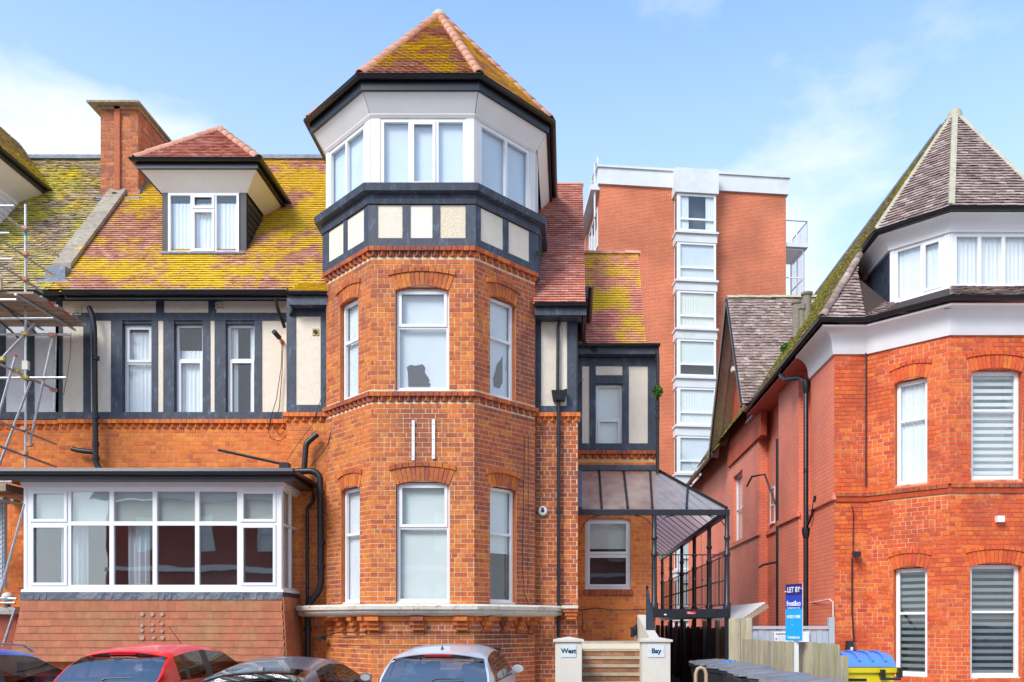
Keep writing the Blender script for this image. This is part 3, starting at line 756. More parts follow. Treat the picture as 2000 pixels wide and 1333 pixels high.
def px_panels(F, pans, z0, z1, zlo, zhi, mats, d=.028, u0=0, u1=None):
    """cream panels between proud dark timbers on one face"""
    u1 = F.L if u1 is None else u1
    us = [(F.U(a_), F.U(b_)) for a_, b_ in pans]
    q = MB(); q.fbox(F, u0, u1, z1, zhi, -.003, d); obj('timber_rail', q, M['timber'], H)
    q = MB(); q.fbox(F, u0, u1, zlo, z0, -.003, d); obj('timber_rail', q, M['timber'], H)
    e = [u0] + [x for p in us for x in p] + [u1]
    for i in range(0, len(e), 2):
        if e[i + 1] - e[i] > .01:
            q = MB(); q.fbox(F, e[i], e[i + 1], z0, z1, -.003, d - .003 * (i % 4 == 0)); obj('timber_post', q, M['timber'], H)
    for i, p in enumerate(us):
        q = MB(); q.fbox(F, p[0], p[1], z0, z1, -.003, .008); obj('render_panel', q, M[mats[i % len(mats)]], H)
px_panels(GF[2], [(738, 786.5), (801.5, 845), (859.5, 909.5)], zb0, zb1, ZT + .002, 9.96, ['render', 'render_smooth', 'render_rough'], d=.03, u0=-.02, u1=GF[2].L + .02)
px_panels(GF[1], [(643.5, 673), (680, 713)], zb0, zb1, ZT + .002, 9.96, ['render'], d=.03)
px_panels(GF[3], [(937.5, 981.5), (991.5, 1032.5)], zb0, zb1, ZT + .002, 9.96, ['render'], d=.03)
a = MB(); a.fbox(GF[0], 0, GF[0].L, ZT, 9.96, 0, .03); a.fbox(GF[4], 0, GF[4].L, ZT, 9.96, 0, .03); obj('timber_rail', a, M['timber'], H)
# sill moulding
a = MB(); a.sweep(PT, [(0, 9.95), (.10, 9.97), (.12, 10.06), (.10, 10.08), (.10, 10.14), (.22, 10.17), (.24, 10.30), (.20, 10.33), (0, 10.33)])
obj('sill_moulding', a, M['timber'], H, smooth=True)
# glazed lantern
zl0, zl1 = 10.33, Z(232, YF)
for i, F in ((2, FF), (1, FL), (3, FRt)):
    L_ = F.L
    if i == 2: w = window(H, F, F.U(743), F.U(911), zl0, zl1, (.345, .655), (), sash=((1, 0),), rec=.0, cover='frost', gm='glass_up', room='pale_room', depth=.5, fr=.07, mull=.07)
    elif i == 1: w = window(H, F, .12, L_ - .22, zl0, zl1, (.48,), (), rec=.0, cover='frost', gm='glass_up', room='pale_room', depth=.5, fr=.07, mull=.07)
    else: w = window(H, F, .13, L_ - .16, zl0, zl1, (.52,), (), rec=.0, cover='frost', gm='glass_up', room='pale_room', depth=.5, fr=.07, mull=.07)
a = MB()
for F, us in ((FF, ((0, FF.U(743)), (FF.U(911), FF.L))), (FL, ((0, .12), (FL.L - .22, FL.L))), (FRt, ((0, .13), (FRt.L - .16, FRt.L)))):
    for p, q in us: a = MB(); a.fbox(F, p, q, zl0, zl1, -.08, .015); obj('corner_post', a, M['upvc_dull'], H)
a = MB(); a.sweep([PT[1], PT[2], PT[3], PT[4]], [(-.1, zl1), (.02, zl1), (.05, zl1 + .05), (.05, zl1 + .07), (-.1, zl1 + .07)]); obj('head_rail', a, M['upvc_dull'], H)
# side walls of the lantern running back into the main roof
a = MB(); a.box(SL, SL + .1, YS + .02, 20.8, 9.96, 12.1); obj('side_wall', a, M['darkboard'], H)
a = MB(); a.box(SR - .1, SR, YS + .02, 21.6, 9.1, 12.2); obj('side_wall', a, M['darkboard'], H)
a = MB(); a.box(SR, SR + .04, YS + .05, 18.4, 10.33, 11.74); obj('corner_board', a, M['upvc_dull'], H)
# unseen sheet filling the tower's own plan, added to keep the light out
a = MB(); a.add([(SL, YS, 9.9), (TL, YF, 9.9), (TR, YF, 9.9), (SR, YS, 9.9), (SR, 21, 9.9), (SL, 21, 9.9)], [(0, 1, 2, 3, 4, 5)]); obj('tower_light_stop', a, M['room'], H)
# coved soffit, gutter
z_s0, z_s1 = zl1 + .07, 12.08
PT2 = [(SL, 20.6), (SL, YS), (TL, YF), (TR, YF), (SR, YS), (SR, 21.6)]
sp0 = offs(PT2, .05); sp1 = offs(PT2, .26)
for i in range(5):
    a = MB(); e = .004
    p, q, r, s_ = sp0[i], sp0[i + 1], sp1[i + 1], sp1[i]
    def lerp(a_, b_, t): return (a_[0] + (b_[0] - a_[0]) * t, a_[1] + (b_[1] - a_[1]) * t)
    p2, q2 = lerp(p, q, e), lerp(p, q, 1 - e); s2, r2 = lerp(s_, r, e), lerp(s_, r, 1 - e)
    a.add([(*p2, z_s0), (*q2, z_s0), (*r2, z_s1), (*s2, z_s1), (*p2, z_s0 + .03), (*q2, z_s0 + .03), (p2[0], p2[1], z_s1 + .02), (q2[0], q2[1], z_s1 + .02)],
          [(0, 1, 2, 3), (4, 5, 7, 6), (3, 2, 7, 6), (0, 3, 6, 4), (1, 5, 7, 2)])
    obj('soffit_panel', a, M['soffit'], H)
a = MB(); a.sweep(PT2, [(.24, 12.05), (.30, 12.05), (.30, 12.28), (.24, 12.28)]); obj('fascia', a, M['gutter'], H)
a = MB(); a.sweep(PT2, gutter_prof(12.28, .065, .30)); obj('gutter', a, M['gutter'], H, smooth=True)
# tower roof
ev = offs(PT2, .34); ZE = 12.31; AP = Vector((X(858, 18.76), 18.76, 15.33))
trs = Singles('roof_tile', unit_tile(M['tile_tower'], .165, .10), H, 150)
tr, sub = MB(), MB()
tile_roof(tr, sub, [(*ev[2], ZE), (*ev[3], ZE), AP], w=.165, g=.098, singles=trs)
for a_, b_ in ((1, 2), (3, 4)): tile_roof(tr, sub, [(*ev[a_], ZE), (*ev[b_], ZE), AP], w=.165, g=.098)
AB = AP + Vector((0, 3.6, 0))
tile_roof(tr, sub, [(ev[0][0], 22.36, ZE), (*ev[1], ZE), AP, AB], w=.165, g=.098)
tile_roof(tr, sub, [(*ev[4], ZE), (ev[5][0], 22.36, ZE), AB, AP], w=.165, g=.098)
obj('tower_roof_tiles', tr, M['tile_tower'], H, kind='stuff'); obj('tower_roof_underlay', sub, M['sub'], H)
for i in (1, 2, 3, 4): hip_line((*ev[i], ZE + .03), AP + Vector((0, 0, .03)), M['hip'], H, r=.105, step=.31)
a = MB(); a.lathe((AP.x, AP.y, AP.z - .10), [(.20, -.06), (.17, .08), (.10, .17), (.02, .22)], 12); obj('roof_cap', a, M['hip_moss'], H, True)
for i in (2, 3, 4, 1):
    a = MB(); p = Vector((*ev[i], ZE)); d = (p - AP).normalized(); a.tube([p + d * -.05 + Vector((0, 0, .02)), p + d * .10 + Vector((0, 0, .03)), p + d * .12 + Vector((0, 0, .11))], .011, 6); obj('hip_iron', a, M['castiron'], H)

# ---------------------------------------------------------- left part: wall, timber storey
YW = 18.6; YP = 18.0
XL0 = -11.2
FW = FR(XL0, YW, X(560, YP), YW)                 # main wall, left
FPL = FR(X(560, YP), YP, SL, YP)                 # pilaster block left of the tower
FPR = FR(SR, YP, .20, YP)                        # block right of the tower
bed('mortar_warm', FW, 0, FW.L, 0, 6.30, [])
bricks(wallw, FW, 0, FW.L, 4.6, 6.12, [])
a = MB(); dogtooth(a, FW, 0, FW.L, 6.30); dogtooth(a, FPL, -.06, FPL.L + .1, ZM - .03); dogtooth(a, FPR, -.05, FPR.L + .06, ZM - .03)
obj('brick_band', a, M['brick_warm'], H, kind='stuff')
bed('mortar_warm', FPL, 0, FPL.L, 0, 6.30, []); bricks(wallw, FPL, 0, FPL.L, 0, 6.12, [])
FPS = FR(X(560, YP), YW, X(560, YP), YP); bed('mortar_warm', FPS, 0, .6, 0, 9.0, []); bricks(wallw, FPS, 0, .6, 4.6, 6.12, [])
bed('mortar', FPR, 0, FPR.L, 0, 6.30, []); bricks(wallbr, FPR, 0, FPR.L, 0, 6.12, [])
FPQ = FR(.20, YP, .20, 20.0); bed('mortar', FPQ, 0, 2.0, 0, 8.6, []); bricks(wallb, FPQ, 0, 2.0, 1.3, 6.12, [])

def tbeam(F, ax, bx, ay, by, d=.03, m='timber', name='timber_post', yy=None):
    u0, u1 = F.U(ax), F.U(bx); Y = F.o[1] if yy is None else yy
    q = MB(); q.fbox(F, u0, u1, Z(by, Y), Z(ay, Y), -.003, d); return obj(name, q, M[m], H)
# openings of the three windows
wz0, wz1 = Z(815, YW), Z(633, YW)
w3 = [(240, 297), (341, 397), (441.5, 498)]
ops = [(FW.U(a_), FW.U(b_), wz0, wz1) for a_, b_ in w3]
zEv = Z(588, YW)
a = MB(); r_ = MB(); backing(a, FW, 0, FW.L, 6.30, 9.0, ops, d=.0, reveal=r_, rd=-.2); obj('timber_storey_wall', a, M['timber'], H); obj('window_reveal', r_, M['timber'], H)
q = MB(); q.fbox(FW, 0, FW.L, 8.92, 9.25, -.02, .0); 
tbeam(FW, 108, 561, 612.5, 627, .035, name='timber_rail')
tbeam(FW, 108, 561, 806, 820, .04, name='timber_rail')
for p in ((110, 123), (164, 178), (218, 240), (297, 309), (320, 341), (397, 411), (420, 441.5), (498, 512)): tbeam(FW, *p, 627, 806)
for p in ((123, 164), (178, 218), (309, 320), (411, 420), (512, 561)): tbeam(FW, *p, 627, 806, .012, 'render', 'render_panel')
for p in ((123, 305.6), (321, 408), (423, 561)): tbeam(FW, *p, 589, 612.5, .012, 'render', 'render_panel')
for p in ((305.6, 321), (408, 423)): tbeam(FW, *p, 586, 612.5)
for i, (a_, b_) in enumerate(w3):
    window(H, FW, FW.U(a_) + .005, FW.U(b_) - .005, wz0 + .03, wz1, (), (.585 if i == 0 else .62,), sash=(((0, 1),) if i == 0 else ((0, 0),)), rec=.09,
           cover=('curtain', 'curtain', 'split')[i], cov=(0, .95 if i == 0 else .75), gm='glass', depth=.5)
# left pilaster, timber storey
a = MB(); backing(a, FPL, 0, FPL.L, 6.30, 8.75, []); backing(a, FPR, 0, FPR.L, 6.30, 8.5, []); obj('timber_storey_wall', a, M['timber'], H)
tbeam(FPL, 560.5, 640, 594, 619, .035, name='timber_rail'); tbeam(FPL, 560.5, 640, 792, 808, .035, name='timber_rail')
tbeam(FPL, 560.5, 578.5, 619, 792); tbeam(FPL, 627, 640, 619, 792); tbeam(FPL, 578.5, 627, 619, 792, .012, 'render', 'render_panel')
tbeam(FPR, 1041, 1126, 606, 621.5, .035, name='timber_rail'); tbeam(FPR, 1041, 1126, 794, 808, .035, name='timber_rail')
tbeam(FPR, 1041, 1057, 621.5, 794); tbeam(FPR, 1107.5, 1126, 621.5, 794); tbeam(FPR, 1057, 1107.5, 621.5, 794, .012, 'render', 'render_panel')
# vents
def tv(F, ax, bx, ay, by, d, m, name):
    Y = F.o[1]; q = MB(); u0, u1, z0, z1 = F.U(ax), F.U(bx), Z(by, Y), Z(ay, Y); t = .02
    q.fbox(F, u0, u1, z0, z0 + t, 0, d); q.fbox(F, u0, u1, z1 - t, z1, 0, d); q.fbox(F, u0, u0 + t, z0 + t, z1 - t, 0, d); q.fbox(F, u1 - t, u1, z0 + t, z1 - t, 0, d)
    q.fbox(F, u0 + t, u1 - t, (z0 + z1) / 2 - .008, (z0 + z1) / 2 + .008, 0, d - .006)
    q.fbox(F, u0 + t, u1 - t, z0 + t, z1 - t, 0, .016)
    return obj(name, q, M[m], H)
tv(FW, 148, 160, 603, 617, .045, 'cream', 'wall_vent'); tv(FW, 422, 435, 592, 605, .045, 'cream', 'wall_vent')
q = MB(); Y = YP; u0 = FPL.U(617)
q.fbox(FPL, u0 - .07, u0 + .07, Z(656, Y), Z(643, Y), 0, .03); v_ = obj('flue_vent', q, M['brass'], H)
q = MB(); c = Vector(fp(FPL, u0, .03, Z(649.5, Y))); q.tube([c, c + Vector((0, -.02, 0))], .045, 12); obj('vent_hole', q, M['ink'], v_)

# main roof, left
ZEV, YEV, SLP = 8.93, 18.2, 1.22
RY, RZ = 22.5, 8.93 + SLP * 4.3
def roofz(Y): return ZEV + SLP * (Y - YEV)
rs = Singles('roof_tile', unit_tile(M['tile'], .165, .10), H, 150)
mr_, ms_ = MB(), MB()
tile_roof(mr_, ms_, [(XL0, YEV, ZEV), (-4.9, YEV, ZEV), (-4.9, RY, RZ), (XL0, RY, RZ)], g=.098, singles=rs, rough=.004)
obj('main_roof_tiles', mr_, M['tile'], H, kind='stuff'); obj('main_roof_underlay', ms_, M['sub'], H)
a = MB(); a.add([(XL0, RY, RZ), (-1.6, RY, RZ), (-1.6, 27, 8.9), (XL0, 27, 8.9)], [(0, 1, 2, 3)]); obj('rear_roof', a, M['tile_red'], H)
a = MB(); a.add([(-10.7, YW + .01, 0), (.2, YW + .3, 0), (.2, YW + .3, 8), (-10.7, YW + .01, 8)], [(0, 1, 2, 3)])
a = MB(); a.box(XL0 + .1, -4.6, RY - .16, RY + .16, RZ - .04, RZ + .055); obj('lead_ridge', a, M['lead'], H)
a = MB(); a.sweep([(XL0 + .35, YEV), (-5.83, YEV)], [(-.05, 8.81), (-.005, 8.81), (-.005, 8.92), (-.05, 8.92)]); obj('fascia', a, M['gutter'], H)
a = MB(); a.sweep([(XL0 + .35, YEV), (-5.83, YEV)], gutter_prof(8.93, .062, 0)); obj('gutter', a, M['gutter'], H, smooth=True)
a = MB(); a.box(XL0, -5.84, YEV - .02, YW + .05, 9.0, 9.02); obj('soffit', a, M['darkboard'], H)
# lower eaves piece by the tower
tr2, su2 = MB(), MB(); tile_roof(tr2, su2, [(-5.86, 17.72, 8.76), (-4.95, 17.72, 8.76), (-4.95, 18.4, 9.2), (-5.86, 18.4, 9.2)], g=.098)
obj('eaves_tiles', tr2, M['tile'], H, kind='stuff'); obj('eaves_underlay', su2, M['sub'], H)
a = MB(); a.sweep([(-5.88, 17.72), (-5.05, 17.72)], gutter_prof(8.74, .055, 0)); obj('gutter', a, M['gutter'], H, smooth=True)
a = MB(); a.box(-5.86, -5.05, 17.70, 18.0, 8.50, 8.68); obj('fascia', a, M['timber'], H)

# parapet coping running up the slope
n = 5
for i in range(n):
    ya, yb = 18.75 + (21.35 - 18.75) * i / n, 18.75 + (21.35 - 18.75) * (i + 1) / n - .02
    a = MB(); x0, x1 = XL0 - .26, XL0 + .16; o_ = .22 + rnd.uniform(-.006, .006)
    P = [(x0, ya, roofz(ya) + o_ - .12), (x1, ya, roofz(ya) + o_ - .12), (x1, yb, roofz(yb) + o_ - .12), (x0, yb, roofz(yb) + o_ - .12),
         (x0, ya, roofz(ya) + o_), (x1, ya, roofz(ya) + o_), (x1, yb, roofz(yb) + o_), (x0, yb, roofz(yb) + o_)]
    a.box8(P); obj('coping_stone', a, M['coping'], H)
a = MB(); a.box8([(XL0 - .2, 18.7, roofz(18.7) - .3), (XL0 + .1, 18.7, roofz(18.7) - .3), (XL0 + .1, 21.4, roofz(21.4) - .3), (XL0 - .2, 21.4, roofz(21.4) - .3),
                  (XL0 - .2, 18.78, roofz(18.78) + .1), (XL0 + .1, 18.78, roofz(18.78) + .1), (XL0 + .1, 21.4, roofz(21.4) + .1), (XL0 - .2, 21.4, roofz(21.4) + .1)]); obj('parapet', a, M['brick_reveal'], H)
a = MB(); a.box(XL0 - .27, XL0 + .17, 18.52, 18.74, roofz(18.6) - .12, roofz(18.75) + .06); obj('lead_flashing', a, M['lead'], H); a = MB(); a.box(XL0 - .42, XL0 + .28, 18.45, 18.6, roofz(18.5) - .05, roofz(18.5) + .05); obj('lead_flashing', a, M['lead'], H)

# chimney
cx0, cx1, cy0, cy1 = X(197, 21.1), X(270, 21.1), 21.1, 22.85
czb, czt = 11.6, Z(210, 21.1)
FC = FR(cx0, cy0, cx1, cy0); FCs = FR(cx1, cy0, cx1, cy1)
cbk = MB(); cm = MB(); backing(cm, FC, 0, FC.L, czb, czt, []); backing(cm, FCs, 0, FCs.L, czb, czt, []); cm.quad((cx0, cy1, czb), (cx0, cy0, czb), (cx0, cy0, czt), (cx0, cy1, czt))
bricks(cbk, FC, 0, FC.L, czb, czt, []); bricks(cbk, FCs, 0, FCs.L, czb, czt, [])
cbk.fbox(FC, .36, .50, 12.55, czt, 0, .06)
cb_ = obj('chimney', cm, M['mortar_warm'], H); obj('chimney_brickwork', cbk, M['brick_stack'], cb_, kind='stuff')
a = MB(); a.box(cx0 - .24, cx1 + .12, cy0 - .22, cy1 + .2, czt, czt + .05); a.box(cx0 - .06, cx1 + .04, cy0 - .06, cy1 + .05, czt - .07, czt - .002); obj('chimney_cap', a, M['coping'], cb_)
a = MB(); a.tube([(cx0 + .43, cy0 - .1, 12.50), (cx0 + .43, cy0 - .1, 12.3)], [.10, .08], 8); obj('chimney_bracket', a, M['castiron'], cb_)
for i in range(9):
    yy = 21.1 + i * .11; a = MB(); a.box(cx1 + .0, cx1 + .04, yy, yy + .10, roofz(yy) + .0, roofz(yy) + .20); obj('stepped_flashing', a, M['lead'], H)
a = MB(); a.box(cx0 - .05, cx1 + .1, 20.96, 21.09, roofz(21.0) - .02, roofz(21.0) + .07); obj('lead_flashing', a, M['lead'], H)

# dormer
YD = 19.33; dx0, dx1 = X(318, YD), X(482, YD)
FD = FR(dx0, YD, dx1, YD); dz0, dz1 = Z(497, YD), Z(379, YD)
Dm = MB(); Dm.box(dx0 + .03, dx0 + .09, YD + .03, 21.0, dz0 - .1, dz1 + .1); Dm.box(dx1 - .09, dx1 - .03, YD + .03, 21.0, dz0 - .1, dz1 + .1); Dm.box(dx0 + .09, dx1 - .09, YD + .5, 21.0, dz0 - .1, dz1 + .1); Dm.box(dx0 + .09, dx1 - .09, YD + .03, YD + .5, dz1, dz1 + .1); D = obj('dormer', Dm, M['darkboard'], H)
a = MB(); a.fbox(FD, FD.U(318), FD.U(330), dz0, dz1, -.03, .03); obj('corner_board', a, M['darkboard'], D); a = MB(); a.fbox(FD, FD.U(469), FD.U(482), dz0, dz1, -.03, .03); obj('corner_board', a, M['darkboard'], D)
window(H, FD, FD.U(330.5), FD.U(468.5), dz0, dz1 - .01, (.333, .667), (.73,), sash=((1, 0), (1, 1)), rec=-.06, cover='curtain', cov=(0, .88), gm='glass', depth=.30, merge=((0, 0), (2, 0)), room='room')
for k in range(8):
    z = dz0 + k * .165; y0 = YD + .03; y1 = YEV + (z + .1 - ZEV) / SLP + .2
    a = MB(); a.box8([(dx1 - .03, y0, z), (dx1 + .025, y0, z), (dx1 + .025, y1, z), (dx1 - .03, y1, z), (dx1 - .03, y0, z + .17), (dx1 + .005, y0, z + .17), (dx1 + .005, y1, z + .17), (dx1 - .03, y1, z + .17)])
    obj('weatherboard', a, M['darkboard'], D)
PD = [(dx0, 21.2), (dx0, YD), (dx1, YD), (dx1, 21.2)]
s0, s1 = offs(PD, .02), offs(PD, .36); zs0, zs1 = dz1 + .01, 12.05
for i in range(3):
    a = MB(); a.add([(*s0[i], zs0), (*s0[i + 1], zs0), (*s1[i + 1], zs1), (*s1[i], zs1), (*s0[i], zs0 + .03), (*s0[i + 1], zs0 + .03), (*s0[i + 1], zs1 + .02), (*s0[i], zs1 + .02)],
                    [(0, 1, 2, 3), (4, 5, 6, 7), (3, 2, 6, 7), (0, 3, 7, 4), (1, 5, 6, 2)]); obj('soffit_panel', a, M['soffit'], D)
a = MB(); a.sweep(PD, [(.34, zs1 - .03), (.40, zs1 - .03), (.40, zs1 + .16), (.34, zs1 + .16)]); obj('fascia', a, M['gutter'], D)
a = MB(); a.sweep(PD, gutter_prof(zs1 + .15, .06, .40)); obj('gutter', a, M['gutter'], D, smooth=True)
e = offs(PD, .44); ze = zs1 + .17; AD = Vector((X(430, 20.19), 20.19, 13.62)); AE = Vector((AD.x, 22.0, 13.62))
dt, ds = MB(), MB()
tile_roof(dt, ds, [(*e[1], ze), (*e[2], ze), AD], g=.098)
tile_roof(dt, ds, [(*e[2], ze), (e[3][0], 21.0, ze), AE, AD], g=.098); tile_roof(dt, ds, [(e[0][0], 21.0, ze), (*e[1], ze), AD, AE], g=.098)
obj('dormer_tiles', dt, M['tile_red'], D, kind='stuff'); obj('dormer_underlay', ds, M['sub'], D)
for p in (e[1], e[2]): hip_line((*p, ze + .02), AD + Vector((0, 0, .02)), M['hip'], H, r=.10, step=.31)
a = MB(); a.box(dx0 + .02, dx1 - .0, YD - .16, YD - .06, dz0 - .05, dz0 - .01); obj('lead_flashing', a, M['lead'], H)

# ---------------------------------------------------------- right part: red roof beside the tower
rr, ru = MB(), MB(); RX = .36
tile_roof(rr, ru, [(-.74, 17.6, 8.45), (RX, 17.6, 8.45), (RX, 21.15, 12.8), (-.74, 21.15, 12.8)], g=.098)
obj('side_roof_tiles', rr, M['tile_red'], H, kind='stuff'); obj('side_roof_underlay', ru, M['sub'], H)
a = MB(); a.tube([(-.8, 21.17, 12.82), (RX + .02, 21.17, 12.82)], .05, 8); obj('ridge_tile', a, M['hip'], H)
a = MB(); a.add([(RX - .02, 17.65, 8.43), (RX - .02, 21.15, 12.75), (RX - .02, 24.7, 8.4)], [(0, 1, 2)]); obj('gable_wall', a, M['render'], H)
a = MB(); a.add([(-.74, 21.16, 12.8), (RX, 21.16, 12.8), (RX, 24.7, 8.4), (-.74, 24.7, 8.4)], [(0, 1, 2, 3)]); obj('rear_roof', a, M['tile_red'], H)
a = MB(); a.sweep([(-.70, 17.6), (RX + .02, 17.6)], [(-.05, 8.25), (0, 8.25), (0, 8.45), (-.05, 8.45)]); a.box(-.7, .28, 17.58, 18, 8.24, 8.26); obj('fascia', a, M['timber'], H)
a = MB(); a.sweep([(-.70, 17.6), (RX + .04, 17.6)], gutter_prof(8.46, .055, 0)); obj('gutter', a, M['gutter'], H, smooth=True)
a = MB(); a.sweep([(.42, 18.1), (.42, 20.6)], gutter_prof(9.08, .065, 0)); obj('gutter', a, M['gutter'], H, smooth=True)
a = MB(); a.box(.33, .42, 18.1, 20.6, 8.78, 9.05); obj('fascia', a, M['gutter'], H)
# rainwater pipes
def pipe(pts, r, parent, m='castiron', name='downpipe', collars=(), Y=None):
    P = [Vector((X(p[0], p[2] if len(p) > 2 else Y), p[2] if len(p) > 2 else Y, Z(p[1], p[2] if len(p) > 2 else Y))) for p in pts]
    Q = [P[0]]
    for i in range(1, len(P) - 1):
        a_, b_, c_ = P[i - 1], P[i], P[i + 1]; k = min(.09, (b_ - a_).length * .45, (c_ - b_).length * .45)
        p1 = b_ + (a_ - b_).normalized() * k; p2 = b_ + (c_ - b_).normalized() * k
        for t in (0, .25, .5, .75, 1): Q.append(p1 * (1 - t) ** 2 + b_ * 2 * t * (1 - t) + p2 * t * t)
    Q.append(P[-1])
    mb_ = MB(); mb_.tube(Q, r, 10)
    for cpx, cpy in collars:
        yy = Y; c_ = Vector((X(cpx, yy), yy, Z(cpy, yy))); mb_.tube([c_ + Vector((0, 0, .04)), c_ - Vector((0, 0, .04))], r * 1.28, 10)
    return obj(name, mb_, M[m], parent, smooth=True)
pipe([(173, 600), (180, 614), (184, 640), (187, 905), (196, 919), (235, 920)], .058, H, Y=18.38, collars=((187, 700), (187, 868), (187, 895), (187, 815)), name='soil_pipe')
pipe([(141, 877), (152, 880), (186, 884)], .055, H, Y=18.4, name='soil_pipe')
pipe([(620, 848, 17.85), (598, 866, 17.8), (594, 920, 17.8)], .06, H, name='soil_pipe')
pipe([(556, 922), (612, 920), (625, 930), (627, 1140), (622, 1156), (604, 1178), (601, 1200), (601, 1330)], .066, H, Y=17.72, collars=((626, 962), (627, 1108), (627, 1060), (601, 1230)), name='soil_pipe')
pipe([(612, 962, 17.9), (612, 980, 17.9), (600, 992, 17.9), (600, 1170, 17.8), (601, 1200, 17.8)], .035, H)
pipe([(540, 582, 18.0), (540, 596, 18.05), (556, 640, 18.4)], .036, H)
pipe([(572, 590, 17.9), (571, 612, 17.9), (556, 628, 18.3)], .036, H)
pipe([(1095, 600), (1096, 615), (1090, 640), (1089, 765)], .036, H, Y=17.9)
pipe([(1091, 780), (1091, 1245)], .040, H, Y=17.88, collars=((1091, 845), (1091, 865), (1091, 1000), (1091, 1120)))
pipe([(1133, 743, 18.6), (1100, 766, 17.9)], .034, H)
q = MB(); Y = 17.86; q.box8([(X(1080, Y), Y - .09, Z(783, Y)), (X(1103, Y), Y - .09, Z(783, Y)), (X(1103, Y), Y + .1, Z(783, Y)), (X(1080, Y), Y + .1, Z(783, Y)),
       (X(1077, Y), Y - .12, Z(765, Y)), (X(1107, Y), Y - .12, Z(765, Y)), (X(1107, Y), Y + .1, Z(765, Y)), (X(1077, Y), Y + .1, Z(765, Y))]); obj('hopper', q, M['castiron'], H)
pipe([(1140, 618, 19.0), (1140, 668, 19.6), (1150, 680, 19.8), (1165, 684, 19.7)], .045, H)

# windows of the tower
window(H, FF, oF[0][0] + .01, oF[0][1] - .01, zg0 + .03, zg1 - .01, (), (.62,), sash=((0, 1),), rec=.09, cover='blind', cov=(0, 1))
wt = window(H, FF, oF[1][0] + .01, oF[1][1] - .01, zf0 + .03, zf1 - .01, (), (.62,), sash=((0, 1),), rec=.09, cover='frost', room='pale_room')
def torn(F, pts, d, par):
    q = MB(); P = [fp(F, F.U(px), d, F.Zp(px, py)) for px, py in pts]; n = (F.n[0] * .002, F.n[1] * .002, 0)
    q.add(P + [tuple(p[i] + n[i] for i in range(3)) for p in P], [tuple(range(len(P))), tuple(range(2 * len(P) - 1, len(P) - 1, -1))]); obj('torn_hole', q, M['torn'], par)
torn(FF, [(794, 750), (793, 722), (791, 712), (798, 707), (808, 709), (822, 706), (827, 712), (826, 722), (832, 730), (836, 738), (833, 741), (838, 745), (835, 750)], -.19, wt)
window(H, FL, oL[0][0] + .01, oL[0][1] - .01, zg0 + .03, zg1 - .04, (), (.60,), rec=.09, cover='curtain', cov=(.0, 1), room='pale_room')
window(H, FL, oL[1][0] + .01, oL[1][1] - .01, zf0 + .03, zf1 - .04, (), (.60,), rec=.09, cover='curtain', cov=(0, 1), room='pale_room')
window(H, FRt, oR[0][0] + .01, oR[0][1] - .01, zg0 + .03, zg1 - .04, (), (.60,), rec=.09, cover='blind', cov=(.42, 1))
window(H, FRt, oR[1][0] + .01, oR[1][1] - .01, zf0 + .03, zf1 - .04, (), (.60,), rec=.09, cover='frost', room='pale_room')
torn(FRt, [(977, 752), (976, 735), (980, 722), (983, 708), (990, 700), (994, 692), (994, 744), (988, 756)], -.19, H)

# ---------------------------------------------------------- flat roofed window bay
YB = 16.9; BX0, BX1 = X(50, YB), X(549, YB); YBe = 18.0 - .01
FB = FR(BX0, YB, BX1, YB); FBs = FR(BX1, YB, BX1 - .03, 18.3); FBl = FR(BX0, 18.5, BX0, YB)
bz0, bz1 = Z(1151, YB), Z(952, YB)
cb_ = [(x - 51) / 497 for x in (133, 217, 302, 385.5, 468.5)]
window(H, FB, 0.03, FB.L - .03, bz0, bz1, cb_, (.645,), sash=((0, 0), (0, 1), (5, 0), (5, 1)), rec=0, cover='blind', cov=(.62, 1), gm='glass_bay', depth=1.1, room=None, fr=.085, mull=.085, label='wide white twelve light window')
window(H, FBs, .02, FBs.L - .05, bz0, bz1, (.5,), (.645,), rec=0, cover='blind', cov=(.0, 1), gm='glass', room=None, fr=.045, mull=.04)
a = MB(); a.box(BX0 + .1, BX1 - .12, 18.0, 18.2, bz0 - .1, bz1 + .1); a.box(BX0 + .0, BX0 + .06, YB + .1, 18.2, bz0 - .1, bz1 + .1); a.box(BX0 + .1, BX1 - .12, YB + .08, 18.0, bz0 - .1, bz0 - .02); obj('room_lining', a, M['room'], H)
for k_, (a_, b_) in enumerate(((-10.3, -9.75), (-8.95, -8.5))):
    a = MB(); corrug(a, FB, a_ - BX0, b_ - BX0, bz0 + .02, bz1 - .05, -.25, .03, .11); obj('curtain', a, M['curtain'], H, True)
a = MB(); a.fbox(FB, -.03, .03, bz0, bz1, -.1, .012); obj('corner_post', a, M['upvc'], H); a = MB(); a.fbox(FB, FB.L - .03, FB.L + .012, bz0, bz1, -.1, .012); obj('corner_post', a, M['upvc'], H)
a = MB(); a.sweep([(BX0, 18.5), (BX0, YB), (BX1, YB), (BX1 - .03, 18.2)], [(-.08, bz0 - .06), (.06, bz0 - .06), (.05, bz0 - .005), (-.08, bz0 - .002)]); obj('window_board', a, M['upvc'], H)
a = MB(); a.sweep([(BX0, 18.5), (BX0, YB), (BX1, YB), (BX1 - .03, 18.2)], [(-.1, bz1), (.05, bz1), (.07, bz1 + .09), (-.1, bz1 + .09)]); obj('head_board', a, M['upvc_dull'], H)
zr0 = bz1 + .09
PBr = [(BX0, 18.55), (BX0, YB), (BX1, YB), (BX1 - .03, 18.0)]
a = MB(); a.sweep(PBr, [(-.3, zr0), (.34, zr0), (.34, zr0 + .16), (.30, zr0 + .24), (-.3, zr0 + .27)]); obj('bay_roof_edge', a, M['gutter'], H)
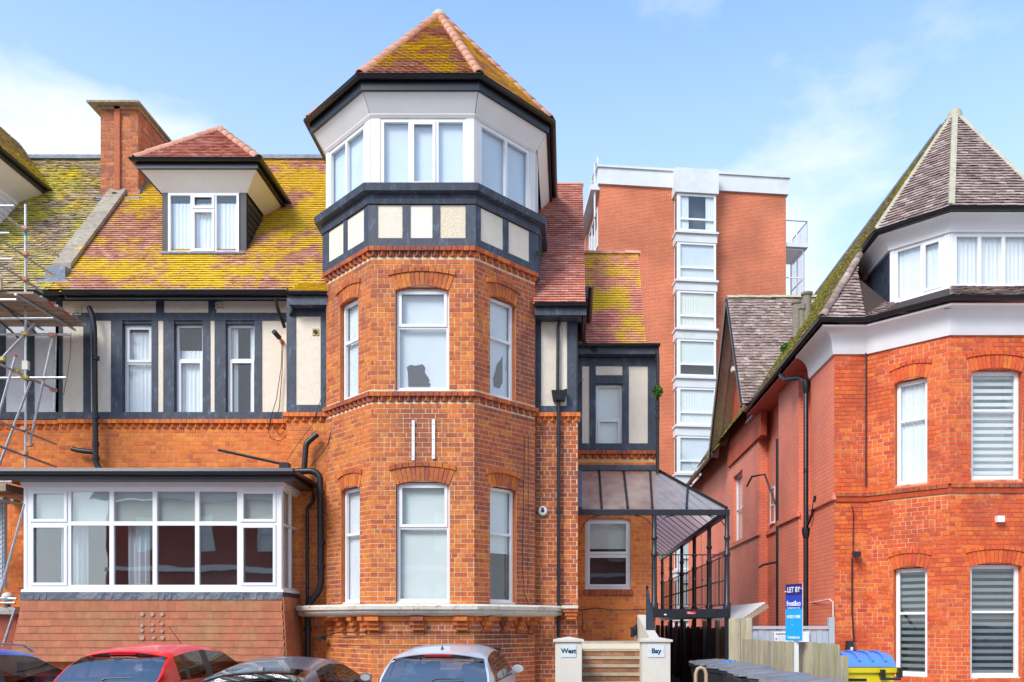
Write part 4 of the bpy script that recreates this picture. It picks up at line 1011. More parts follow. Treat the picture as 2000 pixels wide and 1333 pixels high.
a = MB(); a.add([(BX0, YB, zr0 + .26), (BX1, YB, zr0 + .26), (BX1, 18.6, zr0 + .34), (BX0, 18.6, zr0 + .34)], [(0, 1, 2, 3)]); obj('bay_roof', a, M['lead_dark'], H)
a = MB(); a.sweep([(BX0, 18.3), (BX0, YB), (BX1, YB), (BX1 - .03, 18.2)], gutter_prof(zr0 + .14, .055, .34)); obj('gutter', a, M['gutter'], H, smooth=True)
a = MB(); a.add([(BX0, YB, zr0), (BX1, YB, zr0), (BX1, 18.6, zr0), (BX0, 18.6, zr0)], [(3, 2, 1, 0)]); obj('bay_soffit', a, M['darkboard'], H)
a = MB(); nseg = 40; zt = bz0 - .06; zb = zt - .17
for i in range(nseg):
    u0, u1 = -.06 + (FB.L + .12) * i / nseg, -.06 + (FB.L + .12) * (i + 1) / nseg; k0, k1 = rnd.uniform(0, .02), rnd.uniform(0, .02)
    a.quad(fp(FB, u0, .085 + k0, zb + k0), fp(FB, u1, .085 + k1, zb + k1), fp(FB, u1, .062, zt), fp(FB, u0, .062, zt))
a.fbox(FBs, 0, FBs.L - .06, zb, zt, 0, .06); obj('lead_flashing', a, M['lead_dark'], H)
# tile hung apron
def apron_tile(F, u0, u1, z0, z1, d0, d1):
    q = MB(); t = .024
    q.box8([fp(F, u0 + .001, d0 + t, z0), fp(F, u1 - .001, d0 + t, z0), fp(F, u1 - .002, d0, z0), fp(F, u0 + .002, d0, z0),
            fp(F, u0 + .001, d1 + t, z1), fp(F, u1 - .001, d1 + t, z1), fp(F, u1 - .002, d1, z1), fp(F, u0 + .002, d1, z1)])
    obj('wall_tile', q, M['apron'], H)
rows = [Z(p, YB - .1) for p in (1166, 1192, 1207, 1221, 1235, 1249, 1263, 1277, 1290)]
for k in range(len(rows) - 1):
    dlo = .05 + .012 * (k + 1) + .014; dhi = .05 + .012 * k
    L0 = -.05 - .02 * k; L1 = FB.L + dhi
    tw = .172; n = int((L1 - L0) / tw); u = L0 - (tw / 2 if k % 2 else 0)
    while u < L1 - .02:
        a0, b0 = max(u, L0), min(u + tw, L1)
        if b0 - a0 > .03: apron_tile(FB, a0, b0, rows[k + 1] - .02 + rnd.uniform(-.003, .003), rows[k], dlo + rnd.uniform(0, .004), dhi)
        u += tw
    e0 = -dlo - .012; u = e0 - (tw / 2 if k % 2 else 0)
    while u < FBs.L - .15:
        a0, b0 = max(u, e0), min(u + tw, FBs.L - .1)
        if b0 - a0 > .03: apron_tile(FBs, a0, b0, rows[k + 1] - .02, rows[k], dlo - .004, dhi)
        u += tw
a = MB(); a.fbox(FB, 0, FB.L, 0, bz0, -.2, -.02); a.box(BX0, BX0 + .1, YB, 18.5, 0, bz0); a.box(BX1 - .12, BX1 - .03, YB, 18.5, 0, bz0); obj('bay_base', a, M['brick_reveal'], H)
# suction marks left by a removed sign
a = MB()
for (px, py, r) in ((277, 1200, 5), (297, 1200, 5), (316, 1200, 5), (277, 1222, 4), (298, 1220, 3), (316, 1219, 4), (277, 1232, 4), (297, 1231, 4), (316, 1233, 4), (277, 1246, 6), (300, 1246, 4), (317, 1246, 5), (309, 1212, 2), (290, 1212, 2)):
    k = (py - 1165) / 14; d = .05 + .012 * k + .045; y = YB - d; c = Vector((X(px, y), y, Z(py, y))); a.tube([c, c + Vector((0, -.004, 0))], r * y / FPX * .85, 10)
obj('glue_mark', a, mat('glue_mark', (.46, .27, .20), .6), H, kind='stuff')

# ---------------------------------------------------------- rear wing
YG = 20.0; GX0, GX1 = .2, X(1280, YG)
FG = FR(GX0, YG, GX1, YG)
gz = (Z(1151, YG), Z(1013, YG)); og = [(FG.U(1143), FG.U(1232), *gz)]
o2 = [(FG.U(1163.5), FG.U(1215.5), Z(876, YG), Z(751, YG))]
bed('mortar_warm', FG, 0, FG.L, 0, Z(884, YG), og, reveal=True); bricks(wallw, FG, 0, FG.L, 1.3, Z(898, YG), og)
a = MB(); dogtooth(a, FG, -.02, FG.L + .04, Z(881, YG)); obj('brick_band', a, M['brick_brown'], H, kind='stuff')
a = MB(); arch(a, FG, og[0][0], og[0][1], og[0][3] + .03, .2, .07, .06); obj('window_arch', a, M['brick_warm'], H, kind='stuff')
for i in range(12):
    w_ = (og[0][1] - og[0][0] + .06) / 12; u = og[0][0] - .03 + i * w_
    a = MB(); a.fbox(FG, u + .004, u + w_ - .004, gz[0] - .135, gz[0] - .01, 0, .07 + rnd.random() * .005); obj('sill_brick', a, M['brick_brown'], H)
a = MB(); r_ = MB(); backing(a, FG, 0, FG.L, Z(884, YG), 8.25, o2, reveal=r_, rd=-.2); backing(a, FR(GX1, YG, GX1, 33), 0, 13, 4.4, 8.2, []); obj('timber_storey_wall', a, M['timber'], H); obj('window_reveal', r_, M['timber'], H)
a = MB(); backing(a, FR(GX1, YG, GX1, 33), 0, 13, 0, 5.95, []); obj('side_wall', a, M['brick_reveal'], H)
for t in ((1126, 1283, 700, 716), (1126, 1283, 867, 880)): tbeam(FG, *t, .035, name='timber_rail')
tbeam(FG, 1163.5, 1215.5, 734, 750, .03, name='timber_rail')
for p in ((1126, 1137, 716, 867), (1151, 1163.5, 716, 867), (1215.5, 1228, 716, 867), (1265, 1283, 716, 867)): tbeam(FG, *p)
for p in ((1137, 1151, 716, 867), (1163.5, 1215.5, 716, 734), (1228, 1265, 716, 867)): tbeam(FG, *p, .012, 'render', 'render_panel')
window(H, FG, o2[0][0] + .005, o2[0][1] - .005, o2[0][2] + .03, o2[0][3], (), (.46,), sash=((0, 0),), rec=.08, cover='blind', cov=(0, 1), gm='glass_up')
window(H, FG, og[0][0] + .005, og[0][1] - .005, gz[0] + .01, gz[1] - .01, (), (.49,), sash=((0, 0), (0, 1)), rec=.08, cover='blind', cov=(.56, 1), fr=.06)
a = MB(); a.box(GX0, GX1 + .05, YG - .22, YG, 8.12, 8.14); a.box(GX0, GX1 + .06, YG - .25, YG - .2, 8.12, 8.32); obj('fascia', a, M['timber'], H)
a = MB(); a.sweep([(GX0, YG - .25), (GX1 + .08, YG - .25)], gutter_prof(8.33, .055, 0)); obj('gutter', a, M['gutter'], H, smooth=True)
wr, wu = MB(), MB(); yw0 = YG - .25; WS = 1.38
vx = X(1262, yw0)
tile_roof(wr, wu, [(GX0 - .1, yw0, 8.33), (vx, yw0, 8.33), (vx - .0, yw0 + 2.25, 8.33 + WS * 2.25), (GX0 - .1, yw0 + 2.25, 8.33 + WS * 2.25)], g=.098)
obj('wing_roof_tiles', wr, M['tile_wing'], H, kind='stuff'); obj('wing_roof_underlay', wu, M['sub'], H)
a = MB(); a.add([(vx, yw0, 8.3), (vx, yw0 + 2.25, 8.3 + WS * 2.25), (vx, yw0 + 4.5, 8.3)], [(0, 1, 2)]); a.add([(GX0 - .1, yw0 + 2.27, 11.42), (vx, yw0 + 2.27, 11.42), (vx, yw0 + 4.5, 8.3), (GX0 - .1, yw0 + 4.5, 8.3)], [(0, 1, 2, 3)]); obj('rear_roof', a, M['tile_red'], H)
hip_line((GX0 - .1, yw0 + 2.25, 11.46), (vx, yw0 + 2.25, 11.46), M['hip'], H, r=.09)
pipe([(1283, 684), (1285, 700), (1284, 925)], .04, H, Y=19.75, collars=((1284, 790), (1284, 815), (1284, 800)))
pipe([(1136, 742, 19.9), (1128, 745, 18.9), (1128, 730, 18.9)], .034, H)
# the joined brickwork
obj('brickwork_light', wallb, M['brick'], H, kind='stuff'); obj('brickwork_brown', wallbr, M['brick_brown'], H, kind='stuff'); obj('brickwork_warm', wallw, M['brick_warm'], H, kind='stuff')

# unseen core added to keep daylight out of the house
a = MB(); a.box(XL0 + .05, -.2, 20.0, 26.9, 0, 8.6); a.box(-4.9, -.9, 18.8, 22, 0, 9.8); a.box(.3, GX1 - .05, 21, 33, 0, 8.2); obj('daylight_block', a, M['room'], H)

# cables on the walls
def cable(pts, Y, r=.008, parent=None, name='cable', m='castiron'):
    P = [Vector((X(p[0], p[2] if len(p) > 2 else Y), p[2] if len(p) > 2 else Y, Z(p[1], p[2] if len(p) > 2 else Y))) for p in pts]
    mb_ = MB(); mb_.tube(P, r, 5); return obj(name, mb_, M[m], parent or H)
cable([(551, 670), (549, 720), (540, 780), (528, 820), (524, 845), (530, 857), (545, 862), (558, 855), (563, 845)], 18.5)
cable([(553, 670), (551, 730), (545, 800), (535, 838), (548, 850), (560, 835)], 18.52)
cable([(139, 650), (137, 700), (130, 740), (124, 772)], 18.52, .006)
cable([(637, 750), (610, 830), (580, 870), (560, 900)], 17.9, .006)
cable([(648, 838, 17.6), (640, 870, 17.65), (625, 890, 17.7), (606, 912, 17.8)], None, .009)
cable([(1024, 850, 17.3), (1024, 900, 17.3), (1020, 1100, 17.3), (1024, 1160, 17.3), (1032, 1180, 17.35), (1038, 1165, 17.4)], None, .010)
cable([(1032, 850, 17.35), (1032, 1000, 17.35), (1031, 1160, 17.35)], None, .007)
cable([(612, 1248, 17.6), (660, 1236, 17.1), (722, 1235, 16.45), (930, 1235, 16.45), (1042, 1239, 17.6), (1046, 1210, 17.65)], None, .009)
cable([(612, 1248, 17.6), (612, 1285, 17.6), (604, 1300, 17.7)], None, .009)
cable([(650, 1262, 17.2), (720, 1260, 16.45), (930, 1262, 16.45), (1080, 1262, 17.9)], None, .006)
cable([(660, 1246, 17.1), (722, 1244, 16.45), (930, 1244, 16.45), (1042, 1247, 17.6)], None, .007)
cable([(1130, 1190), (1135, 1192), (1165, 1188), (1200, 1192), (1262, 1191)], 19.9, .012)
cable([(1138, 1194), (1138, 1230), (1143, 1236)], 19.9, .009)
q = MB(); Y = 17.5; q.box(X(618, Y), X(634, Y), Y - .05, Y + .1, Z(1250, Y), Z(1244, Y)); obj('cable_clip', q, M['ink'], H)
q = MB(); Y = 17.0; q.box(X(965, Y), X(978, Y), Y - .15, Y + .1, Z(1270, Y), Z(1266, Y)); obj('cable_clip', q, M['ink'], H)
# small pier with white cap at the foot of the right block
q = MB(); Y = 17.75; q.box(X(1098, Y), X(1129, Y), Y - .12, Y + .2, Z(1189, Y), Z(1183, Y)); pc = obj('corbel_cap', q, M['stone'], H)
q = MB()
for i, (a_, b_) in enumerate(((1100, 1128), (1103, 1127), (1106, 1126))):
    q.box(X(a_, Y), X(b_, Y), Y - .09 + .03 * i, Y + .2, Z(1196 + 7 * i, Y), Z(1189.5 + 7 * i, Y))
obj('corbel', q, M['brick_brown'], pc)

# things fixed to the house
t = thing('camera_unit', 'small dark tube shaped wall camera on the cream panel left of the tower', 'camera', (X(548, 18.5), 18.5, Z(660, 18.5)))
c = W[t.name]
q = MB(); q.tube([c + Vector((-.06, -.25, .05)), c + Vector((0, -.08, -.03))], .055, 12); obj('housing', q, M['castiron'], t, True)
q = MB(); q.tube([c + Vector((.0, -.08, -.03)), c + Vector((.01, .1, -.06))], .03, 8); q.tube([c + Vector((.0, .05, -.06)), c + Vector((.0, .1, -.06))], .05, 8); obj('bracket', q, M['hip'], t, True)
q = MB(); c = Vector((X(1060, 17.98), 17.98, Z(999, 17.98))); q.tube([c, c + Vector((0, -.05, 0)), c + Vector((0, -.075, 0))], [.105, .10, .075], 24)
t = solo('alarm_bell', q, M['white'], 'round white alarm sounder with a dark centre on the brick pier right of the tower', 'alarm', smooth=True)
q = MB(); q.tube([c + Vector((0, -.074, -.0)), c + Vector((0, -.082, 0))], .045, 5); q.box(c.x - .03, c.x + .03, c.y - .083, c.y - .078, c.z + .045, c.z + .07); obj('emblem', q, M['castiron'], t)
for px, py0, py1, wd, lb in ((807.5, 822, 900, 5.5, 'left white metal rail of the pair screwed to the tower brickwork'), (847, 820, 897, 6, 'right white metal rail of the pair screwed to the tower brickwork')):
    q = MB(); y = YF - .012; w_ = wd / 200 * 1.0 * .01 * 100
    q.box(X(px, y) - wd * .005, X(px, y) + wd * .005, y - .03, y, Z(py1, y), Z(py0, y)); t = solo('mounting_rail', q, M['upvc'], lb, 'rail', 'white rails on the tower')
    q = MB()
    for k in range(3):
        c = Vector((X(px, y), y - .03, Z(py0 + 10 + k * 30, y))); q.tube([c, c + Vector((0, -.004, 0))], .009, 6)
    obj('screw', q, M['castiron'], t, kind='stuff')
q = MB(); q.tube([Vector((X(426, 17.6), 17.6, Z(879, 17.6))), Vector((X(553, 17.8), 17.8, Z(907, 17.8)))], .028, 8)
t = solo('loose_pole', q, M['castiron'], 'black pole sticking out to the left above the bay roof', 'pole', smooth=True)
q = MB(); Y = 17.8; q.box(X(548, Y), X(565, Y), Y - .1, Y + .1, Z(920, Y), Z(905, Y)); obj('pole_clamp', q, M['castiron'], t)
# ============================================================ left neighbour
N_ = thing('terraced_house', 'half timbered house with mossy roof and white clad dormer behind the scaffolding', 'house', (-14, 18.6, 0))
FN = FR(-17.5, YW, XL0 - .002, YW)
nb, nm = MB(), MB()
bed('mortar_warm', FN, 0, FN.L, 0, 6.28, [], parent=N_); bricks(nb, FN, 2.5, FN.L, 0, 6.12, [])
dogtooth(nb, FN, 2.5, FN.L, 6.28)
obj('brickwork_warm', nb, M['brick_warm'], N_, kind='stuff')
a = MB(); backing(a, FN, 0, FN.L, 6.28, 9.2, []); obj('timber_storey_wall', a, M['timber'], N_)
def nbm(ax, bx, ay, by, d, m, nmn):
    q = MB(); q.fbox(FN, FN.U(ax), min(FN.U(bx), FN.L), Z(by, YW), Z(ay, YW), -.003, d); obj(nmn, q, M[m], N_)
nbm(-60, 118, 612, 627, .035, 'timber', 'timber_rail'); nbm(-60, 118, 806, 820, .035, 'timber', 'timber_rail')
for p in ((-60, 12), (54, 68), (110, 118)): nbm(*p, 627, 806, .03, 'timber', 'timber_post')
for p in ((12, 54), (68, 110)): nbm(*p, 627, 806, .012, 'render_white', 'render_panel')
for p in ((-40, 54), (68, 110)): nbm(*p, 590, 612, .012, 'render_white', 'render_panel')
lr, lu = MB(), MB()
nts = Singles('roof_tile', unit_tile(M['tile_mossy'], .165, .10), N_, 120)
tile_roof(lr, lu, [(-17.5, YEV, ZEV), (XL0, YEV, ZEV), (XL0, RY, RZ), (-17.5, RY, RZ)], g=.098, singles=nts, rough=.009)
obj('roof_tiles', lr, M['tile_mossy'], N_, kind='stuff'); obj('roof_underlay', lu, M['sub'], N_)
a = MB(); a.add([(-17.5, RY, RZ), (XL0, RY, RZ), (XL0, 27, 8.9), (-17.5, 27, 8.9)], [(0, 1, 2, 3)]); obj('rear_roof', a, M['tile_brown'], N_)
a = MB(); a.box(-17.5, XL0 - .05, RY - .16, RY + .16, RZ - .04, RZ + .055); obj('lead_ridge', a, M['lead'], N_)
a = MB(); a.sweep([(-17.5, YEV), (XL0 + .3, YEV)], gutter_prof(8.93, .062, 0)); obj('gutter', a, M['gutter'], N_, smooth=True)
a = MB(); a.box(-17.5, XL0 + .3, YEV - .02, YW, 9.0, 9.02); obj('soffit', a, M['darkboard'], N_)
# its dormer: right cheek of white boards, sloping soffit, hipped roof
ndx = -13.55; ndy = 19.0; ZG = 12.66
ND = obj('dormer', (lambda q: (q.box(-16.2, ndx - .05, ndy, 22.0, 9.4, 12.5), q)[1])(MB()), M['darkboard'], N_)
for k in range(20):
    z = 9.55 + k * .14; y1 = YEV + (z + .1 - ZEV) / SLP + .15
    if y1 < ndy + .1: continue
    a = MB(); a.box8([(ndx - .05, ndy, z), (ndx + .022, ndy, z), (ndx + .022, y1, z), (ndx - .05, y1, z), (ndx - .05, ndy, z + .143), (ndx + .004, ndy, z + .143), (ndx + .004, y1, z + .143), (ndx - .05, y1, z + .143)]); obj('weatherboard', a, M['upvc'], ND)
a = MB(); a.box(ndx - .1, ndx + .05, ndy - .12, ndy + .05, 9.4, 12.5); obj('corner_board', a, M['upvc'], ND)
a = MB(); y1 = 21.3; a.add([(ndx, ndy, 12.2), (ndx, 21.4, 12.2), (ndx + .42, y1, ZG - .06), (ndx + .42, ndy - .4, ZG - .06), (ndx, 21.3, ZG - .03), (ndx, ndy - .4, ZG - .03)], [(0, 1, 2, 3), (3, 2, 4, 5), (0, 3, 5), (1, 4, 2)]); obj('soffit_panel', a, M['soffit'], ND)
a = MB(); a.add([(-16.2, ndy, 12.2), (ndx, ndy, 12.2), (ndx + .42, ndy - .4, ZG - .06), (-16.6, ndy - .4, ZG - .06)], [(0, 1, 2, 3)]); obj('soffit_panel', a, M['soffit'], ND)
a = MB(); a.sweep([(-16.2, ndy), (ndx, ndy), (ndx, 21.3)], [(.40, ZG - .08), (.44, ZG - .08), (.44, ZG + .08), (.40, ZG + .08)]); obj('fascia', a, M['darkboard'], ND)
a = MB(); a.sweep([(-16.2, ndy), (ndx, ndy), (ndx, 21.3)], gutter_prof(ZG + .07, .055, .44)); obj('gutter', a, M['gutter'], ND, smooth=True)
e1, e2, e0 = (ndx + .5, ndy - .5, ZG + .08), (ndx + .5, 21.6, ZG + .08), (-16.7, ndy - .5, ZG + .08); ap1, ap2 = (-15.0, 20.6, 14.9), (-15.0, 23.0, 14.9)
q, u_ = MB(), MB(); tile_roof(q, u_, [e0, e1, ap1], g=.098, rough=.008); tile_roof(q, u_, [e1, e2, ap2, ap1], g=.098, rough=.008)
obj('dormer_tiles', q, M['tile_mossy'], ND, kind='stuff'); obj('dormer_underlay', u_, M['sub'], ND)
hip_line(e1, ap1, M['hip_moss'], N_, r=.09, step=.3, key='hipm')
a = MB(); a.box(-16.2, ndx - .06, 18.7, 22, 0, 8.8); obj('daylight_block', a, M['room'], N_)  # solid block out of sight, added against daylight inside this house
# porch at street level: striped panel, dark frame, ledge
q = MB(); Y = 17.4; q.box(X(-60, Y), X(8, Y), Y, Y + .1, Z(1150, Y), Z(970, Y)); pw = obj('porch_window', q, M['upvc_dull'], N_)
for k in range(18):
    q = MB(); z = Z(1148, Y) + k * .1; q.box(X(-60, Y), X(6, Y), Y - .03, Y, z, z + .07); obj('shutter_slat', q, M['fence_grey'], pw)
q = MB(); q.box(X(-60, 17.3), X(33, 17.3), 17.2, 18.6, Z(1200, 17.3), Z(1186, 17.3)); obj('porch_ledge', q, M['stone'], N_)
q = MB(); q.box(X(-60, 17.3), X(30, 17.3), 17.35, 18.6, 0, Z(1200, 17.3)); obj('porch_wall', q, M['brick_brown'], N_)
q = MB(); q.box(X(-60, 17.3), X(24, 17.3), 17.1, 18.6, Z(962, 17.3), Z(948, 17.3)); obj('porch_roof', q, M['board_wood'], N_)
gl_ = thing('globe_lamp', 'pale round globe lamp with black collar on the porch ledge at far left', 'lamp', (X(15, 17.25), 17.25, Z(1186, 17.25)))
c = W[gl_.name]; q = MB(); q.lathe(c, [(.07, 0), (.05, .03), (.05, .07), (.09, .10)], 16); obj('collar', q, M['castiron'], gl_, True)
q = MB(); q.lathe(c + Vector((0, 0, .16)), [(.05, -.06), (.10, -.02), (.115, .04), (.10, .09), (.06, .125), (.01, .14)], 16); obj('globe', q, M['cream'], gl_, True)

# ============================================================ scaffold
S = thing('scaffolding', 'galvanised tube scaffolding with a timber board platform at the left edge', 'scaffold', (-11, 17.3, 0))
def stube(p, Ya, q_, Yb, r=.026, m='steel'):
    mb_ = MB(); mb_.tube([(X(p[0], Ya), Ya, Z(p[1], Ya)), (X(q_[0], Yb), Yb, Z(q_[1], Yb))], r, 10)
    return obj('scaffold_tube', mb_, M[m], S, smooth=True)
stube((50, 400), 17.2, (50, 922), 17.2); 
q = MB(); q.tube([(X(50, 17.2), 17.2, Z(462, 17.2)), (X(50, 17.2), 17.2, Z(450, 17.2))], .029, 10); obj('tape_band', q, M['teal'], S)
stube((-3, 412), 16.4, (115, 501), 18.3); stube((-3, 465), 16.4, (103, 538), 18.2); stube((-3, 515), 16.4, (83, 571), 17.9)
stube((-60, 403), 16.3, (28, 403), 16.3); stube((-60, 456), 16.6, (19, 456), 16.6); stube((-60, 507), 16.3, (25, 507), 16.3); stube((-60, 586), 16.3, (33, 586), 16.3)
stube((-60, 653), 17.3, (138, 654), 17.3); stube((-60, 739), 17.25, (130, 738), 17.25)
stube((4, 700), 17.15, (68, 632), 17.15); stube((30, 697), 16.8, (-8, 830), 16.8); stube((60, 745), 17.1, (-4, 915), 17.1)
stube((103, 658), 17.3, (58, 868), 17.3); stube((109, 655), 18.3, (106, 801), 18.3)
stube((-8, 708), 16.3, (110, 763), 18.4); stube((-4, 823), 16.4, (109, 868), 18.3); stube((-4, 871), 16.4, (109, 912), 18.3)
stube((-60, 942), 16.6, (24, 941), 16.6)
stube((48, 985), 16.9, (-2, 1168), 16.9); stube((30, 1188), 16.9, (6, 1262), 16.9)
stube((-60, 1166), 17.0, (33, 1170), 17.0); stube((-60, 1178), 17.0, (30, 1178), 17.0)
stube((-60, 623), 16.9, (105, 622), 16.9); stube((0, 592), 16.4, (70, 650), 18.2, .02, 'castiron'); stube((-20, 610), 16.6, (36, 660), 18.2, .02, 'castiron')
for px, py, Y in ((50, 447, 17.15), (50, 497, 17.15), (50, 546, 17.15), (50, 738, 17.15), (50, 652, 17.15), (48, 838, 17.15), (48, 886, 17.15), (105, 762, 18.3), (5, 702, 17.1), (58, 869, 17.25), (103, 655, 17.25), (32, 725, 16.9)):
    q = MB(); c = (X(px, Y), Y, Z(py, Y)); q.box(c[0] - .055, c[0] + .055, c[1] - .06, c[1] + .04, c[2] - .035, c[2] + .035); q.tube([(c[0] - .08, c[1] - .04, c[2]), (c[0] + .08, c[1] - .04, c[2])], .014, 6)
    obj('coupler', q, M['hip'] if rnd.random() > .4 else M['brass'], S)
q = MB(); q.box(X(45, 17.2), X(56, 17.2), 17.16, 17.24, Z(723, 17.2), Z(706, 17.2)); obj('sleeve_coupler', q, M['stone'], S)
q = MB(); Y = 16.8; q.tube([(X(30, Y), Y, Z(697, Y)), (X(30.6, Y), Y, Z(694, Y))], .032, 10); obj('red_end_cap', q, M['red_sign'], S)
zb_ = 8.28
for k in range(8):
    Y0 = 16.55 + k * .235; xe = -10.50 + (0.0, .03, .0, .06, .02, .08, .05, -.02)[k]
    q = MB(); q.box(-17, xe, Y0, Y0 + .225, zb_ + .012 * (k % 2), zb_ + .04 + .012 * (k % 2)); b_ = obj('scaffold_board', q, M['board_wood'], S)
    q = MB(); q.box(xe + .001, xe + .007, Y0 + .002, Y0 + .223, zb_ + .012 * (k % 2) - .002, zb_ + .043 + .012 * (k % 2)); obj('end_band', q, M['red_sign'] if k in (2, 4) else M['steel'], b_)
q = MB(); q.box(-17, X(5, 16.5), 16.46, 16.50, zb_ + .04, zb_ + .26); obj('toe_board', q, M['board_wood'], S)
for k in range(3):
    q = MB(); q.box(-17, X(24 + k * 6, 17.2), 16.9 + k * .235, 17.12 + k * .235, 4.30, 4.34); obj('scaffold_board', q, M['board_wood'], S)
for k in range(4):
    xx = -10.8 - k * .7; q = MB(); q.tube([(xx, 16.5, zb_ - .03), (xx, 18.5, zb_ - .03)], .026, 8); obj('scaffold_tube', q, M['steel'], S, smooth=True)

# ============================================================ glass canopy, walkway, columns
YC, XC0, XC1 = 18.57, 1.89, 3.49; ZC, ZWt = 4.33, 5.46; XW = 2.06; YEnd = 32.0
K = thing('glass_veranda', 'black iron veranda with sloping glass roof and raised railed walkway beside the house', 'veranda', (2.7, 18.6, 0))
a = MB(); a.box(.2, XC1 + .05, YC - .05, YC + .05, ZC - .13, ZC - .01); obj('front_beam', a, M['castiron'], K)
a = MB(); a.box(XC1 - .05, XC1 + .05, YC + .06, YEnd, ZC - .13, ZC - .01); obj('side_beam', a, M['castiron'], K)
def gpt(x, t=None): pass
# front slope bars and panes
us = [.22, X(1175, YC), X(1226, YC), X(1274, YC)]; tops = [.22, X(1170, 20) , X(1219, 20) - .02, X(1269, 20)]
ptsB = [(x, YC, ZC) for x in us] + [(X(1341, YC), YC, ZC), (XC1, YC, ZC)]
ptsT = [(x, 19.98, ZWt) for x in tops]
t_ = .47; hp = Vector((XW, 19.98, ZWt)).lerp(Vector((XC1, YC, ZC)), t_)
ptsT += [tuple(hp), (XC1, YC, ZC)]
for i in range(len(ptsB) - 1):
    a = MB(); n = Vector((0, -.02, .03)); B0, B1, T1, T0 = (Vector(ptsB[i]), Vector(ptsB[i + 1]), Vector(ptsT[i + 1]), Vector(ptsT[i]))
    if i == 3: poly = [B0, B1, T1, Vector((XW, 19.98, ZWt)), T0]
    elif i == 4: poly = [B0, B1, T0]
    else: poly = [B0, B1, T1, T0]
    m_ = len(poly); a.add([p for p in poly] + [p + Vector((0, .004, .006)) for p in poly], [tuple(range(m_)), tuple(range(2 * m_ - 1, m_ - 1, -1))] + [(j, (j + 1) % m_, m_ + (j + 1) % m_, m_ + j) for j in range(m_)])
    obj('roof_pane', a, M['glass_roof'], K)
for i in range(5):
    a = MB(); a.beam(Vector(ptsB[i]) + Vector((0, 0, .02)), Vector(ptsT[i]) + Vector((0, 0, .02)), .045, .06); obj('glazing_bar', a, M['castiron'], K)
a = MB(); a.beam((XC1, YC, ZC + .02), (XW, 19.98, ZWt + .02), .05, .07); obj('hip_bar', a, M['castiron'], K)
a = MB(); a.box(.2, XW + .05, 19.86, 19.99, ZWt - .03, ZWt + .09); obj('lead_flashing', a, M['lead_dark'], K)
a = MB(); a.beam((.25, YC, ZC + .02), (.25, 19.98, ZWt + .02), .12, .08); obj('lead_flashing', a, M['lead'], K)
n = 18
for i in range(n):
    y0, y1 = YC + .25 + (YEnd - YC - .25) * i / n, YC + .25 + (YEnd - YC - .25) * (i + 1) / n
    tw = lambda y: min(y + 1.41, 33.0) if y < 20 else y
    T0 = Vector((XW, max(y0, 19.98) if y0 > 19.6 else 19.98, ZWt)); T1 = Vector((XW, max(y1, 19.98), ZWt))
    if y1 < 19.98:
        k = (y1 - YC) / (19.98 - YC); k0 = (y0 - YC) / (19.98 - YC)
        T1 = Vector((XC1, YC, ZC)).lerp(Vector((XW, 19.98, ZWt)), k); T0 = Vector((XC1, YC, ZC)).lerp(Vector((XW, 19.98, ZWt)), k0)
    elif y0 < 19.98:
        T0 = Vector((XW, 19.98, ZWt))
    a = MB(); a.quad((XC1, y0, ZC), (XC1, y1, ZC), T1, T0); obj('roof_pane', a, M['glass_wired'], K)
    a = MB(); a.beam((XC1, y1, ZC + .015), T1, .04, .045); obj('glazing_bar', a, M['castiron'], K)
def column(x, y, z0, z1):
    c = MB(); c.lathe((x, y, z0), [(.085, 0), (.085, .12), (.06, .16), (.055, 1.15), (.075, 1.17), (.075, 1.23), (.052, 1.26), (.05, z1 - z0 - .55), (.07, z1 - z0 - .53), (.07, z1 - z0 - .48), (.05, z1 - z0 - .45), (.05, z1 - z0)], 12)
    obj('column', c, M['castiron'], K, smooth=True)
ZP = 2.14
colY = [YC * k for k in (1, 1.127, 1.26, 1.40, 1.55, 1.69)]
column(XC0, YC, ZP, ZC - .12)
for y in colY: column(XC1, y, ZP, ZC - .12)
def bracket(p, dx, dy):
    P = []
    for k in range(7):
        t = math.pi / 2 * k / 6; r = .42; P.append(Vector(p) + Vector((dx * r * (1 - math.cos(t)), dy * r * (1 - math.cos(t)), -r + r * math.sin(t))))
    c = MB(); c.tube(P, .011, 6); obj('arched_bracket', c, M['castiron'], K)
zb = ZC - .14
bracket((XC0, YC, zb), -1, 0); bracket((XC0, YC, zb), 1, 0); bracket((XC1, YC, zb), -1, 0); bracket((.27, YC, zb), 1, 0)
for y in colY[:-1]: bracket((XC1, y, zb), 0, 1); bracket((XC1, y + 0.0, zb), 0, -1) if y > YC + 1 else None
# walkway deck
a = MB(); a.box(XC0 - .06, XC1 + .06, YC - .09, YC + .03, ZP - .19, ZP); obj('deck_beam', a, M['castiron'], K)
a = MB(); a.box(XC1 - .03, XC1 + .06, YC + .035, YEnd, ZP - .19, ZP); obj('deck_beam', a, M['castiron'], K)
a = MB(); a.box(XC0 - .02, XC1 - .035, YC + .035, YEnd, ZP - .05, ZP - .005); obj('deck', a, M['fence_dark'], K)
a = MB(); q = (X(1340, YC), YC - .095); a.box(q[0] - .0, q[0] + .20, q[1], q[1] + .004, ZP - .115, ZP - .055); sg = obj('warning_plate', a, M['red_sign'], K)
a = MB()
for k in range(3): a.box(q[0] + .02, q[0] + .18 - .05 * k, q[1] - .003, q[1] - .0005, ZP - .105 + k * .015, ZP - .099 + k * .015)
obj('plate_lines', a, M['white'], sg, kind='stuff')
a = MB(); a.box(X(1296, YC), X(1301, YC), YC - .1, YC - .09, ZP - .14, ZP - .11); obj('small_label', a, M['white'], K)
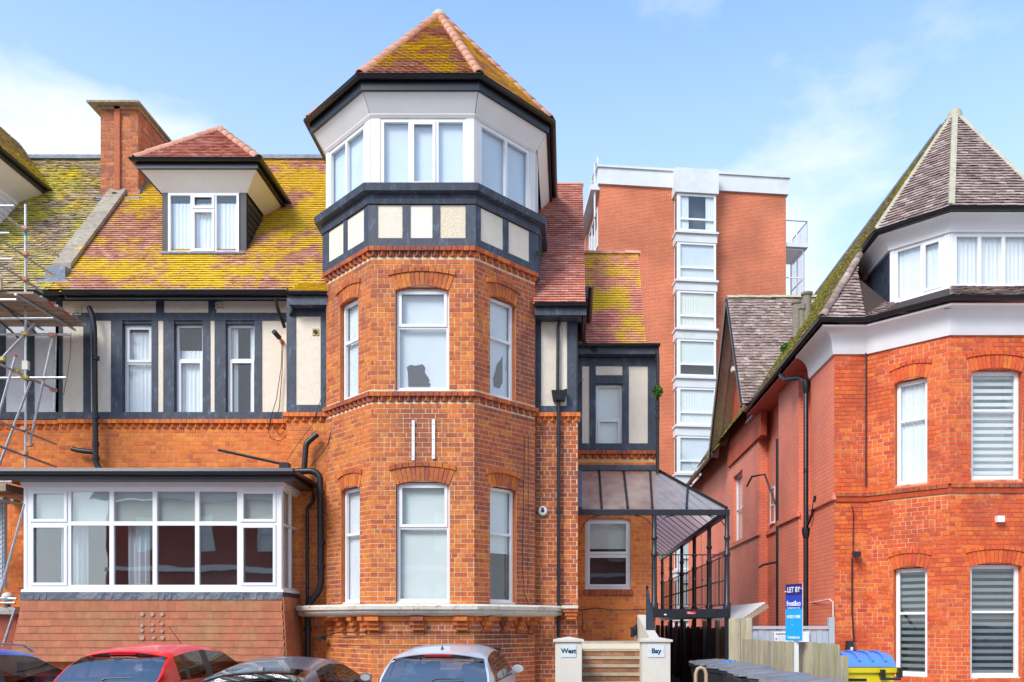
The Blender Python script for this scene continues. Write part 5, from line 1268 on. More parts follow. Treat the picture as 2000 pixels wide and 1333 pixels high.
# balustrades
def rail(p, q_, h=1.19, nb=10, nmn='railing'):
    p, q_ = Vector(p), Vector(q_); c = MB(); c.tube([p + Vector((0, 0, h)), q_ + Vector((0, 0, h))], .014, 6); c.tube([p + Vector((0, 0, .09)), q_ + Vector((0, 0, .09))], .010, 6)
    r_ = obj('rail', c, M['castiron'], K, smooth=True)
    for i in range(1, nb):
        b = p.lerp(q_, i / nb); c = MB(); c.tube([b + Vector((0, 0, .09)), b + Vector((0, 0, h))], .007, 5); c.tube([b + Vector((0, 0, .62)), b + Vector((0, 0, .65)), b + Vector((0, 0, .68))], [.008, .02, .008], 6); obj('baluster', c, M['castiron'], r_)
rail((XC0, YC, ZP), (XC1, YC, ZP), nb=9)
for i in range(5): rail((XC1, colY[i], ZP), (XC1, colY[i + 1], ZP), nb=13)
for y in colY: 
    c = MB(); c.box(XC1 - .05, XC1 + .05, y - .05, y + .05, 0, ZP - .19); obj('support_post', c, M['castiron'], K)
# close boarded screen along the walkway
for i in range(34):
    y = 20.5 + i * .34; c = MB(); c.box(XC1 + .10, XC1 + .125, y, y + .30, 0, 2.95 if i < 30 else 2.95); 
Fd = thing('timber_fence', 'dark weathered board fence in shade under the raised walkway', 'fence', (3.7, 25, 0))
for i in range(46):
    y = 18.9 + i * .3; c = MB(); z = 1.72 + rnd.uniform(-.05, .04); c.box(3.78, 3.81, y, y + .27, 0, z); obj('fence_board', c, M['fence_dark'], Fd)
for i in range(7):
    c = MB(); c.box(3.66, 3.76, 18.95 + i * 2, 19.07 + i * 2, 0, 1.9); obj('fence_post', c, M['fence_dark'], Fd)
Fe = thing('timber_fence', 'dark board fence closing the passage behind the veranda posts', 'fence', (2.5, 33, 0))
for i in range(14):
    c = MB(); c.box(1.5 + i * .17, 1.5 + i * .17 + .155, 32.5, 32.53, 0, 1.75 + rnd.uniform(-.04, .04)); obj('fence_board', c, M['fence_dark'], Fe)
for (nm_, lab, y0) in (('corrugated_roof', 'white corrugated lean to roof on a timber edge between veranda and red wall', 18.9),):
    L2 = thing(nm_, lab, 'roof', (4.3, 19.5, 2))
    c = MB(); n = 26
    for k in range(n + 1):
        x = 3.86 + .55 * k / n; zz = 1.92 + .38 * k / n * 1.0 + .018 * math.sin(k * 2.1); c.v += [(x, 18.8, zz), (x, 24.5, zz)]
    for k in range(n): c.f.append((2 * k, 2 * k + 2, 2 * k + 3, 2 * k + 1))
    obj('sheet', c, M['white'], L2, True)
    c = MB(); c.beam((3.84, 18.78, 1.84), (4.43, 18.78, 2.22), .04, .10, (0, 0, 1)); obj('edge_board', c, M['board_wood'], L2)
q = MB(); q.box(X(1437, 19.5), X(1453, 19.5), 19.3, 19.5, Z(1170, 19.5), Z(1160, 19.5)); 

# ============================================================ steps, gate piers
T = thing('entrance_steps', 'brick entrance steps with pale stone treads between the two cream gate piers', 'steps', (.7, 15.5, 0))
sx0, sx1 = .24, 1.42
for k in range(10):
    z = 1.47 - .14 * k; y = 16.5 - .28 * k
    if z < .1: break
    c = MB(); c.box(sx0, sx1, y - .03, y + .30, z - .045, z); obj('tread', c, M['steptread'], T)
    rb = MB(); backing(rb, FR(sx0, y, sx1, y), 0, sx1 - sx0, z - .14, z - .047, []); 
    st = obj('riser', rb, M['steptread'], T)
    rb = MB(); u = -.05 if k % 2 else 0
    while u < sx1 - sx0:
        a_, b_ = max(u, 0), min(u + .22, sx1 - sx0)
        if b_ - a_ > .04: rb.fbox(FR(sx0, y, sx1, y), a_ + .005, b_ - .005, z - .132, z - .052, -.01, .008 + rnd.random() * .004)
        u += .22
    obj('riser_bricks', rb, M['step_brick'], st, kind='stuff')
c = MB(); c.box(.2, 1.95, 16.8, 20, 1.3, 1.425); obj('landing', c, M['paving'], T)
c = MB(); c.box(.22, 1.42, 16.45, 16.9, 1.2, 1.425); c.box(.1, .22, 14.72, 20, 0, 1.42); obj('side_wall', c, M['cream'], T)
c = MB(); c.box8([(1.43, 14.5, 0), (1.60, 14.5, 0), (1.60, 17.5, 0), (1.43, 17.5, 0), (1.43, 14.5, 1.50), (1.60, 14.5, 1.50), (1.60, 17.5, 2.0), (1.43, 17.5, 2.0)]); obj('parapet', c, M['cream'], T)
def pier(px0, px1, word, lab):
    Y = 14.2; x0, x1 = X(px0, Y), X(px1, Y); t = thing('gate_pier', lab, 'gate pier', ((x0 + x1) / 2, Y, 0), 'cream gate piers')
    zt = Z(1254, Y); c = MB(); c.box(x0, x1, Y, Y + (x1 - x0), 0, zt); obj('shaft', c, M['cream'], t, bevel=.006)
    c = MB(); o = .035; m_ = (x0 + x1) / 2; w = x1 - x0
    c.box(x0 - o, x1 + o, Y - o, Y + w + o, zt + .0005, zt + .035)
    P = [(x0 - o, Y - o, zt + .036), (x1 + o, Y - o, zt + .036), (x1 + o, Y + w + o, zt + .036), (x0 - o, Y + w + o, zt + .036), (m_, Y + w / 2, zt + .085)]
    c.add(P, [(0, 1, 4), (1, 2, 4), (2, 3, 4), (3, 0, 4)]); obj('cap', c, M['cream'], t)
    F = FR(x0, Y, x1, Y); pz0, pz1 = Z(1284, Y), Z(1260, Y); c = MB(); c.fbox(F, .10, w - .10, pz0, pz1, .0, .012); pl = obj('plaque', c, M['plaque'], t)
    text_mesh(word, .112, F, w / 2, (pz0 + pz1) / 2, .014, M['ink'], pl, bold=.0035)
    c = MB()
    for u in (.12, w - .12): cc = Vector(fp(F, u, .012, (pz0 + pz1) / 2)); c.tube([cc, cc + Vector((0, -.004, 0))], .006, 6)
    obj('screw', c, M['ink'], pl, kind='stuff')
    c = MB(); c.box(x0 - .01, x1 + .01, Y - .01, Y + w + .01, 0, .12); obj('base', c, M['stone'], t)
pier(1084.5, 1136.5, 'West', 'cream gate pier with the plaque reading West, left of the steps')
pier(1254, 1309.5, 'Bay', 'cream gate pier with the plaque reading Bay, right of the steps')
Rr = thing('stair_stringer', 'black steel stair side with a tall pointed newel behind the Bay pier', 'stair rail', (1.6, 16, 1.5))
c = MB(); P = [Vector((X(1262, 16.2), 16.2, Z(1150, 16.2))), Vector((X(1266, 16.2), 16.2, Z(1150, 16.2))), Vector((X(1282, 15.6), 15.6, Z(1240, 15.6))), Vector((X(1262, 15.6), 15.6, Z(1240, 15.6)))]
c.add(P + [p + Vector((0, .05, 0)) for p in P], [(0, 1, 2, 3), (7, 6, 5, 4), (0, 4, 5, 1), (1, 5, 6, 2), (2, 6, 7, 3), (3, 7, 4, 0)]); obj('newel', c, M['castiron'], Rr)
c = MB(); c.lathe((X(1264, 16.2), 16.2, Z(1150, 16.2)), [(.02, 0), (.035, .03), (.01, .06)], 8); obj('finial', c, M['castiron'], Rr, True)
c = MB(); c.beam((X(1236, 17.3), 17.3, Z(1236, 17.3)), (X(1262, 18.4), 18.4, Z(1212, 18.4)), .05, .18); c.beam((X(1234, 17.2), 17.2, Z(1245, 17.2)), (X(1234, 17.2), 17.2, Z(1225, 17.2)), .05, .05); obj('stringer', c, M['castiron'], Rr)
c = MB(); c.box(X(1240, 17.6), X(1250, 17.6), 17.6, 17.7, 1.42, Z(1224, 17.6)); obj('block', c, M['board_wood'], Rr)
# ============================================================ right hand house
E = thing('corner_house', 'bright red brick house with brown tiled spire and painted side wall on the right', 'house', (8.5, 19, 0))
YA = 17.7; YPI = 18.95; XS = X(1630, YPI); XP = X(1693, YPI); XA = X(1855, YA); XAR = 9.93; XPR = 11.2
RF = FR(XA, YA, XAR, YA); RL = FR(XP, YPI, XA, YA); RPi = FR(XS, YPI, XP, YPI); RRt = FR(XAR, YA, XPR, YPI)
esb = Singles('brick', unit_brick(M['brick_red']), E)
eb, em, er = MB(), MB(), MB()
za0, za1 = Z(937, YA), Z(722, YA); zg0e, zg1e = Z(1325, YA), Z(1102, YA)
oA = [op(RF, 1897, 1996, za0, za1), op(RF, 1895, 1996, zg0e, zg1e)]
def opz(F, pa, pb, z0, z1): return (F.U(pa), F.U(pb), z0, z1)
oB = [opz(RL, 1747, 1811, za0, za1 - .03), opz(RL, 1745, 1811, zg0e, zg1e - .03)]
ZCo = 7.91; ZSt = 4.75
for F, ops, sg_ in ((RPi, [], None), (RL, oB, esb), (RF, oA, esb), (RRt, [], None)):
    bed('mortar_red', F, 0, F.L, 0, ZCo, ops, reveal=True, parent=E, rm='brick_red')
    bricks(eb, F, 0, F.L, 0, ZSt - .2, ops, sg_ ); bricks(eb, F, 0, F.L, ZSt, ZCo, ops, None)
obj('brickwork_red', eb, M['brick_red'], E, kind='stuff')
for F, ops in ((RF, oA), (RL, oB)):
    for o in ops:
        a = MB(); arch(a, F, o[0], o[1], o[3] + .03, .27, .08, .08); obj('window_arch', a, M['brick_red'], E, kind='stuff')
PE = [(XS, 24), (XS, YPI), (XP, YPI), (XA, YA), (XAR, YA), (XPR, YPI)]
a = MB()
for F in (RPi, RL, RF, RRt):
    n = max(1, round(F.L / .118))
    for i in range(n): a.fbox(F, i * F.L / n + .004, (i + 1) * F.L / n - .004, ZSt - .09, ZSt, -.01, .08 + rnd.random() * .004)
obj('brick_band', a, M['brick_brown'], E, kind='stuff')
a = MB(); a.sweep(PE[1:], [(-.01, ZSt - .2), (.03, ZSt - .2), (.06, ZSt - .1), (-.01, ZSt - .1)]); a.sweep(PE[1:], [(-.01, ZSt), (.06, ZSt), (.03, ZSt + .03), (-.01, ZSt + .05)]); obj('band_moulding', a, M['brick_red'], E)
# painted side wall, pilasters and recesses
def sw(x, y0, y1, z0=0, z1=8.6, m='painted_brick', ops=()):
    F = FR(x, y1, x, y0); q = MB(); r_ = MB(); backing(q, F, 0, F.L, z0, z1, list(ops), reveal=r_); obj('side_wall', q, M[m], E)
    if ops: obj('window_reveal', r_, M[m], E)
    return F
sw(XS, YPI, 20.8)
sw(XS + .25, 20.8, 21.9); sw(XS, 21.9, 24.0); sw(XS + .28, 24.0, 26.5); 
FSW = FR(XS, 38, XS, 26.5)
def yu(px): return XS * FPX / (px - CX)       # depth on the side wall of a pixel column
wo = [(38 - yu(1438), 38 - yu(1450), Z(1058, yu(1444)), Z(925, yu(1444)))]
wo[0] = (38 - yu(1432), 38 - yu(1450), Z(1058, yu(1444)), Z(922, yu(1444)))
q = MB(); r_ = MB(); backing(q, FSW, 0, 11.5, 0, 8.9, wo, reveal=r_); obj('side_wall', q, M['painted_brick'], E); obj('window_reveal', r_, M['painted_brick'], E)
window(E, FSW, wo[0][0], wo[0][1], wo[0][2], wo[0][3], (), (.5,), rec=.12, cover='curtain')
a = MB()
for y in (20.8, 24.0): a.quad((XS, y, 0), (XS + .3, y, 0), (XS + .3, y, 8.6), (XS, y, 8.6))
for y in (21.9, 26.5): a.quad((XS, y, 0), (XS + .3, y, 0), (XS + .3, y, 8.6), (XS, y, 8.6))
obj('pilaster_return', a, M['painted_brick'], E)
a = MB()
for (y0, y1, dx) in ((YPI, 20.8, 0), (20.8, 21.9, .25), (21.9, 24, 0), (24, 26.5, .28), (26.5, 36, 0)):
    a.box(XS + dx - .06, XS + dx + .02, y0 - (.06 if dx == 0 else 0), y1, ZSt - .16, ZSt - .02)
obj('string_course', a, M['painted_brick'], E)
# recess window and pipes
FRc = FR(XS + .28, 26.5, XS + .28, 24.0)
window(E, FRc, .35, .95, 4.9, 6.0, (), (.5,), rec=-.02, cover='blind', depth=.01, room=None, fr=.05)
def epipe(pts, r, name='downpipe', m='castiron', mb_=None):
    q = MB(); P = [Vector(p) for p in pts]; q.tube(P, r, 10); return obj(name, q, M[m], E, smooth=True)
yd = 20.95; xd = XS - .08
xg = 5.58
epipe([(xg - .02, 22.1, 8.32), (xg + .02, 21.8, 8.12), (xd - .05, 21.3, 8.02), (xd, yd, 7.85), (xd, yd, .1)], .062)
for z, r in ((7.72, .11), (4.1, .10), (5.6, .065), (2.4, .065)):
    q = MB(); q.lathe((xd, yd, z), [(r * .5, -.22), (r * .8, -.12), (r, 0), (r, .10), (r * .6, .105)] if r > .09 else [(r, -.05), (r, .05)], 12); obj('pipe_socket', q, M['castiron'], E, True)
epipe([(xd, yd, 4.15), (xd + .02, yd - .45, 4.45), (xd + .05, yd - .6, 4.9)], .03)
yd2 = 24.6; xd2 = XS + .12
epipe([(xd2, yd2, 7.2), (xd2, yd2, .1)], .05); epipe([(XS + .3, 24.9, 7.25), (xd2, yd2, 6.6)], .05)
epipe([(XS + .02, 23.9, 4.0), (XS + .1, 23.9, .8)], .03, m='steel')
epipe([(XS - .12, 25.9, 3.55), (XS - .1, 25.4, 3.6), (xd2, yd2, 3.62)], .035)
epipe([(XS - .35, 26.6, 6.15), (XS - .32, 26.0, 6.35), (XS - .02, 25.6, 6.35), (XS + .2, 25.2, 5.4)], .03)
# cove cornice
cov = [(-.02, ZCo - .06), (.05, ZCo - .06), (.06, ZCo - .01)]
for k in range(8):
    t = math.pi / 2 * k / 7; cov.append((.07 + .31 * (1 - math.cos(t)), ZCo + .02 + .42 * math.sin(t)))
cov += [(.38, ZCo + .48), (-.02, ZCo + .48)]
a = MB(); a.sweep([(XS, 20.8), (XS, YPI), (XP, YPI), (XA, YA), (XAR, YA), (XPR, YPI)], cov); obj('cove_cornice', a, M['paintwhite'], E, smooth=True)
a = MB(); a.sweep([(XS, 26.4), (XS, YPI), (XP, YPI), (XA, YA), (XAR, YA), (XPR, YPI)], gutter_prof(8.50, .07, .37)); obj('gutter', a, M['gutter'], E, smooth=True)
a = MB(); a.box(XS - .36, XS + .3, 20.82, 26.5, 8.36, 8.38); obj('soffit', a, M['paint_red'], E)
# main side slope of the roof and hip
xe = XS - .42; TS = 1.52; ye = 18.5; ZE2 = 8.52
def sz(x): return ZE2 + TS * (x - xe)
XRi = 8.96
mo, mu = MB(), MB()
def t2(P, mb_, g=.10, rg=.010, m=None, sg_=None, w=.17): tile_roof(mb_, mu, P, w=w, g=g, rough=rg, singles=sg_)
hipTop = Vector((6.75, 19.6, sz(6.75)))
t2([(xe, 36.5, ZE2), (xe, ye, ZE2), tuple(hipTop), (XRi, 19.9, sz(XRi)), (XRi, 36.5, sz(XRi))], mo)
obj('side_roof_tiles', mo, M['tile_moss2'], E, kind='stuff')
a = MB(); a.add([(XRi, 19.9, sz(XRi)), (XRi, 36.5, sz(XRi)), (14, 36.5, 8.5), (14, 19.9, 8.5)], [(0, 1, 2, 3)]); obj('rear_roof', a, M['tile_brown'], E)
br = MB(); ets = Singles('roof_tile', unit_tile(M['tile_brown'], .17, .10), E, 200)
# front skirt: from the gutter up to the lantern sill and to the hip
YLn = 17.92; xl0, xl1 = X(1856, YLn), 9.86; xlL, ylL = 7.16, 18.8
zsk = Z(563, YLn)
eo = offs([(XS, YPI), (XP, YPI), (XA, YA), (XAR, YA), (XPR, YPI)], .42)
ec = [(xe, ye)] + eo[1:]
t2([(*ec[0], ZE2), (*eo[1], ZE2), (6.62, 19.35, 9.85), tuple(hipTop)], br, sg_=ets)
t2([(*eo[1], ZE2), (*eo[2], ZE2), (xl0 - .04, YLn - .02, zsk), (xlL, ylL, zsk), (6.62, 19.35, 9.75)], br)
t2([(*eo[2], ZE2), (*eo[3], ZE2), (xl1, YLn - .02, zsk), (xl0, YLn - .02, zsk)], br)
a = MB(); a.box(11.2, 13.9, 18.96, 36, 0, 8.5); obj('side_wall', a, M['gable_brick'], E)
a = MB(); a.add([(8.0, 19.92, 8.5), (14, 19.92, 8.5), (XRi, 19.92, sz(XRi) - .05)], [(0, 1, 2)]); obj('gable_wall', a, M['gable_brick'], E)
# lantern
LF = FR(xl0, YLn, xl1, YLn); LL = FR(xlL, ylL, xl0, YLn); LR = FR(xl1, YLn, xl1 + .9, ylL)
lz0, lz1 = Z(562, YLn), Z(455, YLn)
window(E, LF, .06, LF.L - .06, lz0, lz1, (.345, .655), (), rec=0, cover='curtain', gm='glass_up', room='pale_room', depth=.4, fr=.08, mull=.075)
window(E, LL, .10, LL.L - .12, lz0, lz1, (.56,), (), sash=((1, 0),), rec=0, cover='curtain', gm='glass_up', room='pale_room', depth=.4, fr=.07, mull=.07)
window(E, LR, .10, LR.L - .1, lz0, lz1, (.5,), (), rec=0, cover='curtain', gm='glass_up', room='pale_room', depth=.4, fr=.07, mull=.07)
a = MB()
for F in (LF, LL, LR):
    for p, q in ((0, .10 if F is not LF else .06), (F.L - .12, F.L)): a = MB(); a.fbox(F, p, q, lz0, lz1, -.08, .012); obj('corner_post', a, M['upvc'], E)
PLn = [(xlL, 20.4), (xlL, ylL), (xl0, YLn), (xl1, YLn), (xl1 + .9, ylL), (xl1 + .9, 20.4)]
a = MB(); a.sweep(PLn[1:5], [(-.02, lz0 - .06), (.07, lz0 - .06), (.05, lz0 - .005), (-.02, lz0 - .002)]); obj('window_board', a, M['upvc'], E)
zs_ = lz1; ZG2 = 10.42
cov2 = [(-.02, zs_), (.05, zs_), (.055, zs_ + .05)] + [(.06 + .24 * (1 - math.cos(t)), zs_ + .06 + (ZG2 - zs_ - .08) * math.sin(t)) for t in [math.pi / 2 * k / 6 for k in range(7)]] + [(-.02, ZG2 - .01)]
a = MB(); a.sweep(PLn, cov2); obj('cove_cornice', a, M['paintwhite'], E, smooth=True)
PLg = [(xlL - .0, 19.4)] + PLn[1:]
a = MB(); a.sweep(PLg, gutter_prof(ZG2 + .05, .07, .29)); obj('gutter', a, M['gutter'], E, smooth=True)
a = MB(); a.quad((xlL + .01, 20.2, lz0 - .2), (xlL + .01, ylL, lz0 - .2), (xlL + .01, ylL, lz1 + .1), (xlL + .01, 20.2, lz1 + .1)); obj('lead_cheek', a, M['lead_dark'], E)
el_ = offs(PLg, .36); zt2 = ZG2 + .07; AE2 = Vector((X(1865, 19.6), 19.6, Z(222, 19.6)))
for i in (1, 2, 3, 4):
    t2([(*el_[i], zt2), (*el_[i + 1], zt2), tuple(AE2)], br, rg=.007)
t2([(*el_[0], zt2), (*el_[1], zt2), tuple(AE2)], br)
obj('front_roof_tiles', br, M['tile_brown'], E, kind='stuff'); obj('roof_underlay', mu, M['sub'], E)
for i, s_ in ((1, .055), (2, .06), (3, .05)): 
    a = MB(); A_ = Vector((*el_[i], zt2 + .03)); a.beam(A_, AE2 + Vector((0, 0, .03)), s_ * 2.0, .07, (0, -1, .6)); obj('hip_mortar', a, M['hip_moss'], E)
a = MB(); a.lathe((AE2.x, AE2.y, AE2.z - .08), [(.17, -.08), (.16, .04), (.13, .13), (.05, .17)], 12); obj('roof_cap', a, M['hip_moss'], E, True)
hip_line((xe, ye, ZE2 + .04), tuple(hipTop + Vector((0, 0, .04))), M['tile_brown'], E, r=.09, step=.2, name='hip_tile', key='hipb')
a = MB(); a.beam((XRi, 20.2, sz(XRi) + .03), (XRi, 36.4, sz(XRi) + .03), .14, .07); obj('lead_ridge', a, M['lead'], E)
# gable cross wing
yg0, ygr, yg1 = 25.75, 28.05, 31.3; zge = Z(790, 25.75); zgr = Z(584, ygr); xgv = 5.27
gr, gu = MB(), MB()
egs = Singles('roof_tile', unit_tile(M['tile_brown'], .17, .10), E, 100)
tile_roof(gr, gu, [(xgv, yg0, zge), (8.4, yg0, zge), (8.9, ygr, zgr), (xgv, ygr, zgr)], w=.17, g=.125, rough=.009, singles=egs)
obj('gable_roof_tiles', gr, M['tile_brown'], E, kind='stuff'); obj('gable_underlay', gu, M['sub'], E)
a = MB(); a.add([(xgv, ygr, zgr), (8.9, ygr, zgr), (8.4, yg1, zge - .1), (xgv, yg1, zge - .1)], [(0, 1, 2, 3)]); obj('rear_roof', a, M['tile_brown'], E)
hip_line((xgv, ygr, zgr + .05), (8.9, ygr, zgr + .05), M['hip_moss'], E, r=.1, step=.33, key='hipg')
a = MB(); xw = XS - .08; P = [(xw, yg0 + .1, 7.6), (xw, yg0 + .1, zge), (xw, ygr, zgr - .1), (xw, yg1, zge), (xw, yg1, 7.6)]; a.add(P + [(XS + .1, p[1], p[2]) for p in P], [(0, 1, 2, 3, 4), (0, 5, 6, 1), (4, 3, 8, 9), (0, 4, 9, 5)]); obj('gable_wall', a, M['gable_brick'], E)
a = MB(); a.beam((xgv - .02, yg1 + .25, zge - .5), (xgv - .02, ygr, zgr - .02), .05, .26); a.beam((xgv - .02, yg0 - .1, zge - .1), (xgv - .02, ygr, zgr - .02), .05, .10); obj('barge_board', a, M['castiron'], E)
a = MB(); a.beam((xgv + .18, yg1 + .25, zge - .48), (xgv + .18, ygr, zgr - .05), .30, .04); obj('verge_soffit', a, M['verge_wood'], E)
a = MB(); a.box(XS - .35, XS, ygr - .05 + 1.0, ygr + 1.2, zgr - 2.1, zgr - 1.95); obj('purlin_end', a, M['soffit'], E)
FGb = FR(xw - .005, yg1, xw - .005, yg0)
window(E, FGb, yg1 - 27.6, yg1 - 26.6, 8.4, 9.9, (.5,), (), rec=-.06, cover=None, room=None)
a = MB(); a.sweep([(xgv + .1, yg0), (xgv + .75, yg0)], gutter_prof(zge, .06, 0)); obj('gutter', a, M['gutter'], E, smooth=True)
# lower rear eaves covered in moss
q, q2 = MB(), MB(); tile_roof(q, q2, [(5.35, 42, 8.0), (5.35, 31.0, 8.15), (7.4, 31.0, 10.4), (7.4, 42, 10.2)], w=.17, g=.12, rough=.012)
obj('rear_eaves_tiles', q, M['tile_moss2'], E, kind='stuff'); obj('rear_underlay', q2, M['sub'], E)
a = MB(); a.tube([(5.33, 42, 8.0), (5.33, 31.0, 8.12)], .07, 8); obj('gutter', a, M['gutter'], E, True)
a = MB(); backing(a, FR(XS, 42, XS, 37.9), 0, 4.1, 0, 8.5, []); obj('side_wall', a, M['painted_brick'], E)
# clay chimney pots rising at the valley
for px, py0, py1, r, m_ in ((1565, 745, 597, .13, 'clay'), (1555, 660, 590, .12, 'clay'), (1576, 640, 573, .14, 'clay')):
    Y = 24.6; a = MB(); x = X(px, Y); z0, z1 = Z(py0, Y), Z(py1, Y)
    a.lathe((x, Y, z0), [(r, 0), (r * .9, (z1 - z0) * .8), (r * .88, (z1 - z0) * .93), (r * 1.2, (z1 - z0) * .94), (r * 1.25, (z1 - z0)), (r * .9, z1 - z0 + .01)], 14); obj('chimney_pot', a, M[m_], E, True)
# windows of the front
window(E, RF, oA[0][0] + .01, oA[0][1] - .01, za0 + .02, za1 - .01, (), (.64,), rec=.12, cover='slats', fm='paintwhite', fr=.08, mull=.05, room='pale_room', gm='glass_up')
wsv = window(E, RF, oA[1][0] + .01, oA[1][1] - .01, zg0e + .02, zg1e - .01, (), (.58,), rec=.12, cover='slats', fm='paintwhite', fr=.08, mull=.05, gm='glass')
window(E, RL, oB[0][0] + .01, oB[0][1] - .01, za0 + .02, za1 - .05, (), (.62,), rec=.12, cover='curtain', fm='paintwhite', fr=.08, mull=.05)
window(E, RL, oB[1][0] + .01, oB[1][1] - .01, zg0e + .02, zg1e - .05, (), (.58,), rec=.12, cover='slats', fm='paintwhite', fr=.08, mull=.05)
text_mesh('The Silver How', .135, RF, (oA[1][0] + oA[1][1]) / 2 - .02, Z(1253, YA), -.145, M['lead_dark'], wsv, name='window_lettering', sx=1.0)
# small things on the wall
q = MB(); Y = YPI; q.box(X(1661, Y), X(1675, Y), Y - .22, Y - .1, Z(1089, Y), Z(1079, Y)); q.box(X(1665, Y), X(1671, Y), Y - .1, Y, Z(1086, Y), Z(1082, Y))
solo('floodlight', q, M['castiron'], 'small black floodlight on the red brick pier', 'floodlight')
q = MB(); q.box(X(1943, YA), X(1957, YA), YA - .12, YA, Z(1021, YA), Z(1009, YA)); solo('sensor_box', q, M['white'], 'small white box fixed above the ground floor arch of the red house', 'box')
q = MB(); Y = YPI - .1; P = [(X(1652, Y), Y - .1, Z(1273, Y)), (X(1668, Y), Y - .1, Z(1273, Y)), (X(1668, Y), Y + .1, Z(1273, Y)), (X(1652, Y), Y + .1, Z(1273, Y)), (X(1655, Y), Y - .06, Z(1252, Y)), (X(1665, Y), Y - .06, Z(1252, Y)), (X(1665, Y), Y + .1, Z(1252, Y)), (X(1655, Y), Y + .1, Z(1252, Y))]
q.box8(P); t = solo('lantern', q, M['castiron'], 'black tapered wall lantern low on the red pier behind the yellow bin', 'lantern')
q = MB(); q.box(X(1658, Y), X(1663, Y), Y - .11, Y - .085, Z(1270, Y), Z(1264, Y)); obj('glass_face', q, M['white'], t)
cable([(1666, 1080, 18.9), (1667, 1000, 18.9), (1664, 990, 18.9)], None, .012, E); cable([(1664, 1090, 18.9), (1664, 1200, 18.9), (1668, 1255, 18.85)], None, .02, E)
cable([(1691, 690, 18.9), (1691, 950, 18.9)], None, .018, E)
cable([(1560, 1182, 22.3), (1620, 1171, 18.9), (1627, 1176, 18.88), (1627, 1230, 18.88)], None, .012, E, m='paintwhite')

# ============================================================ high rise
YH = 46.0; HX0, HX1 = X(1172, YH), X(1535, 47.15); YH1 = 47.15
B = thing('apartment_block', 'tall modern red brick apartment block with a column of white bay windows behind the houses', 'apartment block', (7, 46, 0))
FH = FR(HX0, YH, HX1, YH1)
def hz_(py): return Z(py, YH)
ztop = Z(361, YH); zpar = Z(325, YH)
a = MB(); backing(a, FH, 0, FH.L, 0, ztop, []); obj('brick_wall', a, M['highrise_brick'], B)
dn = (-FH.n[0], -FH.n[1])
def hp_(u, d): q = fp(FH, u, d, 0); return (q[0], q[1])
FH2 = FR(*hp_(0, -14), *hp_(0, 0)); FH3 = FR(*hp_(FH.L, 0), *hp_(FH.L, -14))
a = MB(); backing(a, FH2, 0, FH2.L, 0, ztop, []); backing(a, FH3, 0, FH3.L, 0, ztop, []); obj('side_wall', a, M['highrise_brick'], B)
a = MB(); pts = [hp_(0, -14), hp_(0, 0), hp_(FH.L, 0), hp_(FH.L, -14)]
a.sweep(pts, [(-.3, ztop), (.12, ztop), (.12, zpar - .12), (.20, zpar - .12), (.20, zpar), (-.3, zpar)]); a.add([(*p, zpar - .2) for p in pts], [(0, 1, 2, 3)]); obj('parapet', a, M['concrete_white'], B)
a = MB(); a.fbox(FH, 7.2, 9.4, zpar, zpar + .7, -3, -1.5); obj('plant_room', a, M['concrete_white'], B)
for py in (455, 480, 505, 530, 560):
    pass
ub0, ub1 = FH.U(1315), FH.U(1391); pr = .75
ub0 += .04
a = MB(); a.fbox(FH, ub0 - .12, ub1 + .12, Z(369, 45.3), Z(321, 45.3), -.3, pr + .12); obj('bay_parapet', a, M['concrete_white'], B)
FBy = FR(*hp_(ub0, pr), *hp_(ub1, pr)); FBl_ = FR(*hp_(ub0, 0), *hp_(ub0, pr)); FBr_ = FR(*hp_(ub1, pr), *hp_(ub1, 0))
for k in range(9):
    t0, t1 = Z(369 + 95.6 * k, 45.25), Z(443 + 95.6 * k, 45.25)
    if t1 < 0: break
    cv = ('split', 'frost', 'curtain_warm', 'blind', 'curtain', 'frost', 'split', 'blind', 'blind')[k]
    w_ = window(B, FBy, .0, FBy.L, t1, t0, (.06,), (.33,), rec=0, cover=cv, gm='glass', room='room', depth=.55, fr=.12, mull=.10, sill=False, cov=(0, 1) if k not in (3,) else (.35, 1))
    window(B, FBl_, .05, .70, t1, t0, (), (.33,), rec=0, cover=None, gm='glass_dark', room=None, fr=.10, mull=.08, sill=False)
    window(B, FBr_, .05, .70, t1, t0, (), (.33,), rec=0, cover=None, gm='glass_dark', room=None, fr=.10, mull=.08, sill=False)
    zsp = Z(369 + 95.6 * (k + 1), 45.25)
    a = MB(); a.fbox(FH, ub0 - .06, ub1 + .06, zsp, t1 - .02, -.05, pr + .03); a.fbox(FH, ub0 - .12, ub1 + .12, t1 - .14, t1 - .03, -.05, pr + .14); obj('spandrel', a, M['concrete_white'], B)
a = MB(); a.fbox(FH, ub0 + .2, ub1 - .1, 0, ztop, -.2, .12); obj('bay_core', a, M['pale_room'], B)
# left return: white framed glazing
for k in range(4):
    t1 = Z(500 - 0 + 95.6 * (k - 1), 48); t0 = Z(425 + 95.6 * (k - 1), 48)
    window(B, FH2, 14 - 4.2, 14 - .8, t1, t0, (.33, .66), (), rec=-.05, cover=None, room=None, fr=.12, mull=.1, gm='glass_dark', sill=False)
a = MB(); a.fbox(FH2, 8.5, 13.9, Z(405, 48), Z(395, 48), 0, .5); obj('balcony_slab', a, M['concrete_white'], B)
a = MB(); a.tube([fp(FH, -.25, -.3, Z(420, 46)), fp(FH, -.25, -.3, Z(315, 46))], .05, 8); obj('vent_pipe', a, M['concrete_white'], B)
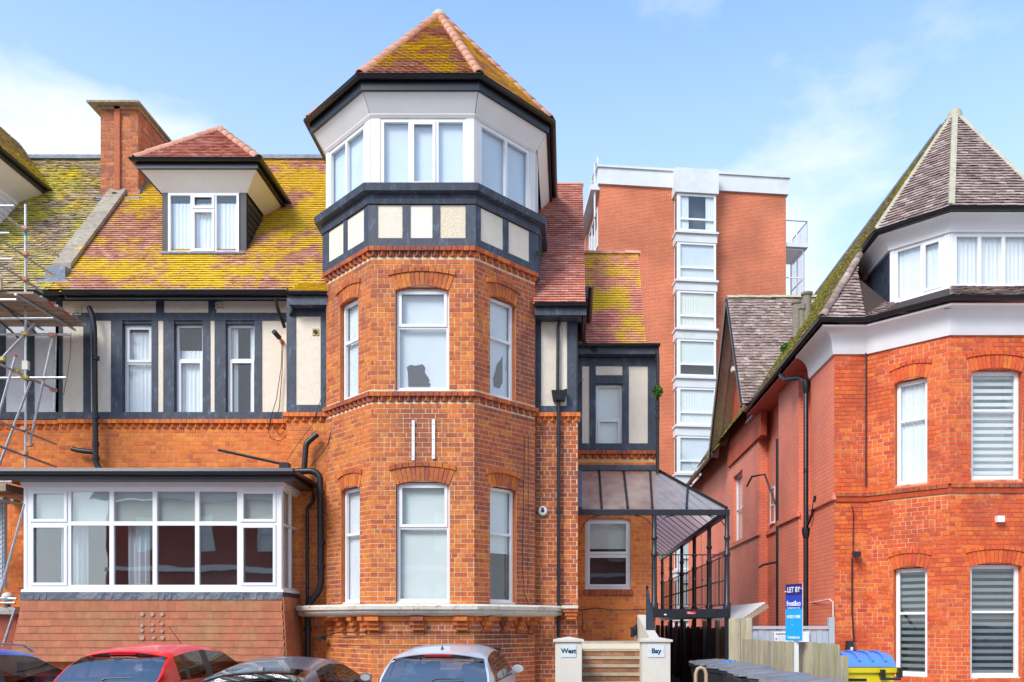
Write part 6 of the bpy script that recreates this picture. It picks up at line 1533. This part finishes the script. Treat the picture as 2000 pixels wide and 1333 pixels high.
# right hand balconies and winter gardens
zbs = [Z(476 + 112 * k, 47.4) for k in range(6)]
for k, zs2 in enumerate(zbs):
    if zs2 < 1: break
    a = MB(); a.fbox(FH, FH.L + .02, FH.L + 1.35, zs2 - .22, zs2, -2.4, -.1); obj('balcony_slab', a, M['concrete_white'], B)
    if k == 0:
        for (p, q_) in (((FH.L + .05, -.15), (FH.L + 1.3, -.15)), ((FH.L + 1.3, -.15), (FH.L + 1.3, -2.3))):
            a = MB(); A_, B_ = Vector(fp(FH, p[0], p[1], zs2)), Vector(fp(FH, q_[0], q_[1], zs2)); up = Vector((0, 0, 1.25))
            a.quad(A_, B_, B_ + up, A_ + up); obj('balcony_pane', a, M['glass'], B)
            a = MB(); a.tube([A_ + up, B_ + up], .03, 6); a.tube([A_, A_ + up], .02, 6); a.tube([B_, B_ + up], .02, 6); a.tube([(A_ + B_) / 2, (A_ + B_) / 2 + up], .02, 6); obj('balcony_rail', a, M['steel'], B)
    if k < 5:
        Fw = FR(*hp_(FH.L + .02, -.3), *hp_(FH.L + 1.2, -.3)); Fw2 = FR(*hp_(FH.L + 1.2, -.3), *hp_(FH.L + 1.2, -2.3))
        zt_ = zs2 - .23; zb2 = zbs[k + 1] + .01 if k + 1 < len(zbs) else 0
        window(B, Fw, 0, Fw.L, zb2, zt_, (), (.45,), rec=0, cover=None, room=None, fr=.10, gm='glass', sill=False)
        window(B, Fw2, 0, Fw2.L, zb2, zt_, (.5,), (.45,), rec=0, cover=None, room=None, fr=.10, gm='glass', sill=False)

# ============================================================ terrace across the street (seen only in the windows)
O = thing('terraced_house', 'dark red brick terrace with white sash windows mirrored in the bay window panes', 'house', (-2, -10, 0))
FO = FR(20, -10, -24, -10); a = MB(); r_ = MB(); oo = []
for k in range(14): 
    u = 1.2 + k * 3.1; oo += [(u, u + .85, 1.6, 3.9), (u, u + .85, 5.6, 7.4)]
backing(a, FO, 0, 44, 0, 8.2, oo, reveal=r_); obj('brick_wall', a, M['reflected_brick'], O); obj('window_reveal', r_, M['paintwhite'], O)
for i, o in enumerate(oo): window(O, FO, o[0], o[1], o[2], o[3], (), (.5,), rec=.1, cover='curtain', fm='paintwhite')
a = MB(); a.fbox(FO, 0, 44, 4.55, 4.80, 0, .22); a.fbox(FO, 0, 44, 1.0, 1.2, 0, .12); obj('stone_ledge', a, M['paintwhite'], O)
a = MB(); a.add([(20.5, -9.6, 8.2), (-24.5, -9.6, 8.2), (-24.5, -13.5, 11.4), (20.5, -13.5, 11.4)], [(0, 1, 2, 3)]); a.add([(20.5, -17, 8.2), (-24.5, -17, 8.2), (-24.5, -13.5, 11.4), (20.5, -13.5, 11.4)], [(3, 2, 1, 0)]); obj('roof', a, M['tile_brown'], O)

# ============================================================ fences, board, bins
def fence(name, lab, p, q_, z0, z1, w, m, zs=None, th=.022, rail_=True):
    t = thing(name, lab, 'fence', (p[0], p[1], 0)); L_ = math.hypot(q_[0] - p[0], q_[1] - p[1]); F = FR(*p, *q_); n = max(1, round(L_ / w)); w = L_ / n
    for i in range(n):
        zt = z1 + (q_[2] if len(q_) > 2 else 0) * i / n + rnd.uniform(-.012, .012)
        c = MB(); d = (i % 2) * .010; c.fbox(F, i * w + .003, (i + 1) * w - .003, z0, zt, d, d + th); obj('fence_board', c, m, t)
    if rail_: c = MB(); c.fbox(F, 0, L_, .5, .58, -.05, -.001); c.fbox(F, 0, L_, z1 - .3, z1 - .22, -.05, -.001); obj('fence_rail', c, m, t)
    return t, F
fence('timber_fence', 'pale weathered vertical board fence behind the row of black wheelie bins', (X(1452, 17.2), 17.2), (X(1640, 12.8), 12.8), .02, 1.50, .135, M['fence_wood'])
fence('timber_fence', 'short taller brown board fence beside the black veranda post', (X(1424, 17.9), 17.9), (X(1470, 17.6), 17.6), .02, 1.93, .125, M['fence_wood'])
fence('timber_fence', 'short low grey end board panel next to the yellow bin', (X(1638, 12.78), 12.78), (X(1657, 12.5), 12.5), .02, 1.33, .1, M['fence_grey'] if False else M['fence_wood'], rail_=False)
tg, FGy = fence('panel_fence', 'light grey painted board fence with a square end post against the red wall', (X(1469, 18.2), 18.2), (X(1617, 18.2), 18.2), .02, 1.68, .125, M['fence_grey'])
c = MB(); c.fbox(FGy, 0, FGy.L, 1.70, 1.765, -.03, .06); obj('top_rail', c, M['fence_grey'], tg)
c = MB(); c.fbox(FGy, FGy.L + .003, FGy.L + .12, 0, Z(1206, 18.2), -.06, .08); obj('end_post', c, M['fence_grey'], tg)
c = MB(); Y = 18.12; F = FR(X(1512, Y), Y, X(1580, Y), Y); c.fbox(F, 0, F.L, Z(1254, Y), Z(1234, Y), 0, .012)
t = solo('parking_notice', c, M['white'], 'white parking notice fixed to the light grey fence', 'notice')
text_mesh('PARKING CONDITIONS', .055, F, .33, Z(1239, Y), .014, M['ink'], t, bold=.001)
c = MB()
for k in range(3): c.fbox(F, .07, .55 - .1 * k, Z(1244.5 + 3 * k, Y), Z(1244 + 3 * k, Y), .012, .013)
c.fbox(F, .03, .05, Z(1251, Y), Z(1246, Y), .012, .013); obj('fine_print', c, M['ink'], t, kind='stuff')

# estate agent board
Yb = 14.0; bx = X(1556, Yb)
SBd = thing('let_board', 'tall narrow blue letting agent board on a white post in front of the fence', 'sign', (bx, Yb, 0))
c = MB(); c.box(bx - .035, bx + .035, Yb - .0, Yb + .05, 0, 2.46); obj('post', c, M['white'], SBd)
ang = R(-65); hw = .21; ox_, oy_ = bx + math.sin(ang) * .05, Yb + .025 - math.cos(ang) * .05; Fs = FR(ox_ - hw * math.cos(ang), oy_ - hw * math.sin(ang), ox_ + hw * math.cos(ang), oy_ + hw * math.sin(ang))
bz0_, bz1_ = Z(1252, Yb), Z(1141, Yb); hh = bz1_ - bz0_
c = MB(); c.fbox(Fs, 0, Fs.L, bz0_, bz1_, -.008, 0); pn = obj('panel', c, M['white'], SBd)
for (a_, b_, m_) in ((.80, 1, 'navy'), (.56, .80, 'royal'), (0, .56, 'cyan')):
    c = MB(); c.fbox(Fs, .004, Fs.L - .004, bz0_ + hh * a_, bz0_ + hh * b_, .0005, .003); obj('colour_field', c, M[m_], pn)
text_mesh('LET BY', .125, Fs, Fs.L / 2, bz0_ + hh * .895, .005, M['white'], pn, bold=.002, sx=.84)
text_mesh('frost&co', .118, Fs, Fs.L / 2, bz0_ + hh * .655, .005, M['white'], pn, bold=.003, sx=.84)
text_mesh('PROFESSIONAL LETTINGS', .033, Fs, Fs.L / 2, bz0_ + hh * .575, .005, M['white'], pn, sx=.84)
text_mesh('01202 311888', .068, Fs, Fs.L / 2, bz0_ + hh * .42, .005, M['white'], pn, bold=.002, sx=.84)
text_mesh('frostandco.net', .060, Fs, Fs.L / 2, bz0_ + hh * .06, .005, M['white'], pn, bold=.002, sx=.84)
c = MB(); cc = Vector(fp(Fs, Fs.L * .42, .003, bz0_ + hh * .28)); c.tube([cc, cc + Vector((Fs.n[0], Fs.n[1], 0)) * .004], .008, 6); obj('fixing', c, M['white'], pn)
c = MB(); c.fbox(Fs, -.02, .03, bz0_ + hh * .865, bz0_ + hh * .88, .003, .005); c.fbox(Fs, Fs.L - .04, Fs.L - .005, bz0_ + hh * .905, bz0_ + hh * .92, .003, .005); obj('dash_mark', c, M['white'], pn)

# wheelie bins
def wheelie():
    t = thing('wheelie_bin', 'x', 'wheelie bin', (0, 0, 0), 'black wheelie bins in a row')
    w, d, h = .265, .35, 1.0
    c = MB(); c.box8([(-w * .78, -d * .72, .08), (w * .78, -d * .72, .08), (w * .78, d * .70, .08), (-w * .78, d * .70, .08), (-w, -d, h), (w, -d, h), (w, d, h), (-w, d, h)]); obj('body', c, M['black_plastic'], t)
    c = MB(); c.sweep([(-w, d), (-w, -d), (w, -d), (w, d), (-w, d + .0001)], [(-.0, h - .05), (.025, h - .05), (.03, h + .0), (0, h + .0)]); obj('rim', c, M['black_plastic'], t)
    c = MB(); c.box8([(-w - .02, -d - .05, h + .004), (w + .02, -d - .05, h + .004), (w + .02, d + .01, h + .004), (-w - .02, d + .01, h + .004),
                      (-w - .01, -d - .03, h + .045), (w + .01, -d - .03, h + .045), (w + .0, d, h + .085), (-w - .0, d, h + .085)])
    c.box8([(-w * .8, -d * .75, h + .048), (w * .8, -d * .75, h + .048), (w * .8, d * .6, h + .074), (-w * .8, d * .6, h + .074), (-w * .75, -d * .7, h + .065), (w * .75, -d * .7, h + .065), (w * .75, d * .55, h + .095), (-w * .75, d * .55, h + .095)])
    obj('lid', c, M['bin_lid'], t, bevel=.008)
    c = MB(); c.tube([(-w * .8, d + .07, h + .03), (w * .8, d + .07, h + .03)], .018, 8); c.box(-w * .8, -w * .6, d, d + .07, h - .02, h + .04); c.box(w * .6, w * .8, d, d + .07, h - .02, h + .04); obj('handle', c, M['black_plastic'], t)
    for s in (-1, 1):
        c = MB(); c.tube([(s * w * .86, d * .9, .1), (s * (w * .86 + .05), d * .9, .1)], .1, 14); obj('wheel', c, M['tyre'], t, smooth=True)
    c = MB(); c.box(-.06, .06, -d * .86 - .012, -d * .86, .55, .68); obj('number_label', c, M['white'], t)
    return t
proto = wheelie()
bl = ['farthest black wheelie bin of the row, next to the veranda post', 'second black wheelie bin from the far end of the row', 'black wheelie bin with a crumpled blue wrapper on its lid',
      'fourth black wheelie bin from the far end of the row', 'fifth black wheelie bin from the far end of the row', 'middle black wheelie bin below the blue letting board',
      'fourth black wheelie bin from the near end of the row', 'third black wheelie bin from the near end of the row', 'second black wheelie bin from the near end of the row', 'nearest black wheelie bin of the row by the fence end']
for i in range(10):
    o = proto if i == 0 else copy_tree(proto)
    k = i / 9; y = 17.2 - 6.6 * k; o.location = (2.92 + .10 * k + rnd.uniform(-.05, .05), y, 0); o.rotation_euler.z = R(-90) + rnd.uniform(-.12, .12) + .1; o.scale = (.92, 1, 1 + rnd.uniform(-.015, .015))
    for ch in o.children:
        if ch.name.startswith('lid'): ch.location.z = rnd.uniform(0, .02); ch.rotation_euler.x = rnd.uniform(-.012, .012); ch.rotation_euler.y = rnd.uniform(-.03, .03)
    o['label'] = bl[i]
q = MB(); 
for k in range(5): q.tube([(2.85 + k * .05, 15.60 + (k % 2) * .03, 1.10 + .01 * (k % 3)), (2.93 + k * .04, 15.66, 1.11)], .03, 5)
solo('crumpled_wrapper', q, M['blue_plastic'], 'crumpled blue wrapper lying on a bin lid', 'litter', smooth=True)
c = MB(); Y = 14.6; x = X(1369, Y)
c.tube([(x - .09, Y, .1), (x - .09, Y, .95), (x - .06, Y, 1.03), (x + .0, Y, 1.055), (x + .06, Y, 1.03), (x + .09, Y, .95), (x + .09, Y, .1)], .032, 8)
t = solo('plastic_frame', c, mat('beige_plastic', (.5, .36, .22), .5), 'beige moulded plastic hoop standing in front of the far bins', 'frame', smooth=True)

# big yellow bin
YBn = 13.0; bx0, bx1 = X(1640, YBn), X(1750, YBn)
Yb_ = thing('waste_container', 'large yellow waste container with a curved blue lid', 'waste container', ((bx0 + bx1) / 2, YBn, 0))
zt = Z(1304, YBn); c = MB(); c.box8([(bx0 + .1, YBn + .1, .15), (bx1 - .08, YBn + .1, .15), (bx1 - .08, YBn + .75, .15), (bx0 + .1, YBn + .75, .15), (bx0, YBn, zt - .01), (bx1, YBn, zt - .01), (bx1, YBn + .9, zt - .01), (bx0, YBn + .9, zt - .01)]); bd = obj('body', c, M['yellow_plastic'], Yb_, bevel=.02)
c = MB(); c.sweep([(bx0, YBn + .9), (bx0, YBn), (bx1, YBn), (bx1, YBn + .9)], [(0, zt - .08), (.03, zt - .08), (.04, zt), (0, zt)]); obj('rim', c, M['yellow_plastic'], Yb_)
c = MB(); P = []; n = 10
for j in range(2):
    for k in range(n + 1):
        t = math.pi * k / n; P.append((bx0 - .02 + (bx1 - bx0 + .0) * j, YBn + .45 - .5 * math.cos(t), zt + .01 + .21 * math.sin(t)))
c.add(P, [(k, k + 1, n + 2 + k, n + 1 + k) for k in range(n)] + [tuple(range(n + 1)), tuple(range(2 * n + 1, n, -1))]); ld = obj('lid', c, M['blue_plastic'], Yb_)
for k in range(4):
    c = MB(); x = bx0 + .1 + k * .2
    Q = [(x, YBn + .45 - .5 * math.cos(t), zt + .03 + .21 * math.sin(t)) for t in [math.pi * (.1 + .8 * i / 8) for i in range(9)]]; c.tube(Q, .02, 6); obj('lid_rib', c, M['blue_plastic'], ld, True)
c = MB(); c.tube([(bx1 - .28, YBn - .1, zt - .17), (bx1 + .03, YBn - .1, zt - .17)], .02, 8); c.box(bx1 - .26, bx1 - .2, YBn - .11, YBn, zt - .15, zt - .03); c.box(bx1 + .0, bx1 + .06, YBn - .11, YBn, zt - .15, zt - .0); obj('handle', c, M['castiron'], Yb_)
for sx in (bx0 + .2, bx1 - .2):
    c = MB(); c.tube([(sx - .03, YBn + .25, .1), (sx + .03, YBn + .25, .1)], .1, 12); obj('wheel', c, M['tyre'], Yb_, smooth=True)
q = MB(); q.box(bx0 + .1, bx0 + .42, YBn - .004 + .018, YBn + .016, Z(1331, YBn), Z(1326, YBn)); obj('sticker', q, M['ink'], Yb_)

# moss and weeds
def clump(c, r, n, m, parent, name='moss_tuft'):
    q = MB()
    for i in range(n):
        d = Vector((rnd.gauss(0, 1), rnd.gauss(0, 1), rnd.gauss(0, 1))).normalized() * r * rnd.random() ** .4; p = Vector(c) + d
        a_ = Vector((rnd.uniform(-1, 1), rnd.uniform(-1, 1), rnd.uniform(-1, 1))).normalized() * r * .3; b = a_.cross(Vector((rnd.random(), rnd.random(), rnd.random()))).normalized() * r * .18
        q.quad(p - a_, p - b, p + a_, p + b)
    return obj(name, q, M[m], parent, kind='stuff')
pl = thing('wall_plant', 'small bright green plant growing from the downpipe at the wing corner', 'plant', (X(1284, 19.7), 19.7, Z(765, 19.7)))
clump((X(1284, 19.65), 19.65, Z(765, 19.65)), .13, 220, 'moss', pl, 'leaves')
clump((X(1534, 24.9), 24.9, Z(680, 24.9)), .14, 160, 'moss', E); clump((X(1052, 17.7), 17.7, Z(496, 17.7)), .06, 60, 'moss', H)
for i in range(14): clump((5.42 + rnd.uniform(-.03, .15), 32 + i * .6, 8.15 + rnd.uniform(0, .15)), .10, 60, 'moss', E)
# ============================================================ cars
def car(name, label, paint, at, yaw=0, Lc=4.1, Wd=1.72, Ht=1.47, tail=.62, kind='hatch', spoiler=True, rails=False, roofpeak=.42, aerial='fin', tint='glass_car', cat='car'):
    t = thing(name, label, cat, at)
    B = .93 * Ht / 1.47
    def top(s):
        # s: distance from the rear bumper
        pts = [(0, .62), (.06, .86), (.13, B + .01), (tail * .62, Ht * .83), (tail, Ht - .105), (tail + .25, Ht - .06), (tail + .6, Ht - .022), (Lc * roofpeak, Ht), (Lc * .56, Ht - .045), (Lc * .60, Ht - .09), (Lc * .755, B + .06), (Lc * .80, B + .01), (Lc * .93, B - .13), (Lc * .985, B - .30), (Lc, .50)]
        for (a_, za), (b_, zb_) in zip(pts, pts[1:]):
            if s <= b_:
                k = (s - a_) / (b_ - a_); k = k * k * (3 - 2 * k) if False else k
                return za + (zb_ - za) * k
        return pts[-1][1]
    def belt(s): return min(B + .035 * (1 - s / Lc), top(s) - .012)
    S_ = sorted({0, .03, .06, .10, .13, *[.13 + (tail - .13) * k / 8 for k in range(1, 9)], *[tail + (Lc * .60 - tail) * k / 16 for k in range(17)],
                 *[Lc * .60 + Lc * .155 * k / 6 for k in range(7)], Lc * .78, *[Lc * .80 + Lc * .2 * k / 9 for k in range(10)]})
    def plan(s):
        e = 1.0
        if s < .7: e = 1 - .13 * (1 - s / .7) ** 2.2
        if s > Lc - .9: e = 1 - .24 * ((s - Lc + .9) / .9) ** 2.2
        return Wd / 2 * e
    rows = []; NK = 17
    for s in S_:
        w = plan(s); T = top(s); b = belt(s); cab = max(0.0, min(1, (T - b) / (Ht - B)))
        we = w * (1 - .225 * cab) - .02       # half width at the roof edge
        r = []
        r.append((0, .20)); r.append((w * .80, .20)); r.append((w * .96, .30)); r.append((w, .52)); r.append((w * .995, .72)); r.append((w * .965, b - .02)); r.append((w * .945, b))
        for k in (1, 2, 3): f = k / 4 ; r.append((w * .945 + (we - w * .945) * (f ** 1.15), b + (T - .11 * cab - b) * f))
        r.append((we, b + (T - .11 * cab - b))); r.append((we - .045 * cab - .02, T - .065 * cab - .002)); r.append((we * .86 - .02, T - .038 * cab)); r.append((we * .66, T - .016 * cab)); r.append((we * .42, T - .004 * cab)); r.append((we * .2, T + .004)); r.append((0, T + .006))
        rows.append(r)
    zones = {'body': MB(), 'side': {}, 'rear': MB(), 'wind': MB(), 'trim': MB()}
    def P(i, k, sd, off=0):
        y, z = rows[i][k]; return (sd * y, S_[i], z)
    pA, pB, pC = tail + .28, Lc * .42, Lc * .655
    side = {}
    for sd in (-1, 1):
        for i in range(len(S_) - 1):
            sm = (S_[i] + S_[i + 1]) / 2
            for k in range(NK - 1):
                q = [P(i, k, sd), P(i, k + 1, sd), P(i + 1, k + 1, sd), P(i + 1, k, sd)]
                if sd == -1: q = q[::-1]
                z = zones['body']
                if 6 <= k < 10 and tail * .95 < sm < Lc * .74 and top(sm) - belt(sm) > .12:
                    if abs(sm - pB) < .075 or abs(sm - pA) < .03: z = zones['trim']
                    elif sm > pA: z = side.setdefault((sd, 'f' if sm > pB else 'r'), MB())
                    elif kind != 'hatch3': z = side.setdefault((sd, 'q'), MB())
                elif k >= 11 and .13 < sm < tail * .93: z = zones['rear']
                elif k >= 11 and Lc * .605 < sm < Lc * .755: z = zones['wind']
                z.quad(*q)
    def fin(mb_, nm_, m_, par, lab=None, sub=0):
        me = mb_.mesh(nm_, m_, True)
        import bmesh
        bm = bmesh.new(); bm.from_mesh(me); bmesh.ops.remove_doubles(bm, verts=bm.verts, dist=.0005); bmesh.ops.recalc_face_normals(bm, faces=bm.faces) if nm_ == 'x' else None; bm.to_mesh(me); bm.free()
        o = bpy.data.objects.new(nm_, me); COL.objects.link(o); o.parent = par
        md = o.modifiers.new('edges', 'EDGE_SPLIT'); md.split_angle = R(50)
        return o
    bd = fin(zones['body'], 'body', paint, t)
    o_ = fin(zones['trim'], 'pillar_trim', M['black_plastic'], t); o_['kind'] = 'stuff'
    gm = M[tint]
    for (sd, c_), mb_ in side.items(): fin(mb_, 'side_window', M['glass_side'], t)
    rw = fin(zones['rear'], 'rear_window', gm, t); fin(zones['wind'], 'windscreen', gm, t)
    def part(nm_, mb_, m_, par=t, sm=True):
        me = mb_.mesh(nm_, m_, sm); o = bpy.data.objects.new(nm_, me); COL.objects.link(o); o.parent = par
        if sm: md = o.modifiers.new('edges', 'EDGE_SPLIT'); md.split_angle = R(38)
        return o
    # roof spoiler with a high brake light
    wr = plan(tail) * .80
    if spoiler:
        wr = plan(tail) * .74; z = Ht - .10; ns = 14
        def crown(f): return -.075 * abs(f) ** 2.4
        def edge(f): return tail - .13 + .07 * abs(f) ** 3
        c = MB()
        for k in range(ns + 1):
            f = -1 + 2 * k / ns; x = wr * f
            c.v += [(x, edge(f), z + crown(f) - .022), (x, edge(f) - .006, z + crown(f) - .008), (x, edge(f) + .02, z + crown(f) + .004), (x, tail + .10, z + crown(f) + .030), (x, tail + .10, z + crown(f) - .01)]
        for k in range(ns):
            for j in range(5): c.f.append((k * 5 + j, (k + 1) * 5 + j, (k + 1) * 5 + (j + 1) % 5, k * 5 + (j + 1) % 5))
        c.f += [tuple(range(5)), tuple(ns * 5 + j for j in range(5))[::-1]]
        part('spoiler', c, paint)
        c = MB()
        for k in range(ns + 1):
            f = (-1 + 2 * k / ns) * .93; x = wr * f; c.v += [(x, edge(f) + .02, z + crown(f) - .024), (x, edge(f) + .035, z + crown(f) - .075)]
        for k in range(ns): c.f.append((2 * k, 2 * k + 2, 2 * k + 3, 2 * k + 1))
        part('spoiler_underside', c, M['black_plastic'])
        c = MB(); c.box(-.20, .20, edge(0) + .005, edge(0) + .025, z - .052, z - .026); part('brake_light', c, M['lamp_red'])
    zr = lambda s: top(s)
    # rubber frame round the rear window
    c = MB(); s0_, s1_ = .135, tail * .92
    pa = (-plan(s0_) * .82, s0_, zr(s0_) + .004); pb = (plan(s0_) * .82, s0_, zr(s0_) + .004); c.beam(pa, pb, .03, .012, (0, -1, .6)); part('window_seal', c, M['black_plastic'], rw)
    # wiper
    c = MB(); y = .13; z = zr(.15) + .03; c.tube([(-.02, y - .01, z), (.03, y, z + .025), (.42, y + .02, z + .03)], [.022, .014, .008], 6); part('wiper', c, M['black_plastic'])
    # lamps, bumper, plate, handles
    for sx in (-1, 1):
        c = MB(); w = plan(.05); c.box8([(sx * (w - .16), .005, .72), (sx * (w + .012), .10, .72), (sx * (w + .012), .38, .74), (sx * (w - .16), .3, .74), (sx * (w - .15), .03, .93), (sx * (w + .003), .13, .93), (sx * (w + .003), .36, .93), (sx * (w - .15), .3, .93)]); part('rear_lamp', c, M['lamp_red'])
        c = MB(); w = plan(Lc - .2); c.box8([(sx * (w - .3), Lc - .09, .58), (sx * (w + .0), Lc - .30, .58), (sx * (w + .0), Lc - .45, .60), (sx * (w - .3), Lc - .3, .60), (sx * (w - .28), Lc - .12, .70), (sx * (w - .02), Lc - .32, .70), (sx * (w - .02), Lc - .48, .72), (sx * (w - .3), Lc - .3, .72)]); part('headlight', c, M['lamp_clear'])
        for yy in (.78, Lc - .82):
            c = MB(); c.tube([(sx * (Wd / 2 - .20), yy, .31), (sx * (Wd / 2 + .004), yy, .31)], .31, 24); wl = part('wheel', c, M['tyre'])
            c = MB(); c.tube([(sx * (Wd / 2 - .05), yy, .31), (sx * (Wd / 2 + .012), yy, .31)], .20, 20); part('rim', c, M['lamp_clear'], wl)
        c = MB(); ym = Lc * .665; zm = B + .05
        nn = 14; cxm = sx * (Wd / 2 + .07)
        for j in range(6):
            q_ = j / 5; ry = (.098, .102, .098, .085, .06, .02)[j]; rz = (.066, .072, .070, .060, .042, .015)[j]
            for k in range(nn):
                t_ = 2 * math.pi * k / nn; c.v.append((cxm + ry * math.cos(t_), ym - .02 + .12 * q_, zm + .05 + rz * math.sin(t_)))
        for j in range(5):
            for k in range(nn): c.f.append((j * nn + k, j * nn + (k + 1) % nn, (j + 1) * nn + (k + 1) % nn, (j + 1) * nn + k))
        c.f.append(tuple(range(nn))[::-1]); c.f.append(tuple(5 * nn + k for k in range(nn)))
        c.box(min(sx * (Wd / 2 - .08), sx * (Wd / 2 + .02)), max(sx * (Wd / 2 - .08), sx * (Wd / 2 + .02)), ym + .01, ym + .06, zm - .03, zm + .02)
        mr_ = part('door_mirror', c, paint)
        c = MB(); c.v += [(cxm + .085 * math.cos(2 * math.pi * k / nn), ym - .024, zm + .05 + .055 * math.sin(2 * math.pi * k / nn)) for k in range(nn)]; c.f.append(tuple(range(nn))); part('mirror_glass', c, M['lamp_clear'], mr_)
        for yy in (Lc * .36, Lc * .60):
            c = MB(); c.tube([(sx * (Wd / 2 + .002), yy - .18, B - .09), (sx * (Wd / 2 + .022), yy - .14, B - .09), (sx * (Wd / 2 + .022), yy - .02, B - .09), (sx * (Wd / 2 + .002), yy + .02, B - .09)], .012, 6); part('door_handle', c, paint)
        # bright waist line
        c = MB(); pts = [(sx * (plan(s) * .955), s, belt(s) - .005) for s in [tail * .95 + (Lc * .74 - tail * .95) * k / 10 for k in range(11)]]; c.tube(pts, .010, 5); part('waist_trim', c, M['lamp_clear'] if rails else M['black_plastic'])
        if rails:
            c = MB(); pts = [(sx * (plan(s) * .80), s, top(s) + (.045 if 0 < k < 10 else -.02)) for k, s in enumerate([tail + .1 + (Lc * .56 - tail) * k / 10 for k in range(11)])]; c.tube(pts, .016, 6); part('roof_rail', c, M['steel'])
    c = MB(); c.box(-.26, .26, -.012, .0, .50, .61); part('number_plate', c, M['yellow_plastic'])
    c = MB(); c.box8([(-Wd * .44, -.04, .32), (Wd * .44, -.04, .32), (Wd * .49, .3, .32), (-Wd * .49, .3, .32), (-Wd * .44, -.02, .50), (Wd * .44, -.02, .50), (Wd * .49, .3, .50), (-Wd * .49, .3, .50)]); part('bumper', c, paint)
    if aerial == 'fin':
        c = MB(); y = tail + .22; c.add([(-.022, y - .04, top(y) - .0), (.022, y - .04, top(y)), (0, y + .12, top(y)), (0, y - .02, top(y) + .075)], [(0, 1, 3), (1, 2, 3), (2, 0, 3)]); part('aerial', c, M['black_plastic'], t, False)
    elif aerial == 'rod':
        y = Lc * .52; c = MB(); c.tube([(.12, y, top(y)), (.05, y - .28, top(y) + .30)], [.006, .003], 5); part('aerial', c, M['black_plastic'])
    # cabin: seats and dashboard
    for (x, y) in ((-.36, 1.30), (.36, 1.30), (-.36, 2.15), (.36, 2.15)):
        c = MB(); c.box8([(x - .24, y - .08, .42), (x + .24, y - .08, .42), (x + .24, y + .08, .42), (x - .24, y + .08, .42), (x - .2, y - .22, 1.03), (x + .2, y - .22, 1.03), (x + .2, y - .12, 1.03), (x - .2, y - .12, 1.03)])
        c.box(x - .12, x + .12, y - .24, y - .15, 1.06, 1.20 if Ht > 1.4 else 1.12); part('seat', c, M['seat'], t, False).modifiers.new('bevel', 'BEVEL').width = .03
    c = MB(); c.box(-Wd * .42, Wd * .42, .25, Lc * .74, .40, .44); c.box(-Wd * .40, Wd * .40, Lc * .66, Lc * .73, .44, .86); part('cabin_floor', c, M['seat'], t, False)
    c = MB(); n = 16; pts = [(.36 + .17 * math.cos(2 * math.pi * k / n), Lc * .62 + .03 * math.sin(2 * math.pi * k / n), .86 + .16 * math.sin(2 * math.pi * k / n)) for k in range(n + 1)]; c.tube(pts, .012, 6); part('steering_wheel', c, M['black_plastic'])
    t.rotation_euler.z = yaw
    return t
car('parked_car', 'silver hatchback with black fin aerial parked in front of the tower', M['silver_paint'], (-1.90, 11.75, 0), R(-2), Lc=4.1, Wd=1.74, Ht=1.49, tail=.60)
car('parked_car', 'bright red hatchback with roof spoiler parked below the wide bay window', M['red_paint'], (-6.62, 11.9, 0), R(-3), Lc=4.0, Wd=1.72, Ht=1.50, tail=.72, aerial='rod')
car('parked_car', 'low dark grey car parked between the red and the silver cars', M['grey_paint'], (-4.45, 11.2, 0), R(-4), Lc=4.2, Wd=1.70, Ht=1.31, tail=1.15, spoiler=False, aerial=None)
car('parked_car', 'deep blue estate car with silver roof rails at the left edge', M['blue_paint'], (-8.50, 9.5, 0), R(-3), Lc=4.5, Wd=1.78, Ht=1.50, tail=.62, rails=True, aerial=None)
